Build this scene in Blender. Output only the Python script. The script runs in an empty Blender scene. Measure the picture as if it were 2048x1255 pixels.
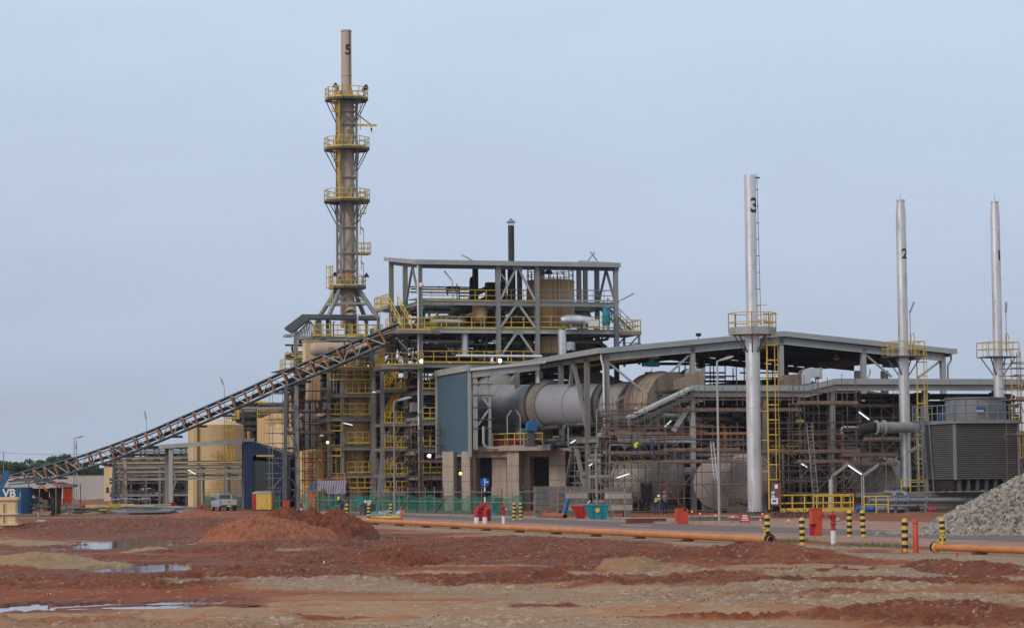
import bpy, bmesh, math, random
import numpy as np
from mathutils import Vector, Matrix
R_ = math.radians
C = bpy.context.scene.collection
S = bpy.context.scene
# ------------------------------------------------------------------ camera
CH = 2.7; FX = 5000.0; PITCH = math.atan(332.5/FX); ROLL = -0.009
CR = (Matrix.Rotation(math.pi/2+PITCH, 3, 'X') @ Matrix.Rotation(ROLL, 3, 'Z'))
cam = bpy.data.objects.new('camera', bpy.data.cameras.new('camera')); C.objects.link(cam); S.camera = cam
cam.location = (0, 0, CH); cam.rotation_euler = CR.to_euler()
cam.data.sensor_width = 36; cam.data.lens = 36*FX/2048; cam.data.clip_start = .5; cam.data.clip_end = 20000
# ------------------------------------------------------------------ sky, sun, exposure
W_ = bpy.data.worlds.new("World"); S.world = W_; W_.use_nodes = True
nt = W_.node_tree; nt.nodes.clear(); N = nt.nodes.new; LK = nt.links.new
SUN_EL, SUN_AZ = R_(34), R_(222)
sky = N('ShaderNodeTexSky'); sky.sky_type = 'NISHITA'; sky.sun_disc = False; sky.sun_elevation = SUN_EL; sky.sun_rotation = SUN_AZ
sky.air_density = 1.0; sky.dust_density = 3.0
b1 = N('ShaderNodeBackground'); b1.inputs[1].default_value = .06; LK(sky.outputs[0], b1.inputs[0])
tc = N('ShaderNodeTexCoord'); sp = N('ShaderNodeSeparateXYZ'); LK(tc.outputs['Generated'], sp.inputs[0])
mp = N('ShaderNodeMapping'); mp.inputs['Scale'].default_value = (2.2, 2.2, 9); LK(tc.outputs['Generated'], mp.inputs[0])
nz = N('ShaderNodeTexNoise'); nz.inputs['Scale'].default_value = 2.2; nz.inputs['Detail'].default_value = 4; nz.inputs['Distortion'].default_value = .6; LK(mp.outputs[0], nz.inputs[0])
ma = N('ShaderNodeMath'); ma.operation = 'MULTIPLY_ADD'; ma.inputs[1].default_value = .13; LK(nz.outputs[0], ma.inputs[0]); LK(sp.outputs[2], ma.inputs[2])
cr = N('ShaderNodeValToRGB'); e = cr.color_ramp.elements
e[0].position = .03; e[0].color = (.43, .505, .62, 1); e[1].position = .27; e[1].color = (.63, .755, .92, 1)
m_ = cr.color_ramp.elements.new(.13); m_.color = (.52, .61, .775, 1)
m_ = cr.color_ramp.elements.new(.9); m_.color = (.62, .70, .82, 1)
LK(ma.outputs[0], cr.inputs[0])
b2 = N('ShaderNodeBackground'); b2.inputs[1].default_value = 1.0; LK(cr.outputs[0], b2.inputs[0])
mx = N('ShaderNodeMixShader'); mx.inputs[0].default_value = .88; LK(b1.outputs[0], mx.inputs[1]); LK(b2.outputs[0], mx.inputs[2])
wo = N('ShaderNodeOutputWorld'); LK(mx.outputs[0], wo.inputs[0])
sun = bpy.data.objects.new('sun', bpy.data.lights.new('sun', 'SUN')); C.objects.link(sun)
sun.data.energy = 1.5; sun.data.angle = R_(18); sun.data.color = (1, .88, .74)
sd = Vector((math.sin(SUN_AZ)*math.cos(SUN_EL), math.cos(SUN_AZ)*math.cos(SUN_EL), math.sin(SUN_EL)))
sun.rotation_euler = sd.to_track_quat('Z', 'Y').to_euler()
S.view_settings.view_transform = 'Standard'; S.view_settings.look = 'None'; S.view_settings.exposure = 0; S.view_settings.gamma = 1
# ------------------------------------------------------------------ surveying helpers: photo pixel -> ray -> world
def K(px, py):
    d = CR @ Vector(((px-1024)/FX, (627.5-py)/FX, -1)); return d.x/d.y, d.z/d.y
def Wp(px, py, Y): kx, kz = K(px, py); return Vector((kx*Y, Y, CH+kz*Y))
def G(px, py, z=0): kx, kz = K(px, py); Y = (z-CH)/kz; return Vector((kx*Y, Y, z))
GA = math.atan2(.2734, .9619)     # the plant's grid is turned this much from the view axis
def empty(name, loc=(0, 0, 0), rz=0):
    o = bpy.data.objects.new(name, None); C.objects.link(o); o.location = loc; o.rotation_euler = (0, 0, rz); o.empty_display_size = .5; return o
def tag(o, label, cat, group=None, kind=None):
    if label: o['label'] = label
    if cat: o['category'] = cat
    if group: o['group'] = group
    if kind: o['kind'] = kind
    return o
class Fr:
    """a local frame: x along the facade, y back, z up"""
    def __init__(s, px, Y, rot=GA, z=0, py=1000, X=None):
        s.o = Vector((K(px, py)[0]*Y if X is None else X, Y, z)); s.r = rot; s.c = math.cos(rot); s.s = math.sin(rot); s.e = None
    def thing(s, name, label, cat, group=None): s.e = tag(empty(name, s.o, s.r), label, cat, group); return s
    def P(s, px, py, v=0):
        kx, kz = K(px, py); u = (kx*(s.o.y+v*s.c)-(s.o.x-v*s.s))/(s.c-kx*s.s)
        return Vector((u, v, CH+kz*(s.o.y+u*s.s+v*s.c)-s.o.z))
    def u(s, px, v=0, py=850): return s.P(px, py, v).x
    def z(s, py, px, v=0): return s.P(px, py, v).z
    def sc(s, v=0): return (s.o.y+v*s.c)/FX          # metres per photo pixel
def on_ground(px, py, rot=GA):
    g = G(px, py); return Fr(px, g.y, rot, 0, py)
# ------------------------------------------------------------------ materials
MATS = {}
def M(name, col, rough=.65, metal=0, var=.2, scale=.8, streak=0, rust=0, rcol=(.16, .06, .03), bump=0, bscale=20, wave=None, spec=.4, alpha=1):
    m = bpy.data.materials.new(name); m.use_nodes = True; t = m.node_tree; n = t.nodes; l = t.links.new
    b = n['Principled BSDF']; b.inputs['Roughness'].default_value = rough; b.inputs['Metallic'].default_value = metal
    b.inputs['Specular IOR Level'].default_value = spec; b.inputs['Alpha'].default_value = alpha
    g = n.new('ShaderNodeNewGeometry'); mp = n.new('ShaderNodeMapping'); l(g.outputs['Position'], mp.inputs[0])
    mp.inputs['Scale'].default_value = (1, 1, .18 if streak else 1)
    z = n.new('ShaderNodeTexNoise'); z.inputs['Scale'].default_value = scale; z.inputs['Detail'].default_value = 6; z.inputs['Roughness'].default_value = .65; l(mp.outputs[0], z.inputs[0])
    r = n.new('ShaderNodeMapRange'); r.inputs[1].default_value = .3; r.inputs[2].default_value = .7; r.inputs[3].default_value = 1-var; r.inputs[4].default_value = 1+var; l(z.outputs[0], r.inputs[0])
    v = n.new('ShaderNodeVectorMath'); v.operation = 'SCALE'; v.inputs[0].default_value = col[:3]; l(r.outputs[0], v.inputs[3]); out = v.outputs[0]
    if rust:
        z2 = n.new('ShaderNodeTexNoise'); z2.inputs['Scale'].default_value = scale*2.3; z2.inputs['Detail'].default_value = 8; z2.inputs['Roughness'].default_value = .75; l(mp.outputs[0], z2.inputs[0])
        r2 = n.new('ShaderNodeMapRange'); r2.inputs[1].default_value = .66-rust*.35; r2.inputs[2].default_value = .80-rust*.3; l(z2.outputs[0], r2.inputs[0])
        x = n.new('ShaderNodeMix'); x.data_type = 'RGBA'; l(r2.outputs[0], x.inputs[0]); l(out, x.inputs[6]); x.inputs[7].default_value = (*rcol, 1); out = x.outputs[2]
    l(out, b.inputs['Base Color'])
    if bump or wave:
        bp = n.new('ShaderNodeBump'); bp.inputs['Strength'].default_value = 1; bp.inputs['Distance'].default_value = bump or .04
        if wave:
            w = n.new('ShaderNodeTexWave'); w.wave_type = 'BANDS'; w.bands_direction = wave[0]; w.inputs['Scale'].default_value = wave[1]
            tcn = n.new('ShaderNodeTexCoord'); l(tcn.outputs['Object'], w.inputs[0]); l(w.outputs[1], bp.inputs['Height'])
        else:
            z3 = n.new('ShaderNodeTexNoise'); z3.inputs['Scale'].default_value = bscale; z3.inputs['Detail'].default_value = 5; l(g.outputs['Position'], z3.inputs[0]); l(z3.outputs[0], bp.inputs['Height'])
        l(bp.outputs[0], b.inputs['Normal'])
    MATS[name] = m; return m
def emit(name, col, st):
    m = bpy.data.materials.new(name); m.use_nodes = True; b = m.node_tree.nodes['Principled BSDF']
    b.inputs['Base Color'].default_value = (*col, 1); b.inputs['Emission Color'].default_value = (*col, 1); b.inputs['Emission Strength'].default_value = st; MATS[name] = m
M('steel', (.235, .235, .22), .55, .0, .22, .7, 1, .10)
M('steel_d', (.085, .09, .092), .6, .0, .3, .8, 1, .25)
M('steel_l', (.36, .37, .35), .6, .0, .18, .6, 1, .14, (.2, .15, .11))
M('roofing', (.33, .345, .35), .5, .0, .12, .5, 0)
M('under', (.03, .033, .036), .7, 0, .2, .8)  # near-black: shade beneath the roofs put into sheet, rafter and purlin colour
M('dark', (.022, .021, .02), .7, 0, .4, 1.2, 0, .4, (.07, .035, .02))  # dark parts, and interior shade of the bays put into the colour
M('rustd', (.10, .055, .042), .8, 0, .4, 1.5, 0, .4, (.16, .07, .04))
M('tube', (.15, .095, .078), .7, .0, .35, 2.0, 0, .5, (.22, .19, .17))
M('tubeg', (.30, .28, .26), .5, .3, .3, 2.0, 0, .5, (.16, .08, .05))
M('plank', (.22, .15, .11), .85, 0, .35, 3)
M('yellow', (.64, .42, .045), .5, 0, .16, 1.5, 0, .12, (.30, .13, .03))
M('yellow_b', (.62, .41, .07), .55, 0, .15, 3, 0, .3, (.40, .22, .09))
M('orange', (.52, .185, .05), .5, 0, .2, 1.2, 0, .3, (.36, .13, .06))
M('beige', (.52, .36, .20), .6, 0, .12, .35, 1, .17, (.30, .19, .11))
M('cream', (.68, .50, .28), .6, 0, .17, .5, 1, .12, (.33, .19, .10))
M('tan', (.56, .36, .17), .6, 0, .16, .5, 1, .3, (.28, .15, .08))
M('brownstack', (.45, .35, .265), .65, 0, .14, .35, 1, .25, (.29, .21, .16))
M('silver', (.66, .65, .635), .40, .72, .2, .7, 1, .42, (.42, .40, .37))
M('silver_b', (.75, .73, .70), .3, .8, .15, .8, 1, .12, (.35, .30, .25))
M('kiln', (.36, .365, .40), .45, .25, .12, .25, 0, .22, (.20, .165, .15))
M('hood', (.29, .27, .235), .65, 0, .15, .4, 1, .25, (.25, .16, .11))
M('hoodb', (.28, .225, .17), .7, 0, .25, .5, 1, .55, (.19, .10, .055))
M('ring', (.24, .22, .19), .6, 0, .2, 1, 0, .3)
M('concrete', (.40, .33, .265), .9, 0, .22, .6, 1, .4, (.27, .20, .15), bump=.01)
M('concrete_d', (.17, .155, .14), .9, 0, .25, .8, 1, .4, (.10, .09, .08), bump=.01)
M('blueclad', (.07, .135, .175), .5, 0, .10, .5, 1, .12, (.08, .10, .12), bump=.05, wave=('Y', 1.3))
M('blueshed', (.01, .027, .085), .5, 0, .12, .5, 1, 0, bump=.05, wave=('X', 1.3))
M('teal', (.02, .22, .27), .5, 0, .2, 1)
M('bluepaint', (.03, .13, .33), .5, 0, .2, 1)
M('blueedge', (.07, .13, .17), .5, 0, .2, 1, 0, .1)
M('red', (.40, .03, .02), .45, 0, .15, 1.5, 0, .05)
M('redo', (.50, .065, .025), .5, 0, .12, 2)
M('white', (.72, .70, .67), .5, 0, .08, 2, 1, .06, (.4, .3, .25))
M('black', (.02, .02, .02), .5, 0, .2, 2)
M('blackpole', (.028, .022, .022), .6, 0, .3, 1, 1, .3, (.06, .035, .03))
M('rubber', (.03, .03, .03), .8, 0, .1, 2)
M('cooling', (.13, .13, .125), .6, 0, .12, .7, 1, .08)
M('coolfan', (.17, .19, .205), .5, 0, .1, .7, 1, .08)
M('pipegrey', (.21, .23, .25), .45, .1, .15, 1)
M('glass_d', (.03, .04, .045), .12, 0, .1, 1, spec=.6)
M('vanpaint', (.55, .52, .42), .3, 0, .05, 1)
M('truckpaint', (.40, .42, .44), .3, .3, .06, 1)
M('truckbeige', (.50, .46, .38), .35, 0, .08, 1)
M('bark', (.06, .045, .035), .9)
M('leaf', (.045, .075, .03), .8, 0, .35, .3)
M('leaf2', (.07, .105, .035), .8, 0, .35, .3)
M('skin', (.30, .17, .11), .6); M('denim', (.03, .05, .12), .8); M('shirt', (.05, .13, .22), .8); M('grey_cloth', (.2, .2, .2), .9)
M('vest', (.55, .75, .05), .7, 0, .1, 3); M('helmetw', (.75, .75, .72), .4); M('helmetb', (.05, .2, .6), .4)
M('tarpred', (.55, .10, .04), .7, 0, .3, 2); M('tarpblue', (.02, .11, .24), .6, 0, .3, 1.5); M('tarpdark', (.05, .05, .06), .8, 0, .4, 1.5)
M('wallwhite', (.45, .43, .39), .9, 0, .2, .15, 1, .3, (.33, .30, .27))
M('number', (.035, .035, .04), .6)
M('signblue', (.01, .10, .42), .4); M('signwhite', (.8, .8, .8), .4); M('signred', (.42, .03, .07), .5)
M('stone', (.30, .27, .235), .9, 0, .45, 1.3, 0, .35, (.18, .15, .13)); M('stone2', (.38, .35, .31), .9, 0, .4, 1.9)
M('planksign', (.20, .075, .05), .8, 0, .2, 2)
M('net', (.01, .16, .11), .8, 0, .35, 1.2, alpha=.62)
M('tape', (.7, .7, .72), .6)
emit('lampwhite', (.95, 1, .98), 7); emit('lampsodium', (1, .36, .12), 5); emit('tubelit', (.85, 1, .93), 1.2); emit('redlamp', (1, .12, .05), 1.5)
# ------------------------------------------------------------------ mesh builder
class MB:
    def __init__(s): s.v = []; s.f = []; s.sm = []
    def add(s, vs, fs, smooth=False):
        o = len(s.v); s.v += [tuple(x) for x in vs]; s.f += [tuple(i+o for i in q) for q in fs]; s.sm += [smooth]*len(fs); return s
    def box(s, a, b):
        x0, x1 = sorted((a[0], b[0])); y0, y1 = sorted((a[1], b[1])); z0, z1 = sorted((a[2], b[2]))
        return s.add([(x0, y0, z0), (x1, y0, z0), (x1, y1, z0), (x0, y1, z0), (x0, y0, z1), (x1, y0, z1), (x1, y1, z1), (x0, y1, z1)],
                     [(0, 3, 2, 1), (4, 5, 6, 7), (0, 1, 5, 4), (1, 2, 6, 5), (2, 3, 7, 6), (3, 0, 4, 7)])
    def beam(s, a, b, w, h=None):
        a = Vector(a); b = Vector(b); h = h or w; d = (b-a)
        if d.length < 1e-6: return s
        d.normalize(); up = Vector((0, 0, 1)) if abs(d.z) < .97 else Vector((0, 1, 0))
        x = d.cross(up).normalized()*w/2; y = x.cross(d).normalized()*h/2
        q = [a-x-y, a+x-y, a+x+y, a-x+y, b-x-y, b+x-y, b+x+y, b-x+y]
        return s.add(q, [(0, 3, 2, 1), (4, 5, 6, 7), (0, 1, 5, 4), (1, 2, 6, 5), (2, 3, 7, 6), (3, 0, 4, 7)])
    def hsec(s, a, b, w, h=None, t=.03):
        """H section: two flanges and a web"""
        a = Vector(a); b = Vector(b); h = h or w; d = (b-a).normalized(); up = Vector((0, 0, 1)) if abs(d.z) < .97 else Vector((0, 1, 0))
        x = d.cross(up).normalized(); y = x.cross(d).normalized()
        o = y*(h/2-t)
        s.beam(a+o, b+o, w, t*2); s.beam(a-o, b-o, w, t*2)
        return s.beam(a, b, t*2, h-4*t)
    def tube(s, pts, r, n=8, r2=None, caps=True):
        pts = [Vector(p) for p in pts]; m = len(pts); rings = []
        for i, p in enumerate(pts):
            d = (pts[min(i+1, m-1)]-pts[max(i-1, 0)]).normalized(); up = Vector((0, 0, 1)) if abs(d.z) < .95 else Vector((0, 1, 0))
            x = d.cross(up).normalized(); y = d.cross(x).normalized()
            rr = r if r2 is None else r+(r2-r)*i/(m-1)
            rings.append([p+(x*math.cos(2*math.pi*k/n)+y*math.sin(2*math.pi*k/n))*rr for k in range(n)])
        vs = [q for g in rings for q in g]; fs = [(i*n+k, i*n+(k+1) % n, (i+1)*n+(k+1) % n, (i+1)*n+k) for i in range(m-1) for k in range(n)]
        s.add(vs, fs, n > 5)
        if caps: s.add(rings[0], [tuple(range(n))]); s.add(rings[-1], [tuple(range(n))[::-1]])
        return s
    def bent(s, pts, r, n=8, br=None):
        """pipe through corner points with rounded bends"""
        pts = [Vector(p) for p in pts]; br = br or r*2.2; out = [pts[0]]
        for i in range(1, len(pts)-1):
            p = pts[i]; a = (pts[i-1]-p); b = (pts[i+1]-p); q = min(br, a.length*.45, b.length*.45); a.normalize(); b.normalize()
            for t in (0, .25, .5, .75, 1): out.append((p+a*q)*(1-t)**2+p*2*t*(1-t)+(p+b*q)*t*t)
        out.append(pts[-1]); return s.tube(out, r, n)
    def lathe(s, prof, c=(0, 0, 0), n=32, axis=None, smooth=True, a0=0, a1=2*math.pi):
        """profile of (radius, height) about z, or about a given axis direction"""
        c = Vector(c); ax = Vector(axis).normalized() if axis else Vector((0, 0, 1)); up = Vector((0, 1, 0)) if abs(ax.z) > .9 else Vector((0, 0, 1))
        x = up.cross(ax).normalized(); y = ax.cross(x).normalized(); vs = []
        for r, h in prof: vs += [c+ax*h+(x*math.cos(a0+(a1-a0)*k/n)+y*math.sin(a0+(a1-a0)*k/n))*r for k in range(n)]
        fs = [(i*n+k, i*n+(k+1) % n, (i+1)*n+(k+1) % n, (i+1)*n+k) for i in range(len(prof)-1) for k in range(n)]
        return s.add(vs, fs, smooth)
    def poly(s, pts, ext):
        """planar outline extruded by vector ext"""
        n = len(pts); pts = [Vector(p) for p in pts]; e = Vector(ext)
        return s.add(pts+[p+e for p in pts], [tuple(range(n)), tuple(range(n, 2*n))[::-1]]+[(i, (i+1) % n, n+(i+1) % n, n+i) for i in range(n)])
    def ball(s, c, r, n=8, sx=1, sy=1, sz=1):
        pr = [(math.sin(math.pi*i/n)*1, -math.cos(math.pi*i/n)) for i in range(n+1)]; c = Vector(c); vs = []
        for q, h in pr: vs += [c+Vector((q*math.cos(2*math.pi*k/n)*r*sx, q*math.sin(2*math.pi*k/n)*r*sy, h*r*sz)) for k in range(n)]
        return s.add(vs, [(i*n+k, i*n+(k+1) % n, (i+1)*n+(k+1) % n, (i+1)*n+k) for i in range(n) for k in range(n)], True)
    def rail(s, pts, h=1.1, sp=1.4, r=.035, toe=.14, ends=True):
        pts = [Vector(p) for p in pts]; up = Vector((0, 0, 1))
        for a, b in zip(pts, pts[1:]):
            L = (b-a).length; n = max(1, round(L/sp))
            for k in (1, .52): s.tube([a+up*h*k, b+up*h*k], r, 5)
            for i in range(n+1): p = a+(b-a)*i/n; s.tube([p, p+up*h], r, 5, caps=False)
            if toe: s.beam(a+up*toe/2, b+up*toe/2, .025, toe)
        return s
    def ladder(s, x, y, z0, z1, w=.45, r=.03, cage=True, face=(0, -1), step=.3):
        f = Vector((face[0], face[1], 0)).normalized(); t = Vector((-f.y, f.x, 0)); c = Vector((x, y, 0)); up = Vector((0, 0, 1))
        for k in (-1, 1): s.tube([c+t*k*w/2+up*z0, c+t*k*w/2+up*z1], r, 5)
        z = z0+.2
        while z < z1: s.beam(c-t*w/2+up*z, c+t*w/2+up*z, .03); z += step
        if cage and z1-z0 > 3:
            z = z0+2.2; hp = []
            while z <= z1+.05:
                ring = [c+t*math.cos(q)*w*.8+f*(math.sin(q)*w*1.6)+up*z for q in [math.pi*i/6 for i in range(7)]]
                for p, q in zip(ring, ring[1:]): s.beam(p, q, .03, .07)
                z += 1.1
            for q in (0, .25, .5, .75, 1):
                p = c+t*math.cos(math.pi*q)*w*.8+f*(math.sin(math.pi*q)*w*1.6); s.beam(p+up*(z0+2.2), p+up*z1, .035)
        return s
    def stair(s, a, b, w, side):
        """steel stair flight from a (low) to b (high); side = unit vector of its width"""
        a = Vector(a); b = Vector(b); sv = Vector(side)*w; n = max(3, int(abs(b.z-a.z)/.2))
        for o in (Vector(), sv): s.beam(a+o, b+o, .06, .25)
        for i in range(1, n): p = a+(b-a)*i/n; s.beam(p, p+sv, .24, .04)
        return s
    def strail(s, a, b, w, side, r=.035):
        a = Vector(a); b = Vector(b); sv = Vector(side)*w; up = Vector((0, 0, 1))
        for o in (Vector(), sv):
            for k in (1, .5): s.tube([a+o+up*k, b+o+up*k], r, 5)
            for i in range(5): p = a+o+(b-a)*i/4; s.tube([p, p+up], r, 5)
        return s
    def obj(s, name, mat, parent=None, label=None):
        me = bpy.data.meshes.new(name); me.from_pydata(s.v, [], s.f); me.polygons.foreach_set('use_smooth', s.sm)
        me.materials.append(MATS[mat] if isinstance(mat, str) else mat)
        if not s.f: raise ValueError('empty mesh '+name)
        me.update()
        if any(s.sm): me.set_sharp_from_angle(angle=R_(38))
        o = bpy.data.objects.new(name, me); C.objects.link(o)
        if parent is not None: o.parent = parent.e if isinstance(parent, Fr) else parent
        if label: o['label'] = label
        return o
def beam(name, mat, par, a, b, w, h=None, H=False):
    m = MB(); (m.hsec if H else m.beam)(a, b, w, h); return m.obj(name, mat, par)
def copy_tree(o, parent=None):
    c = o.copy(); C.objects.link(c)
    if parent is not None: c.parent = parent
    for ch in [x for x in o.children]: copy_tree(ch, c)
    return c
UP = Vector((0, 0, 1))
def glyphs(txt, size, name='glyph'):
    cu = bpy.data.curves.new(name, 'FONT'); cu.body = txt; cu.size = size; cu.align_x = 'CENTER'; cu.align_y = 'CENTER'; cu.resolution_u = 6; cu.offset = size*.028
    o = bpy.data.objects.new(name, cu); C.objects.link(o); dg = bpy.context.evaluated_depsgraph_get(); me = bpy.data.meshes.new_from_object(o.evaluated_get(dg))
    bpy.data.objects.remove(o); return me
def wrap_text(txt, size, r, ang, z, mat, par, sx=1.0, name='painted_number'):
    """lettering painted round a vertical cylinder of radius r at bearing ang (0 = towards -y)"""
    me = glyphs(txt, size); bm = bmesh.new(); bm.from_mesh(me)
    for k in range(-14, 15): bmesh.ops.bisect_plane(bm, geom=bm.verts[:]+bm.edges[:]+bm.faces[:], plane_co=(k*size*.05, 0, 0), plane_no=(1, 0, 0))
    for v in bm.verts:
        x, y = v.co.x*sx, v.co.y; a = ang+x/r; v.co = (math.sin(a)*r, -math.cos(a)*r, z+y)
    bm.to_mesh(me); bm.free(); me.materials.clear(); me.materials.append(MATS[mat]); o = bpy.data.objects.new(name, me); C.objects.link(o); o.parent = par.e if isinstance(par, Fr) else par
    return o
def flat_text(txt, size, loc, rot, mat, par, name='lettering'):
    me = glyphs(txt, size); me.materials.clear(); me.materials.append(MATS[mat]); o = bpy.data.objects.new(name, me); C.objects.link(o)
    o.location = loc; o.rotation_euler = rot; o.parent = par.e if isinstance(par, Fr) else par; return o
# ------------------------------------------------------------------ numpy noise for terrain
def vnoise(x, y, seed):
    xi = np.floor(x).astype(np.int64); yi = np.floor(y).astype(np.int64); fx = x-xi; fy = y-yi; fx = fx*fx*(3-2*fx); fy = fy*fy*(3-2*fy)
    def h(a, b):
        n = (a*374761393+b*668265263+seed*1442695041) & 0x7fffffff; n = ((n ^ (n >> 13))*1274126177) & 0x7fffffff
        return ((n ^ (n >> 16)) & 0xffffff)/float(0xffffff)
    return (h(xi, yi)*(1-fx)+h(xi+1, yi)*fx)*(1-fy)+(h(xi, yi+1)*(1-fx)+h(xi+1, yi+1)*fx)*fy
def fbm(x, y, seed, oct=5, gain=.5):
    a = 1; t = 0; s = 0
    for i in range(oct): t = t+a*vnoise(x*2**i, y*2**i, seed+i*17); s += a; a *= gain
    return t/s
def sst(a, b, x): t = np.clip((x-a)/(b-a), 0, 1); return t*t*(3-2*t)
# =================================================================== GROUND
PIPE_A = G(725, 1041); PIPE_B = G(1540, 1083)
def gell(px, py, wpx, hpx): # puddle seen at a photo place: centre, half sizes on the ground
    a = G(px, py-hpx/2); b = G(px, py+hpx/2); c = G(px, py); return (c.x, (a.y+b.y)/2, wpx/2*c.y/FX, (a.y-b.y)/2)
PUDDLES = [gell(110, 1211, 360, 22), gell(390, 1203, 200, 16), gell(265, 1086, 280, 26), gell(300, 1136, 250, 24), gell(165, 1157, 60, 5), gell(770, 1075, 180, 12), gell(375, 1212, 400, 10)]
# gentle mounds of the yard: (photo x, foot y, width px, height px, sandiness)
def gm(px, py, w, h, dep, s): c = G(px, py); return (c.x, c.y+dep*.5, w/2*c.y/FX, dep, h*c.y/FX, s)
MOUNDS = [gm(60, 1142, 330, 24, 9, 1), gm(30, 1092, 170, 16, 8, 1), gm(275, 1106, 110, 12, 4, 1), gm(330, 1160, 900, 12, 8, 0), gm(780, 1130, 260, 26, 7, 0),
          gm(1265, 1146, 150, 26, 3.5, 2), gm(1375, 1146, 110, 12, 3.5, 2), gm(1050, 1118, 150, 10, 3, 0), gm(1400, 1120, 700, 15, 6, 0), gm(1600, 1122, 420, 22, 5, 0),
          gm(1100, 1168, 300, 12, 3, 0), gm(1700, 1165, 500, 18, 5, 0), gm(1975, 1170, 120, 14, 2, 0), gm(375, 1206, 90, 18, 1.2, 0), gm(1000, 1250, 420, 14, 3, 3),
          gm(230, 1062, 700, 14, 14, 0), gm(1950, 1145, 300, 12, 4, 0), gm(540, 1180, 800, 9, 5, 3), gm(1300, 1222, 260, 9, 1.6, 0), gm(1560, 1190, 800, 9, 3, 3), gm(270, 1232, 30, 8, .7, 0), gm(1150, 1176, 90, 9, 1.2, 0)]
ZONES = [(850, 1228, 1300, 44, 'd'), (700, 1205, 500, 10, 'd'), (300, 1160, 760, 26, 'r'), (200, 1178, 560, 16, 'r'), (960, 1162, 620, 16, 'r'), (1500, 1106, 640, 22, 'r'), (1880, 1238, 560, 44, 'r'), (820, 1112, 560, 44, 'r'), (1930, 1143, 320, 14, 'r'), (450, 1125, 560, 26, 'r'), (1700, 1172, 500, 16, 'r'), (350, 1092, 700, 34, 'r'), (900, 1090, 900, 20, 'r'), (1300, 1165, 700, 12, 'r'), (350, 1060, 700, 22, 'r'), (1150, 1140, 260, 8, 'r'), (60, 1235, 400, 16, 'd'), (1300, 1180, 500, 12, 'd'),
         (1260, 1148, 560, 10, 'g'), (1330, 1198, 720, 20, 'g'), (900, 1247, 380, 14, 'g'), (1760, 1160, 640, 12, 'g'), (520, 1170, 620, 10, 'g'), (900, 1178, 420, 8, 'g'), (1560, 1136, 820, 8, 'd'), (1250, 1120, 500, 22, 'r'), (1700, 1150, 700, 10, 'r'), (1100, 1212, 160, 6, 'r'), (640, 1238, 260, 5, 'r'), (1450, 1238, 380, 6, 'r'), (960, 1150, 480, 7, 'd'), (1700, 1205, 700, 18, 'g'), (1850, 1112, 520, 10, 'g'), (500, 1243, 200, 10, 'g')]
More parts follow.
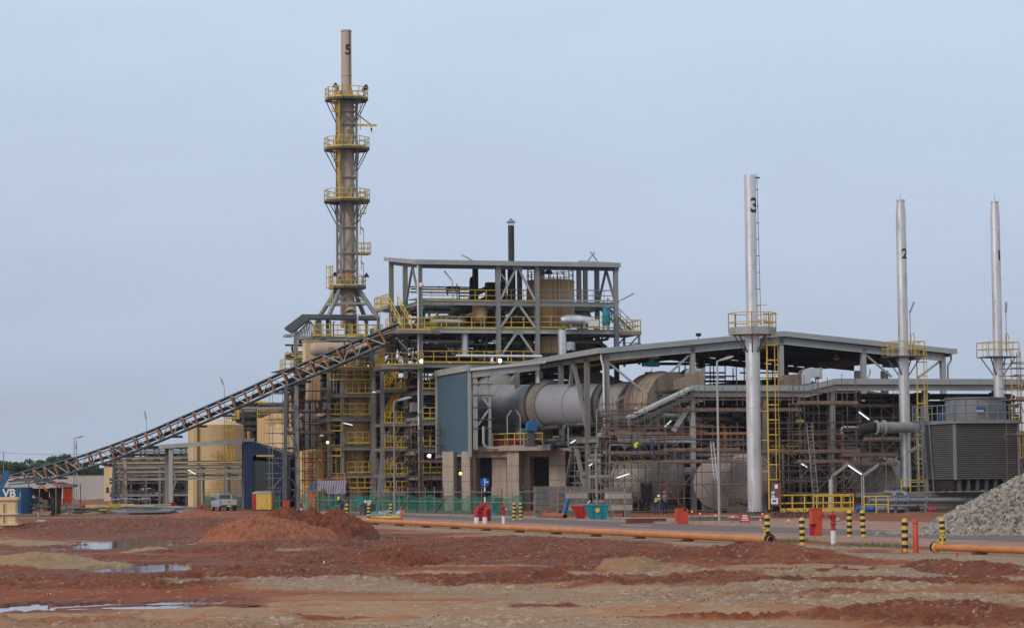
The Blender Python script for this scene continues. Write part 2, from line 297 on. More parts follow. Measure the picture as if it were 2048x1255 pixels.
def terrain(X, Y):
    sp_ = np.sign((PIPE_B.x-PIPE_A.x))*1.0
    d = (PIPE_B-PIPE_A).normalized()
    side = (X-PIPE_A.x)*d.y-(Y-PIPE_A.y)*d.x      # >0 = camera side
    amp = sst(2.5, 9, side)*(1-sst(190, 205, Y))
    n5 = fbm(X/.14, Y/.16, 61, 2); n1 = fbm(X/14, Y/14, 5, 4); n2 = fbm(X/2.2+9, Y/3.2, 21, 5, .55); n3 = fbm(X/.45, Y/.45, 51, 3, .6); n4 = fbm(X/5, Y/7, 77, 4)
    ridg = 1-np.abs(2*fbm(X/.8, Y/1.1, 33, 5, .62)-1)
    rough = sst(.36, .58, n4)
    zr = X*0; zd = X*0; zg = X*0; zn = fbm(X/3, Y/4.5, 310, 5, .6)
    for zx, zy, zw, zh, zt in ZONES:
        g_ = gell(zx, zy, zw, zh); q = ((X-g_[0])/g_[2])**2+((Y-g_[1])/g_[3])**2+(zn-.5)*2.6; k_ = 1-sst(.55, 1.25, q)
        if zt == 'r': zr = np.maximum(zr, k_)
        elif zt == 'd': zd = np.maximum(zd, k_)
        else: zg = np.maximum(zg, k_)
    rough = np.clip(np.maximum(rough, zr*.95)*(1-.85*zd), 0, 1)
    h = .02+amp*((n1-.5)*.30+(n2-.48)*.18+(n3-.5)*(.04+.14*rough)+(n5-.5)*(.012+.05*rough)+(ridg-.72)*(.22+.28*zr)*rough+.03+.07*zr*(n4-.3))
    sand = X*0; grv = X*0; red = X*0
    for cx, cy, rx, ry, hh, s in MOUNDS:
        ex = (X-cx)/rx; ey = (Y-cy)/(ry*.5); wob = .75+.5*fbm(X/(rx*.5), Y/(ry*.4), int(cx*7+cy) & 1023, 3)
        q = np.clip(1-(ex*ex+ey*ey)*wob, 0, 1)
        h = h+hh*q**.9*(.75+.5*(n2 if s == 0 else .5+X*0))*amp
        if s in (1, 2): sand = np.maximum(sand, sst(.02, .18, q)*(1 if s == 1 else .55)*amp)
        elif s == 3: grv = np.maximum(grv, sst(.0, .3, q))
        else: red = np.maximum(red, sst(.0, .35, q))
    wet = X*0
    for ry0, rs, rk, rph in ((62, .05, 9, 0), (69, -.04, 13, 1), (76, .06, 11, 2), (88, .03, 15, 3), (97, -.07, 12, 4), (56, .02, 8, 5), (50, -.03, 9, 6), (106, .05, 16, 2.5), (82, -.02, 10, 5.5)):
        yc = ry0+rs*X+rk*.16*np.sin(X/rk+rph)+(n4-.5)*3
        for off in (-.9, .9): dd = (Y-yc-off)/.32; h = h-amp*(.075*np.exp(-dd*dd)-.035*np.exp(-(np.abs(dd)-1.7)**2*2))*sst(.3, .5, fbm(X/9, Y/9, int(ry0), 2))
    h = np.where(amp > .3, np.maximum(h, -.012+n3*.02), h)
    for cx, cy, rx, ry in PUDDLES:
        ex = (X-cx)/rx; ey = (Y-cy)/ry; q = ex*ex+ey*ey+(fbm(X/1.3, Y/2.2, 91, 5, .65)-.45)*3.0
        h = h*(1-.82*(1-sst(1.2, 5, q))); m = 1-sst(.75, 1.25, q); h = h*(1-m)+(-.10)*m; wet = np.maximum(wet, 1-sst(.9, 2.6, q))
    # gravel strip beside the pipeline, and gravel laid in the yard
    strip = sst(.4, 1.4, side+n2)*(1-sst(4.5, 7.5, side+n4*5-2))*(1-sst(180, 190, Y))
    yard = sst(.6, .7, fbm(X/16+3, Y/5, 123, 5, .55))*(1-.5*rough)*sst(8, 14, side)*.8
    grv = np.maximum(np.maximum(np.maximum(grv*.8, strip), yard)*(1-zr), zg*.85)
    tan = sst(.57, .70, fbm(X/18+20, Y/7, 211, 5, .5))
    near = .8-.8*sst(50, 58, Y+(n1-.5)*14)      # dry trodden clay closest to the camera
    tan = np.maximum(tan*.7, near*.85)*(1-red*.8)*(1-wet)
    reds = np.clip(sst(.5, .66, n4)*.7+red*.6+wet+zr, 0, 1)*(1-strip)*(1-.85*zd)*(1-.6*zg); tan = np.clip(tan+zd, 0, 1)*(1-zr)
    dm = sst(20, 30, Y)
    return h*dm, grv*dm*(1-sand), tan, np.clip(reds*(1-.6*near)+zr*.5, 0, 1), sand
def build_ground():
    iy = np.concatenate([1/np.linspace(1/7000., 1/300., 60), 1/np.linspace(1/298., 1/40., 900)]); ys = np.concatenate([[-400, -60, 10, 25, 34, 38], iy[::-1]]); ys = np.sort(ys)
    ks = np.concatenate([-np.geomspace(4, .23, 14), np.linspace(-.225, .225, 700), np.geomspace(.23, 4, 14)])
    Yg, Kg = np.meshgrid(ys, ks, indexing='ij'); Xg = Kg*np.maximum(Yg, 45.)
    h, g, t, r, s = terrain(Xg, Yg)
    h = h-sst(2500, 7000, Yg)*0
    nr, nc = Xg.shape; co = np.stack([Xg, Yg, h], -1).reshape(-1, 3).astype(np.float32)
    idx = np.arange(nr*nc).reshape(nr, nc); q = np.stack([idx[:-1, :-1], idx[:-1, 1:], idx[1:, 1:], idx[1:, :-1]], -1).reshape(-1, 4).astype(np.int32)
    me = bpy.data.meshes.new('ground'); me.vertices.add(len(co)); me.vertices.foreach_set('co', co.ravel()); me.loops.add(q.size); me.loops.foreach_set('vertex_index', q.ravel())
    me.polygons.add(len(q)); me.polygons.foreach_set('loop_start', np.arange(0, q.size, 4, dtype=np.int32)); me.polygons.foreach_set('loop_total', np.full(len(q), 4, np.int32)); me.polygons.foreach_set('use_smooth', np.ones(len(q), bool))
    me.update(calc_edges=True)
    for nme, a in (('gravel', g), ('dry', t), ('redmud', r), ('sand', s)):
        at = me.attributes.new(nme, 'FLOAT', 'POINT'); at.data.foreach_set('value', a.ravel().astype(np.float32))
    o = bpy.data.objects.new('ground', me); C.objects.link(o); tag(o, 'rutted red earth yard with gravel patches and tyre-churned mud', 'ground', kind='structure')
    m = bpy.data.materials.new('earth'); m.use_nodes = True; tt = m.node_tree; n = tt.nodes; l = tt.links.new; b = n['Principled BSDF']; b.inputs['Specular IOR Level'].default_value = .25
    geo = n.new('ShaderNodeNewGeometry')
    def noise(sc, det=5, ro=.6, off=None):
        z = n.new('ShaderNodeTexNoise'); z.inputs['Scale'].default_value = sc; z.inputs['Detail'].default_value = det; z.inputs['Roughness'].default_value = ro; l(geo.outputs['Position'], z.inputs[0]); return z.outputs[0]
    def attr(nm): a = n.new('ShaderNodeAttribute'); a.attribute_name = nm; return a.outputs['Fac']
    def mr(v, a, b_, c=0., d=1.): r_ = n.new('ShaderNodeMapRange'); l(v, r_.inputs[0]); r_.inputs[1].default_value = a; r_.inputs[2].default_value = b_; r_.inputs[3].default_value = c; r_.inputs[4].default_value = d; return r_.outputs[0]
    def mixc(f, a, b_):
        x = n.new('ShaderNodeMix'); x.data_type = 'RGBA'
        l(f, x.inputs[0])
        for v, i in ((a, 6), (b_, 7)):
            if isinstance(v, tuple): x.inputs[i].default_value = (*v, 1)
            else: l(v, x.inputs[i])
        return x.outputs[2]
    def mth(op, a, b_):
        x = n.new('ShaderNodeMath'); x.operation = op; x.use_clamp = True
        for v, i in ((a, 0), (b_, 1)):
            if isinstance(v, (int, float)): x.inputs[i].default_value = v
            else: l(v, x.inputs[i])
        return x.outputs[0]
    nA = noise(.55, 7, .65); nB = noise(4, 6, .7); nC = noise(22, 4, .7)
    base = mixc(mr(nA, .35, .65), (.26, .068, .026), (.34, .115, .05))
    base = mixc(mr(nB, .35, .68), base, (.21, .058, .026))
    dry = mixc(mr(nB, .3, .7), (.47, .29, .16), (.38, .25, .14)); dry = mixc(mth('MULTIPLY', mr(nA, .5, .62), .8), dry, (.38, .15, .075))
    c = mixc(mth('MULTIPLY', attr('dry'), mr(nB, .25, .6, .35, 1)), base, dry)
    c = mixc(mth('MULTIPLY', attr('redmud'), mr(nB, .2, .55, .3, .95)), c, mixc(mr(nA, .3, .7), (.105, .024, .008), (.22, .060, .020)))
    # gravel: single stones of several greys over the soil
    v1 = n.new('ShaderNodeTexVoronoi'); v1.inputs['Scale'].default_value = 38; l(geo.outputs['Position'], v1.inputs[0])
    v2 = n.new('ShaderNodeTexVoronoi'); v2.inputs['Scale'].default_value = 9; l(geo.outputs['Position'], v2.inputs[0])
    sx = n.new('ShaderNodeSeparateXYZ'); l(v1.outputs['Color'], sx.inputs[0]); sx2 = n.new('ShaderNodeSeparateXYZ'); l(v2.outputs['Color'], sx2.inputs[0])
    stone = mixc(sx.outputs[0], (.12, .075, .045), (.40, .31, .205)); stone = mixc(mr(sx2.outputs[1], .78, .8), stone, (.52, .44, .32)); stone = mixc(mth('MULTIPLY', sx.outputs[2], .45), stone, (.30, .13, .085))
    cov = mth('GREATER_THAN', mth('ADD', mth('MULTIPLY', attr('gravel'), 1.15), mth('MULTIPLY', mr(nC, .3, .7), .25)), mth('ADD', mth('MULTIPLY', sx.outputs[1], .75), .32))
    scat = mth('GREATER_THAN', mth('MULTIPLY', sx2.outputs[2], mr(nB, .3, .7, .8, 1.05)), .86)
    gb = mixc(mr(nC, .3, .7), (.31, .215, .125), (.46, .34, .205))
    c = mixc(mth('MULTIPLY', attr('gravel'), mr(nB, .25, .7, .35, 1.)), c, gb)
    c = mixc(mth('MULTIPLY', mth('MAXIMUM', cov, scat), .6), c, stone)
    c = mixc(mth('MULTIPLY', attr('sand'), .92), c, mixc(mr(nB, .3, .7), (.40, .265, .135), (.31, .195, .10)))
    l(c, b.inputs['Base Color'])
    ro = mth('SUBTRACT', .95, mth('MULTIPLY', attr('redmud'), .25)); l(ro, b.inputs['Roughness'])
    bp = n.new('ShaderNodeBump'); bp.inputs['Distance'].default_value = .035; bp.inputs['Strength'].default_value = 1
    hs = mth('ADD', mth('MULTIPLY', nC, .5), mth('MULTIPLY', v1.outputs['Distance'], 1.6)); l(mth('ADD', hs, mth('MULTIPLY', nB, .35)), bp.inputs['Height']); l(bp.outputs[0], b.inputs['Normal'])
    me.materials.append(m); MATS['earth'] = m; return o
ground = build_ground()
# water in the ruts
wm = bpy.data.materials.new('water'); wm.use_nodes = True; b = wm.node_tree.nodes['Principled BSDF']; b.inputs['Base Color'].default_value = (.09, .04, .025, 1); b.inputs['Roughness'].default_value = .03; b.inputs['Specular IOR Level'].default_value = .9; b.inputs['IOR'].default_value = 1.45
nz_ = wm.node_tree.nodes.new('ShaderNodeTexNoise'); nz_.inputs['Scale'].default_value = 1.5; g_ = wm.node_tree.nodes.new('ShaderNodeNewGeometry'); wm.node_tree.links.new(g_.outputs['Position'], nz_.inputs[0])
bp_ = wm.node_tree.nodes.new('ShaderNodeBump'); bp_.inputs['Distance'].default_value = .002; wm.node_tree.links.new(nz_.outputs[0], bp_.inputs['Height']); wm.node_tree.links.new(bp_.outputs[0], b.inputs['Normal'])
MATS['water'] = wm
for i_, (cx, cy, rx, ry) in enumerate(PUDDLES):
    m = MB(); n = 28; m.add([(cx+rx*1.5*math.cos(2*math.pi*k/n), cy+ry*1.5*math.sin(2*math.pi*k/n), -.025-.003*i_) for k in range(n)], [tuple(range(n))])
    o = m.obj('water', wm); tag(o, 'shallow rain puddle lying in the red mud', 'water', kind='structure')
# road and verge sheets
def sheet(name, pts, z, mat, label):
    m = MB(); n = len(pts)//2; a = [G(*p) for p in pts]
    vs = [(p.x, p.y, z) for p in a]; 
    m.add(vs, [tuple(range(len(vs)))]); o = m.obj(name, mat); tag(o, label, name, kind='structure'); return o
M('asphalt', (.15, .105, .095), .85, 0, .18, .35, 0, .3, (.25, .14, .11)); M('verge', (.30, .165, .115), .95, 0, .25, .3, 0, .5, (.40, .27, .20), bump=.05, bscale=6); M('kerb', (.30, .24, .21), .9, 0, .2, 1)
sheet('verge', [(560, 1030), (700, 1041), (1130, 1060), (1560, 1079), (1900, 1096), (2200, 1112), (2200, 1050), (1500, 1038), (1000, 1030), (700, 1022), (560, 1018)], .03, 'verge', 'bare pinkish earth verge beside the road')
sheet('road', [(690, 1030), (1040, 1045), (1348, 1059.5), (1700, 1071), (2200, 1090), (2200, 1073), (1700, 1059), (1348, 1048), (1040, 1037), (690, 1025)], .036, 'asphalt', 'dusty asphalt road passing in front of the plant')
a = [G(x, y) for x, y in [(1348, 1047.6), (1040, 1036.7), (800, 1028.5)]]
mk = MB()
for p, q in zip(a, a[1:]): mk.beam(p+UP*.06, q+UP*.06, .18, .16)
tag(mk.obj('kerb', 'kerb'), 'pale concrete kerb along the far edge of the road', 'kerb', kind='structure')
mk = MB()
for (x0, y0, x1, y1) in [(1240, 1050.5, 1300, 1052.8)]:
    p = G(x0, y0); q = G(x1, y1); d = Vector((.12, 0, 0)); z = UP*.041; mk.add([p-d+z, p+d+z, q+d+z, q-d+z], [(0, 1, 2, 3)])
tag(mk.obj('road_marking', 'white'), 'faded white line painted on the asphalt road', 'road marking', kind='structure')
# heaps of soil
def heap(name, label, cat, px, py, wpx, hpx, dep, mat, seed, lump=.35, lobes=None):
    c = G(px, py); sc = c.y/FX; nx, ny = 280, 170; W = wpx*sc/2; D = dep/2
    x = np.linspace(-W*1.1, W*1.1, nx); y = np.linspace(-D*1.1, D*1.1, ny); X, Y = np.meshgrid(x, y)
    h = X*0
    for (lx, lh, lw) in (lobes or [(0, 1, 1)]):
        q = np.sqrt(((X-lx*W)/(lw*W))**2+(Y/D)**2)+(fbm(X/2+seed, Y/2, seed, 3)-.5)*.5; h = np.maximum(h, lh*hpx*sc*np.clip(1-q, 0, 1)**.85)
    cl = 1-np.abs(2*fbm(X/.42, Y/.42, seed+3, 4, .6)-1); n2 = fbm(X/.22, Y/.22, seed+8, 3)
    edge = sst(0, .25*hpx*sc, h); h = h+edge*((cl-.7)*lump+(n2-.5)*lump*.55)-.12*(1-edge)
    ox, oy = c.x, c.y+D; m = MB(); m.v = [tuple(v) for v in np.stack([X+0, Y+0, h], -1).reshape(-1, 3)]
    m.f = [(j*nx+i, j*nx+i+1, (j+1)*nx+i+1, (j+1)*nx+i) for j in range(ny-1) for i in range(nx-1)]; m.sm = [True]*len(m.f)
    o = m.obj(name, mat); o.location = (ox, oy, 0); tag(o, label, cat); return o
M('soil_a', (.30, .105, .052), .95, 0, .25, 1.2, 0, .25, (.36, .18, .12), bump=.07, bscale=7)
M('soil_b', (.19, .056, .028), .95, 0, .3, 1.2, 0, .35, (.25, .10, .068), bump=.06, bscale=9)
M('soil_s', (.20, .14, .09), .95, 0, .15, 2, bump=.03, bscale=15)
heap('dirt_mound', 'orange red loose dirt mound, lighter front one behind the puddles', 'dirt mound', 500, 1084, 300, 62, 9, 'soil_a', 11, .34, [(0, 1, .95), (.5, .6, .6)])
heap('dirt_mound', 'darker red heap of big soil clods stretching towards the bollards', 'dirt mound', 600, 1076, 290, 66, 9, 'soil_b', 47, .6, [(-.3, .95, .7), (.35, .72, .65), (.05, .8, .6)])
heap('dirt_mound', 'low red dirt mound in front of the parked pickup truck', 'dirt mound', 365, 1040, 190, 18, 9, 'soil_a', 72, .2, [(.1, 1, .9)])
heap('dirt_mound', 'low churned red clod heap in the middle of the yard', 'dirt mound', 800, 1136, 210, 28, 6, 'soil_b', 83, .4, [(0, 1, .9)])
# rock heap, as one mass of stones
def rock_heap():
    rnd = random.Random(5); base = G(2080, 1071); Wd = 10.5; D = 9; H = 3.55; m = MB()
    ico = bmesh.new(); bmesh.ops.create_icosphere(ico, subdivisions=1, radius=1); iv = [v.co.copy() for v in ico.verts]; iff = [[v.index for v in f.verts] for f in ico.faces]; ico.free()
    cx, cy = base.x+2.2, base.y+D*.62
    def hh(x, y): q = math.sqrt(((x-cx)/Wd*1.55)**2+((y-cy)/(D*.66))**2); return H*max(0, 1-q)
    for i in range(22000):
        x = cx+rnd.uniform(-Wd*.72, Wd*.6); y = cy+rnd.uniform(-D*.68, D*.3); z = hh(x, y)
        if z <= 0: continue
        if rnd.random() < .1 and z > .5: z *= rnd.random()
        r = rnd.choice((.03, .04, .05, .06, .08, .10, .15))*rnd.uniform(.8, 1.3); rot = Matrix.Rotation(rnd.uniform(0, 6.3), 3, Vector((rnd.random(), rnd.random(), rnd.random()+.1)).normalized()); s = Vector((rnd.uniform(.8, 1.5), rnd.uniform(.6, 1.1), rnd.uniform(.5, .9)))
        m.add([Vector((x, y, z+r*.3))+rot @ Vector((v.x*s.x*rnd.uniform(.75, 1.2), v.y*s.y*rnd.uniform(.75, 1.2), v.z*s.z))*r for v in iv], iff)
    for i in range(2600):
        a = rnd.uniform(0, 6.3); q = 1+abs(rnd.gauss(0, .12)); x = cx+math.cos(a)*q*Wd/1.55; y = cy+math.sin(a)*q*D*.66; r = rnd.choice((.03, .04, .06, .09))
        m.add([Vector((x, y, r*.3+.03))+Vector((v.x*r*rnd.uniform(.8, 1.4), v.y*r, v.z*r*.7)) for v in iv], iff)
    n = 40; vs = [(cx+(i/n-.5)*2*Wd*.7, cy+(j/n-.5)*D*1.36, hh(cx+(i/n-.5)*2*Wd*.7, cy+(j/n-.5)*D*1.36)-.04) for j in range(n+1) for i in range(n+1)]
    m.add(vs, [(j*(n+1)+i, j*(n+1)+i+1, (j+1)*(n+1)+i+1, (j+1)*(n+1)+i) for j in range(n) for i in range(n)])
    return m.obj('crushed_stone_heap', 'rockmix')
rm = M('rockmix', (.36, .33, .285), .9, 0, .35, .5)
_t = rm.node_tree; _g = [x for x in _t.nodes if x.type == 'NEW_GEOMETRY'][0]; _b = _t.nodes['Principled BSDF']
_v = _t.nodes.new('ShaderNodeValToRGB'); _t.links.new(_g.outputs['Random Per Island'], _v.inputs[0])
for p_, c_ in ((0, (.13, .115, .10)), (.3, (.27, .24, .20)), (.6, (.34, .31, .26)), (.8, (.24, .19, .15)), (1, (.42, .39, .34))):
    el = _v.color_ramp.elements[0] if p_ == 0 else (_v.color_ramp.elements[-1] if p_ == 1 else _v.color_ramp.elements.new(p_)); el.position = p_; el.color = (*c_, 1)
_x = _t.nodes.new('ShaderNodeMix'); _x.data_type = 'RGBA'; _x.blend_type = 'MULTIPLY'; _x.inputs[0].default_value = .0; _t.links.new(_v.outputs[0], _x.inputs[6]); _t.links.new(_x.outputs[2], _b.inputs['Base Color'])
tag(rock_heap(), 'big heap of pale crushed stone at the right edge beside the road', 'stone heap', kind='stuff')
# =================================================================== shared builders for the plant
GR = []
def vcyl(name, mat, par, f, px, yt, yb, hw, v, n=32, dome=0, base=None, label=None):
    p = f.P(px, (yt+yb)/2, v); r = hw*(f.o.y+v*f.c+p.x*f.s)/FX; zt = f.z(yt, px, v); zb = f.z(yb, px, v) if base is None else base
    pr = [(0, zb), (r, zb), (r, zt)]
    if dome: pr += [(r*.92, zt+dome*.35), (r*.7, zt+dome*.7), (r*.35, zt+dome*.93), (0, zt+dome)]
    else: pr += [(r*1.03, zt), (r*1.03, zt+.08), (0, zt+.1)]
    return MB().lathe(pr, (p.x, v, 0), n).obj(name, mat, par, label), Vector((p.x, v, zt)), r
def fluo(f, par, u, v, z, du, dz, L=1.3, post=1.8, lit=False, dv=0):
    """lamp on a thin bent post: tilted fluorescent head"""
    t = tag(empty('walkway_lamp', f.o+Matrix.Rotation(f.r, 3, 'Z') @ Vector((u, v, z)), f.r), par[0], 'lamp', par[1])
    MB().tube([(0, 0, 0), (0, 0, post), (du*.25, dv*.2, post+dz*.25)], .035, 6).obj('post', 'steel', t)
    a = Vector((du*.2, dv*.2, post+dz*.2)); d = Vector((du, dv, dz)).normalized()*L
    MB().beam(a, a+d, .16, .10).obj('lamp_head', 'steel_l', t)
    MB().beam(a+d*.06-UP*.07, a+d*.94-UP*.07, .09, .05).obj('fluorescent_tube', 'tubelit' if lit else 'white', t)
    return t
def shift(v, d): return Vector(v)+Vector(d)
def beams(par, mat, lst, w, h=None, name='beam', H=False):
    for a, b in lst: beam(name, mat, par, a, b, w, h, H)
def deck(par, poly, z, t=.12, mat='steel_d', name='deck'):
    return MB().poly([(x, y, z-t) for x, y in poly], (0, 0, t)).obj(name, mat, par)
def clutter(f, u0, u1, v0, v1, z0, z1, seed, label, npipe=26, nves=4, nbeam=18, nbox=4, mats=('steel', 'dark', 'beige', 'rustd', 'silver_b', 'steel_d', 'pipegrey'), name='process_pipework', cat='pipework', rp=(.06, .2), group='pipework between the floors of the plant'):
    """pipes with bends and flanges, drums, cable trays and hangers filling one bay of the plant"""
    r = random.Random(seed); t = tag(empty(name, f.o+Matrix.Rotation(f.r, 3, 'Z') @ Vector(((u0+u1)/2, (v0+v1)/2, z0)), f.r), label, cat, group)
    O = Vector(((u0+u1)/2, (v0+v1)/2, z0)); lo = Vector((u0, v0, z0))-O; hi = Vector((u1, v1, z1))-O
    rp_ = lambda: Vector([r.uniform(lo[i], hi[i]) for i in range(3)])
    for i in range(npipe):
        p = rp_(); pts = [p.copy()]; ax = r.choice((0, 0, 2)); q = p
        for k in range(r.choice((1, 2, 2, 3, 4))):
            q = q.copy(); q[ax] = r.uniform(lo[ax], hi[ax]) if k else (lo[ax] if r.random() < .5 else hi[ax]); pts.append(q); ax = r.choice([a for a in (0, 1, 2) if a != ax])
        pts = [a for j, a in enumerate(pts) if j == 0 or (a-pts[j-1]).length > .3]
        if len(pts) < 2: continue
        rad = r.uniform(*rp); m = MB().bent(pts, rad, 8)
        for a, b in zip(pts, pts[1:]):
            c = (a+b)/2; d = (b-a).normalized()*.05; m.tube([c-d, c+d], rad*1.5, 8)
        m.obj('pipe', r.choice(mats), t)
    for i in range(nves):
        p = rp_(); rad = r.uniform(.35, .9); L = r.uniform(1.2, 3); L = min(L, (hi.z-lo.z)*.8)
        ax = (0, 0, 1) if r.random() < .6 else (1, 0, 0); m = MB().lathe([(0, 0), (rad*.6, .06), (rad, .3), (rad, L-.3), (rad*.6, L-.06), (0, L)], (p.x, p.y, lo.z+.2 if ax[2] else max(p.z, lo.z+rad)), 20, ax)
        m.obj('vessel', r.choice([x for x in mats if x != 'steel']), t)
    for i in range(nbeam):
        p = rp_(); q = p.copy(); k = r.choice((0, 0, 2)); q[k] = lo[k] if r.random() < .5 else hi[k]; 
        if (p-q).length < .5: continue
        beam('support_beam', r.choice(('steel', 'steel_d', 'dark')), t, p, q, r.uniform(.1, .22))
    for i in range(nbox):
        p = rp_(); s = Vector((r.uniform(.4, 1.5), r.uniform(.3, 1), r.uniform(.4, 1.3))); m = MB().box(p-s/2, p+s/2); m.box(p-s*.53, (p+s*.53)*1 - Vector((0, 0, s.z*.95))); m.obj('machine_housing', r.choice(('dark', 'rustd', 'steel', 'dark', 'steel_d')), t)
    return t
def grid_cols(f, par, us, vs, z0, z1, w=.38, mat='steel'):
    for u in us:
        for v in vs: beam('column', mat, par, (u, v, z0), (u, v, z1), w, w, True)
# =================================================================== CHIMNEY 5
f = Fr(695, 262, GA, 0, 650).thing('numbered_chimney', 'tall brown chimney number 5 inside a steel lattice tower with yellow platforms', 'chimney')
zz = lambda y: f.z(y, 695, 0)
MB().lathe([(.0, zz(655)), (.74, zz(655)), (.74, zz(190)), (.56, zz(176)), (.545, zz(62)), (.56, zz(62)), (.56, zz(61)), (.48, zz(61)), (.48, zz(66)), (0, zz(66))], n=40).obj('stack', 'brownstack', f)
for y in (64, 152, 215, 250, 300, 355, 400, 455, 507, 541, 600): MB().lathe([(.76 if y > 180 else .575, zz(y)-.03), (.78 if y > 180 else .59, zz(y)-.03), (.78 if y > 180 else .59, zz(y)+.03), (.76 if y > 180 else .575, zz(y)+.03)], n=32).obj('flange', 'brownstack', f)
MB().tube([(.25, -.58, zz(66)), (.25, -.6, zz(188))], .035, 6).obj('lightning_conductor', 'rustd', f)
MB().bent([(0.1, -.3, zz(608)), (.1, -1.2, zz(625)), (.05, -1.5, zz(672))], .62, 18).obj('inlet_duct', 'brownstack', f)
wrap_text('5', 1.5, .57, .22, zz(102), 'number', f, 1.1)
for y0 in (262, 548, 650): wrap_text('IIIII', .5, .79 if y0 < 600 else 2.2, .15 if y0 < 600 else 0.02, zz(y0+14)+.6, 'orange', f, .0+1, 'painted_mark')
A5 = .87
ly = [205, 224, 250, 297, 355, 400, 455, 507, 541, 575]
for sx in (-1, 1):
    for sy in (-1, 1): beam('tower_leg', 'steel', f, (sx*A5, sy*A5, zz(577)), (sx*A5, sy*A5, zz(196)), .22, .22, True)
for i, y in enumerate(ly):
    z = zz(y)
    for a, b in (((-A5, -A5), (A5, -A5)), ((A5, -A5), (A5, A5)), ((A5, A5), (-A5, A5)), ((-A5, A5), (-A5, -A5))): beam('tower_ring_beam', 'steel', f, (*a, z), (*b, z), .13)
for i, (y0, y1) in enumerate(zip(ly, ly[1:])):
    s = 1 if i % 2 else -1; z0, z1 = zz(y0), zz(y1)
    cr_ = [((-A5*s, -A5, z0), (A5*s, -A5, z1)), ((A5, -A5*s, z0), (A5, A5*s, z1)), ((A5*s, A5, z0), (-A5*s, A5, z1)), ((-A5, A5*s, z0), (-A5, -A5*s, z1))]
    if i == 1: cr_ += [((A5*s, -A5, z0), (-A5*s, -A5, z1))]
    for a, b in cr_: beam('tower_brace', 'steel', f, a, b, .09)
ft = {}
for (sx, sy, px) in ((-1, -1, 655), (1, -1, 757), (-1, 1, 633), (1, 1, 733)):
    vv = -2.2 if sy < 0 else 2.2; uu = {(-1, -1): -2.2, (1, -1): 2.6, (-1, 1): -2.6, (1, 1): 2.4}[(sx, sy)]; uu = f.u(px, vv, 645); ft[(sx, sy)] = (uu, vv)
    m = MB().tube([(sx*A5, sy*A5, zz(575)), (uu, vv, zz(640))], .24, 10); m.obj('splayed_leg', 'steel', f)
    beam('lower_leg', 'steel', f, (uu, vv, zz(640)), (uu, vv, zz(720)), .3, .3, True)
zr = zz(608); k = (608-575)/(640-575)
q = {s: (s[0]*A5*(1-k)+ft[s][0]*k, s[1]*A5*(1-k)+ft[s][1]*k) for s in ft}
for a, b in (((-1, -1), (1, -1)), ((1, -1), (1, 1)), ((1, 1), (-1, 1)), ((-1, 1), (-1, -1))):
    beam('tower_ring_beam', 'steel_l', f, (*q[a], zr), (*q[b], zr), .2)
    beam('tower_brace', 'steel', f, (a[0]*A5, a[1]*A5, zz(578)), (*q[b], zr), .12); beam('tower_brace', 'steel', f, (b[0]*A5, b[1]*A5, zz(578)), (*q[a], zr), .12)
def octo(r, off=.5): return [(r*math.cos((k+off)*math.pi/4), r*math.sin((k+off)*math.pi/4)) for k in range(8)]
for (y, r, br) in ((198, 2.28, 1), (297, 2.4, 1), (401, 2.42, 1), (573, 1.95, 0)):
    z = zz(y); P_ = octo(r); d = deck(f, P_, z, .2, 'steel_d', 'platform'); 
    MB().rail([(x, yy, z) for x, yy in P_+P_[:1]], 1.1, .8, .04, .16).obj('railing', 'yellow', d)
    m = MB()
    for a, b in zip(P_, P_[1:]+P_[:1]): m.beam((*a, z-.13), (*b, z-.13), .1, .24)
    if br:
        for k in range(8): a = P_[k]; m.beam((a[0]*.96, a[1]*.96, z-.2), (math.copysign(A5, a[0]), math.copysign(A5, a[1]), z-2.6), .09)
    m.obj('bracket', 'steel_d', d)
# small side landing, ladders, davit, lamps
z = zz(507); u0 = A5+.1; d = deck(f, [(u0, -1), (u0+1.35, -1), (u0+1.35, .4), (u0, .4)], z, .12, 'steel', 'platform')
MB().rail([(u0, -1, z), (u0+1.35, -1, z), (u0+1.35, .4, z), (u0, .4, z)], 1.1, .7, .035).obj('railing', 'yellow', d)
for (u, y0, y1, cg) in ((-1.15, 268, 195, 1), (-1.1, 367, 297, 1), (1.2, 470, 400, 1), (1.3, 541, 507, 1), (1.25, 262, 215, 0), (-1.9, 620, 553, 1)):
    MB().ladder(u, -1.0, zz(y0), zz(y1)+1.1, .4, .035, bool(cg), (1 if u > 0 else -1, -.3), .33).obj('ladder', 'yellow', f)
MB().box((-1.12, -1.0, zz(405)), (-.92, -.85, zz(190))).obj('cable_tray', 'yellow', f)
MB().beam((A5, -A5, zz(252)), (3.0, -1.1, zz(252)), .13, .22).obj('davit_arm', 'yellow', f)
MB().beam((A5, -A5, zz(229)), (2.4, -1.05, zz(251)), .11).obj('davit_brace', 'steel', f)
MB().tube([(2.45, -1.05, zz(253)), (2.45, -1.05, zz(259))], .03, 6).ball((2.45, -1.05, zz(260)), .12, 6).tube([(2.45, -1.05, zz(261)), (2.45, -1.05, zz(266))], .05, 6).obj('hoist_hook', 'dark', f)
for (px, y, v) in ((671, 170, 0), (674, 178, -.5), (732, 173, -.6), (729, 176, .3)):
    p = f.P(px, y, v); MB().tube([(p.x, v, zz(196)), (p.x, v, p.z)], .04, 6).obj('lamp_post', 'steel', f); MB().lathe([(.0, .25), (.12, .2), (.3, -.2), (.3, -.24), (0, -.18)], p, 12).obj('floodlight', 'black', f)
for (px, y) in ((670, 549), (733, 551)): p = f.P(px, y, -1); MB().lathe([(0, .3), (.1, .25), (.34, -.15), (0, -.12)], p, 12).obj('floodlight', 'black', f)
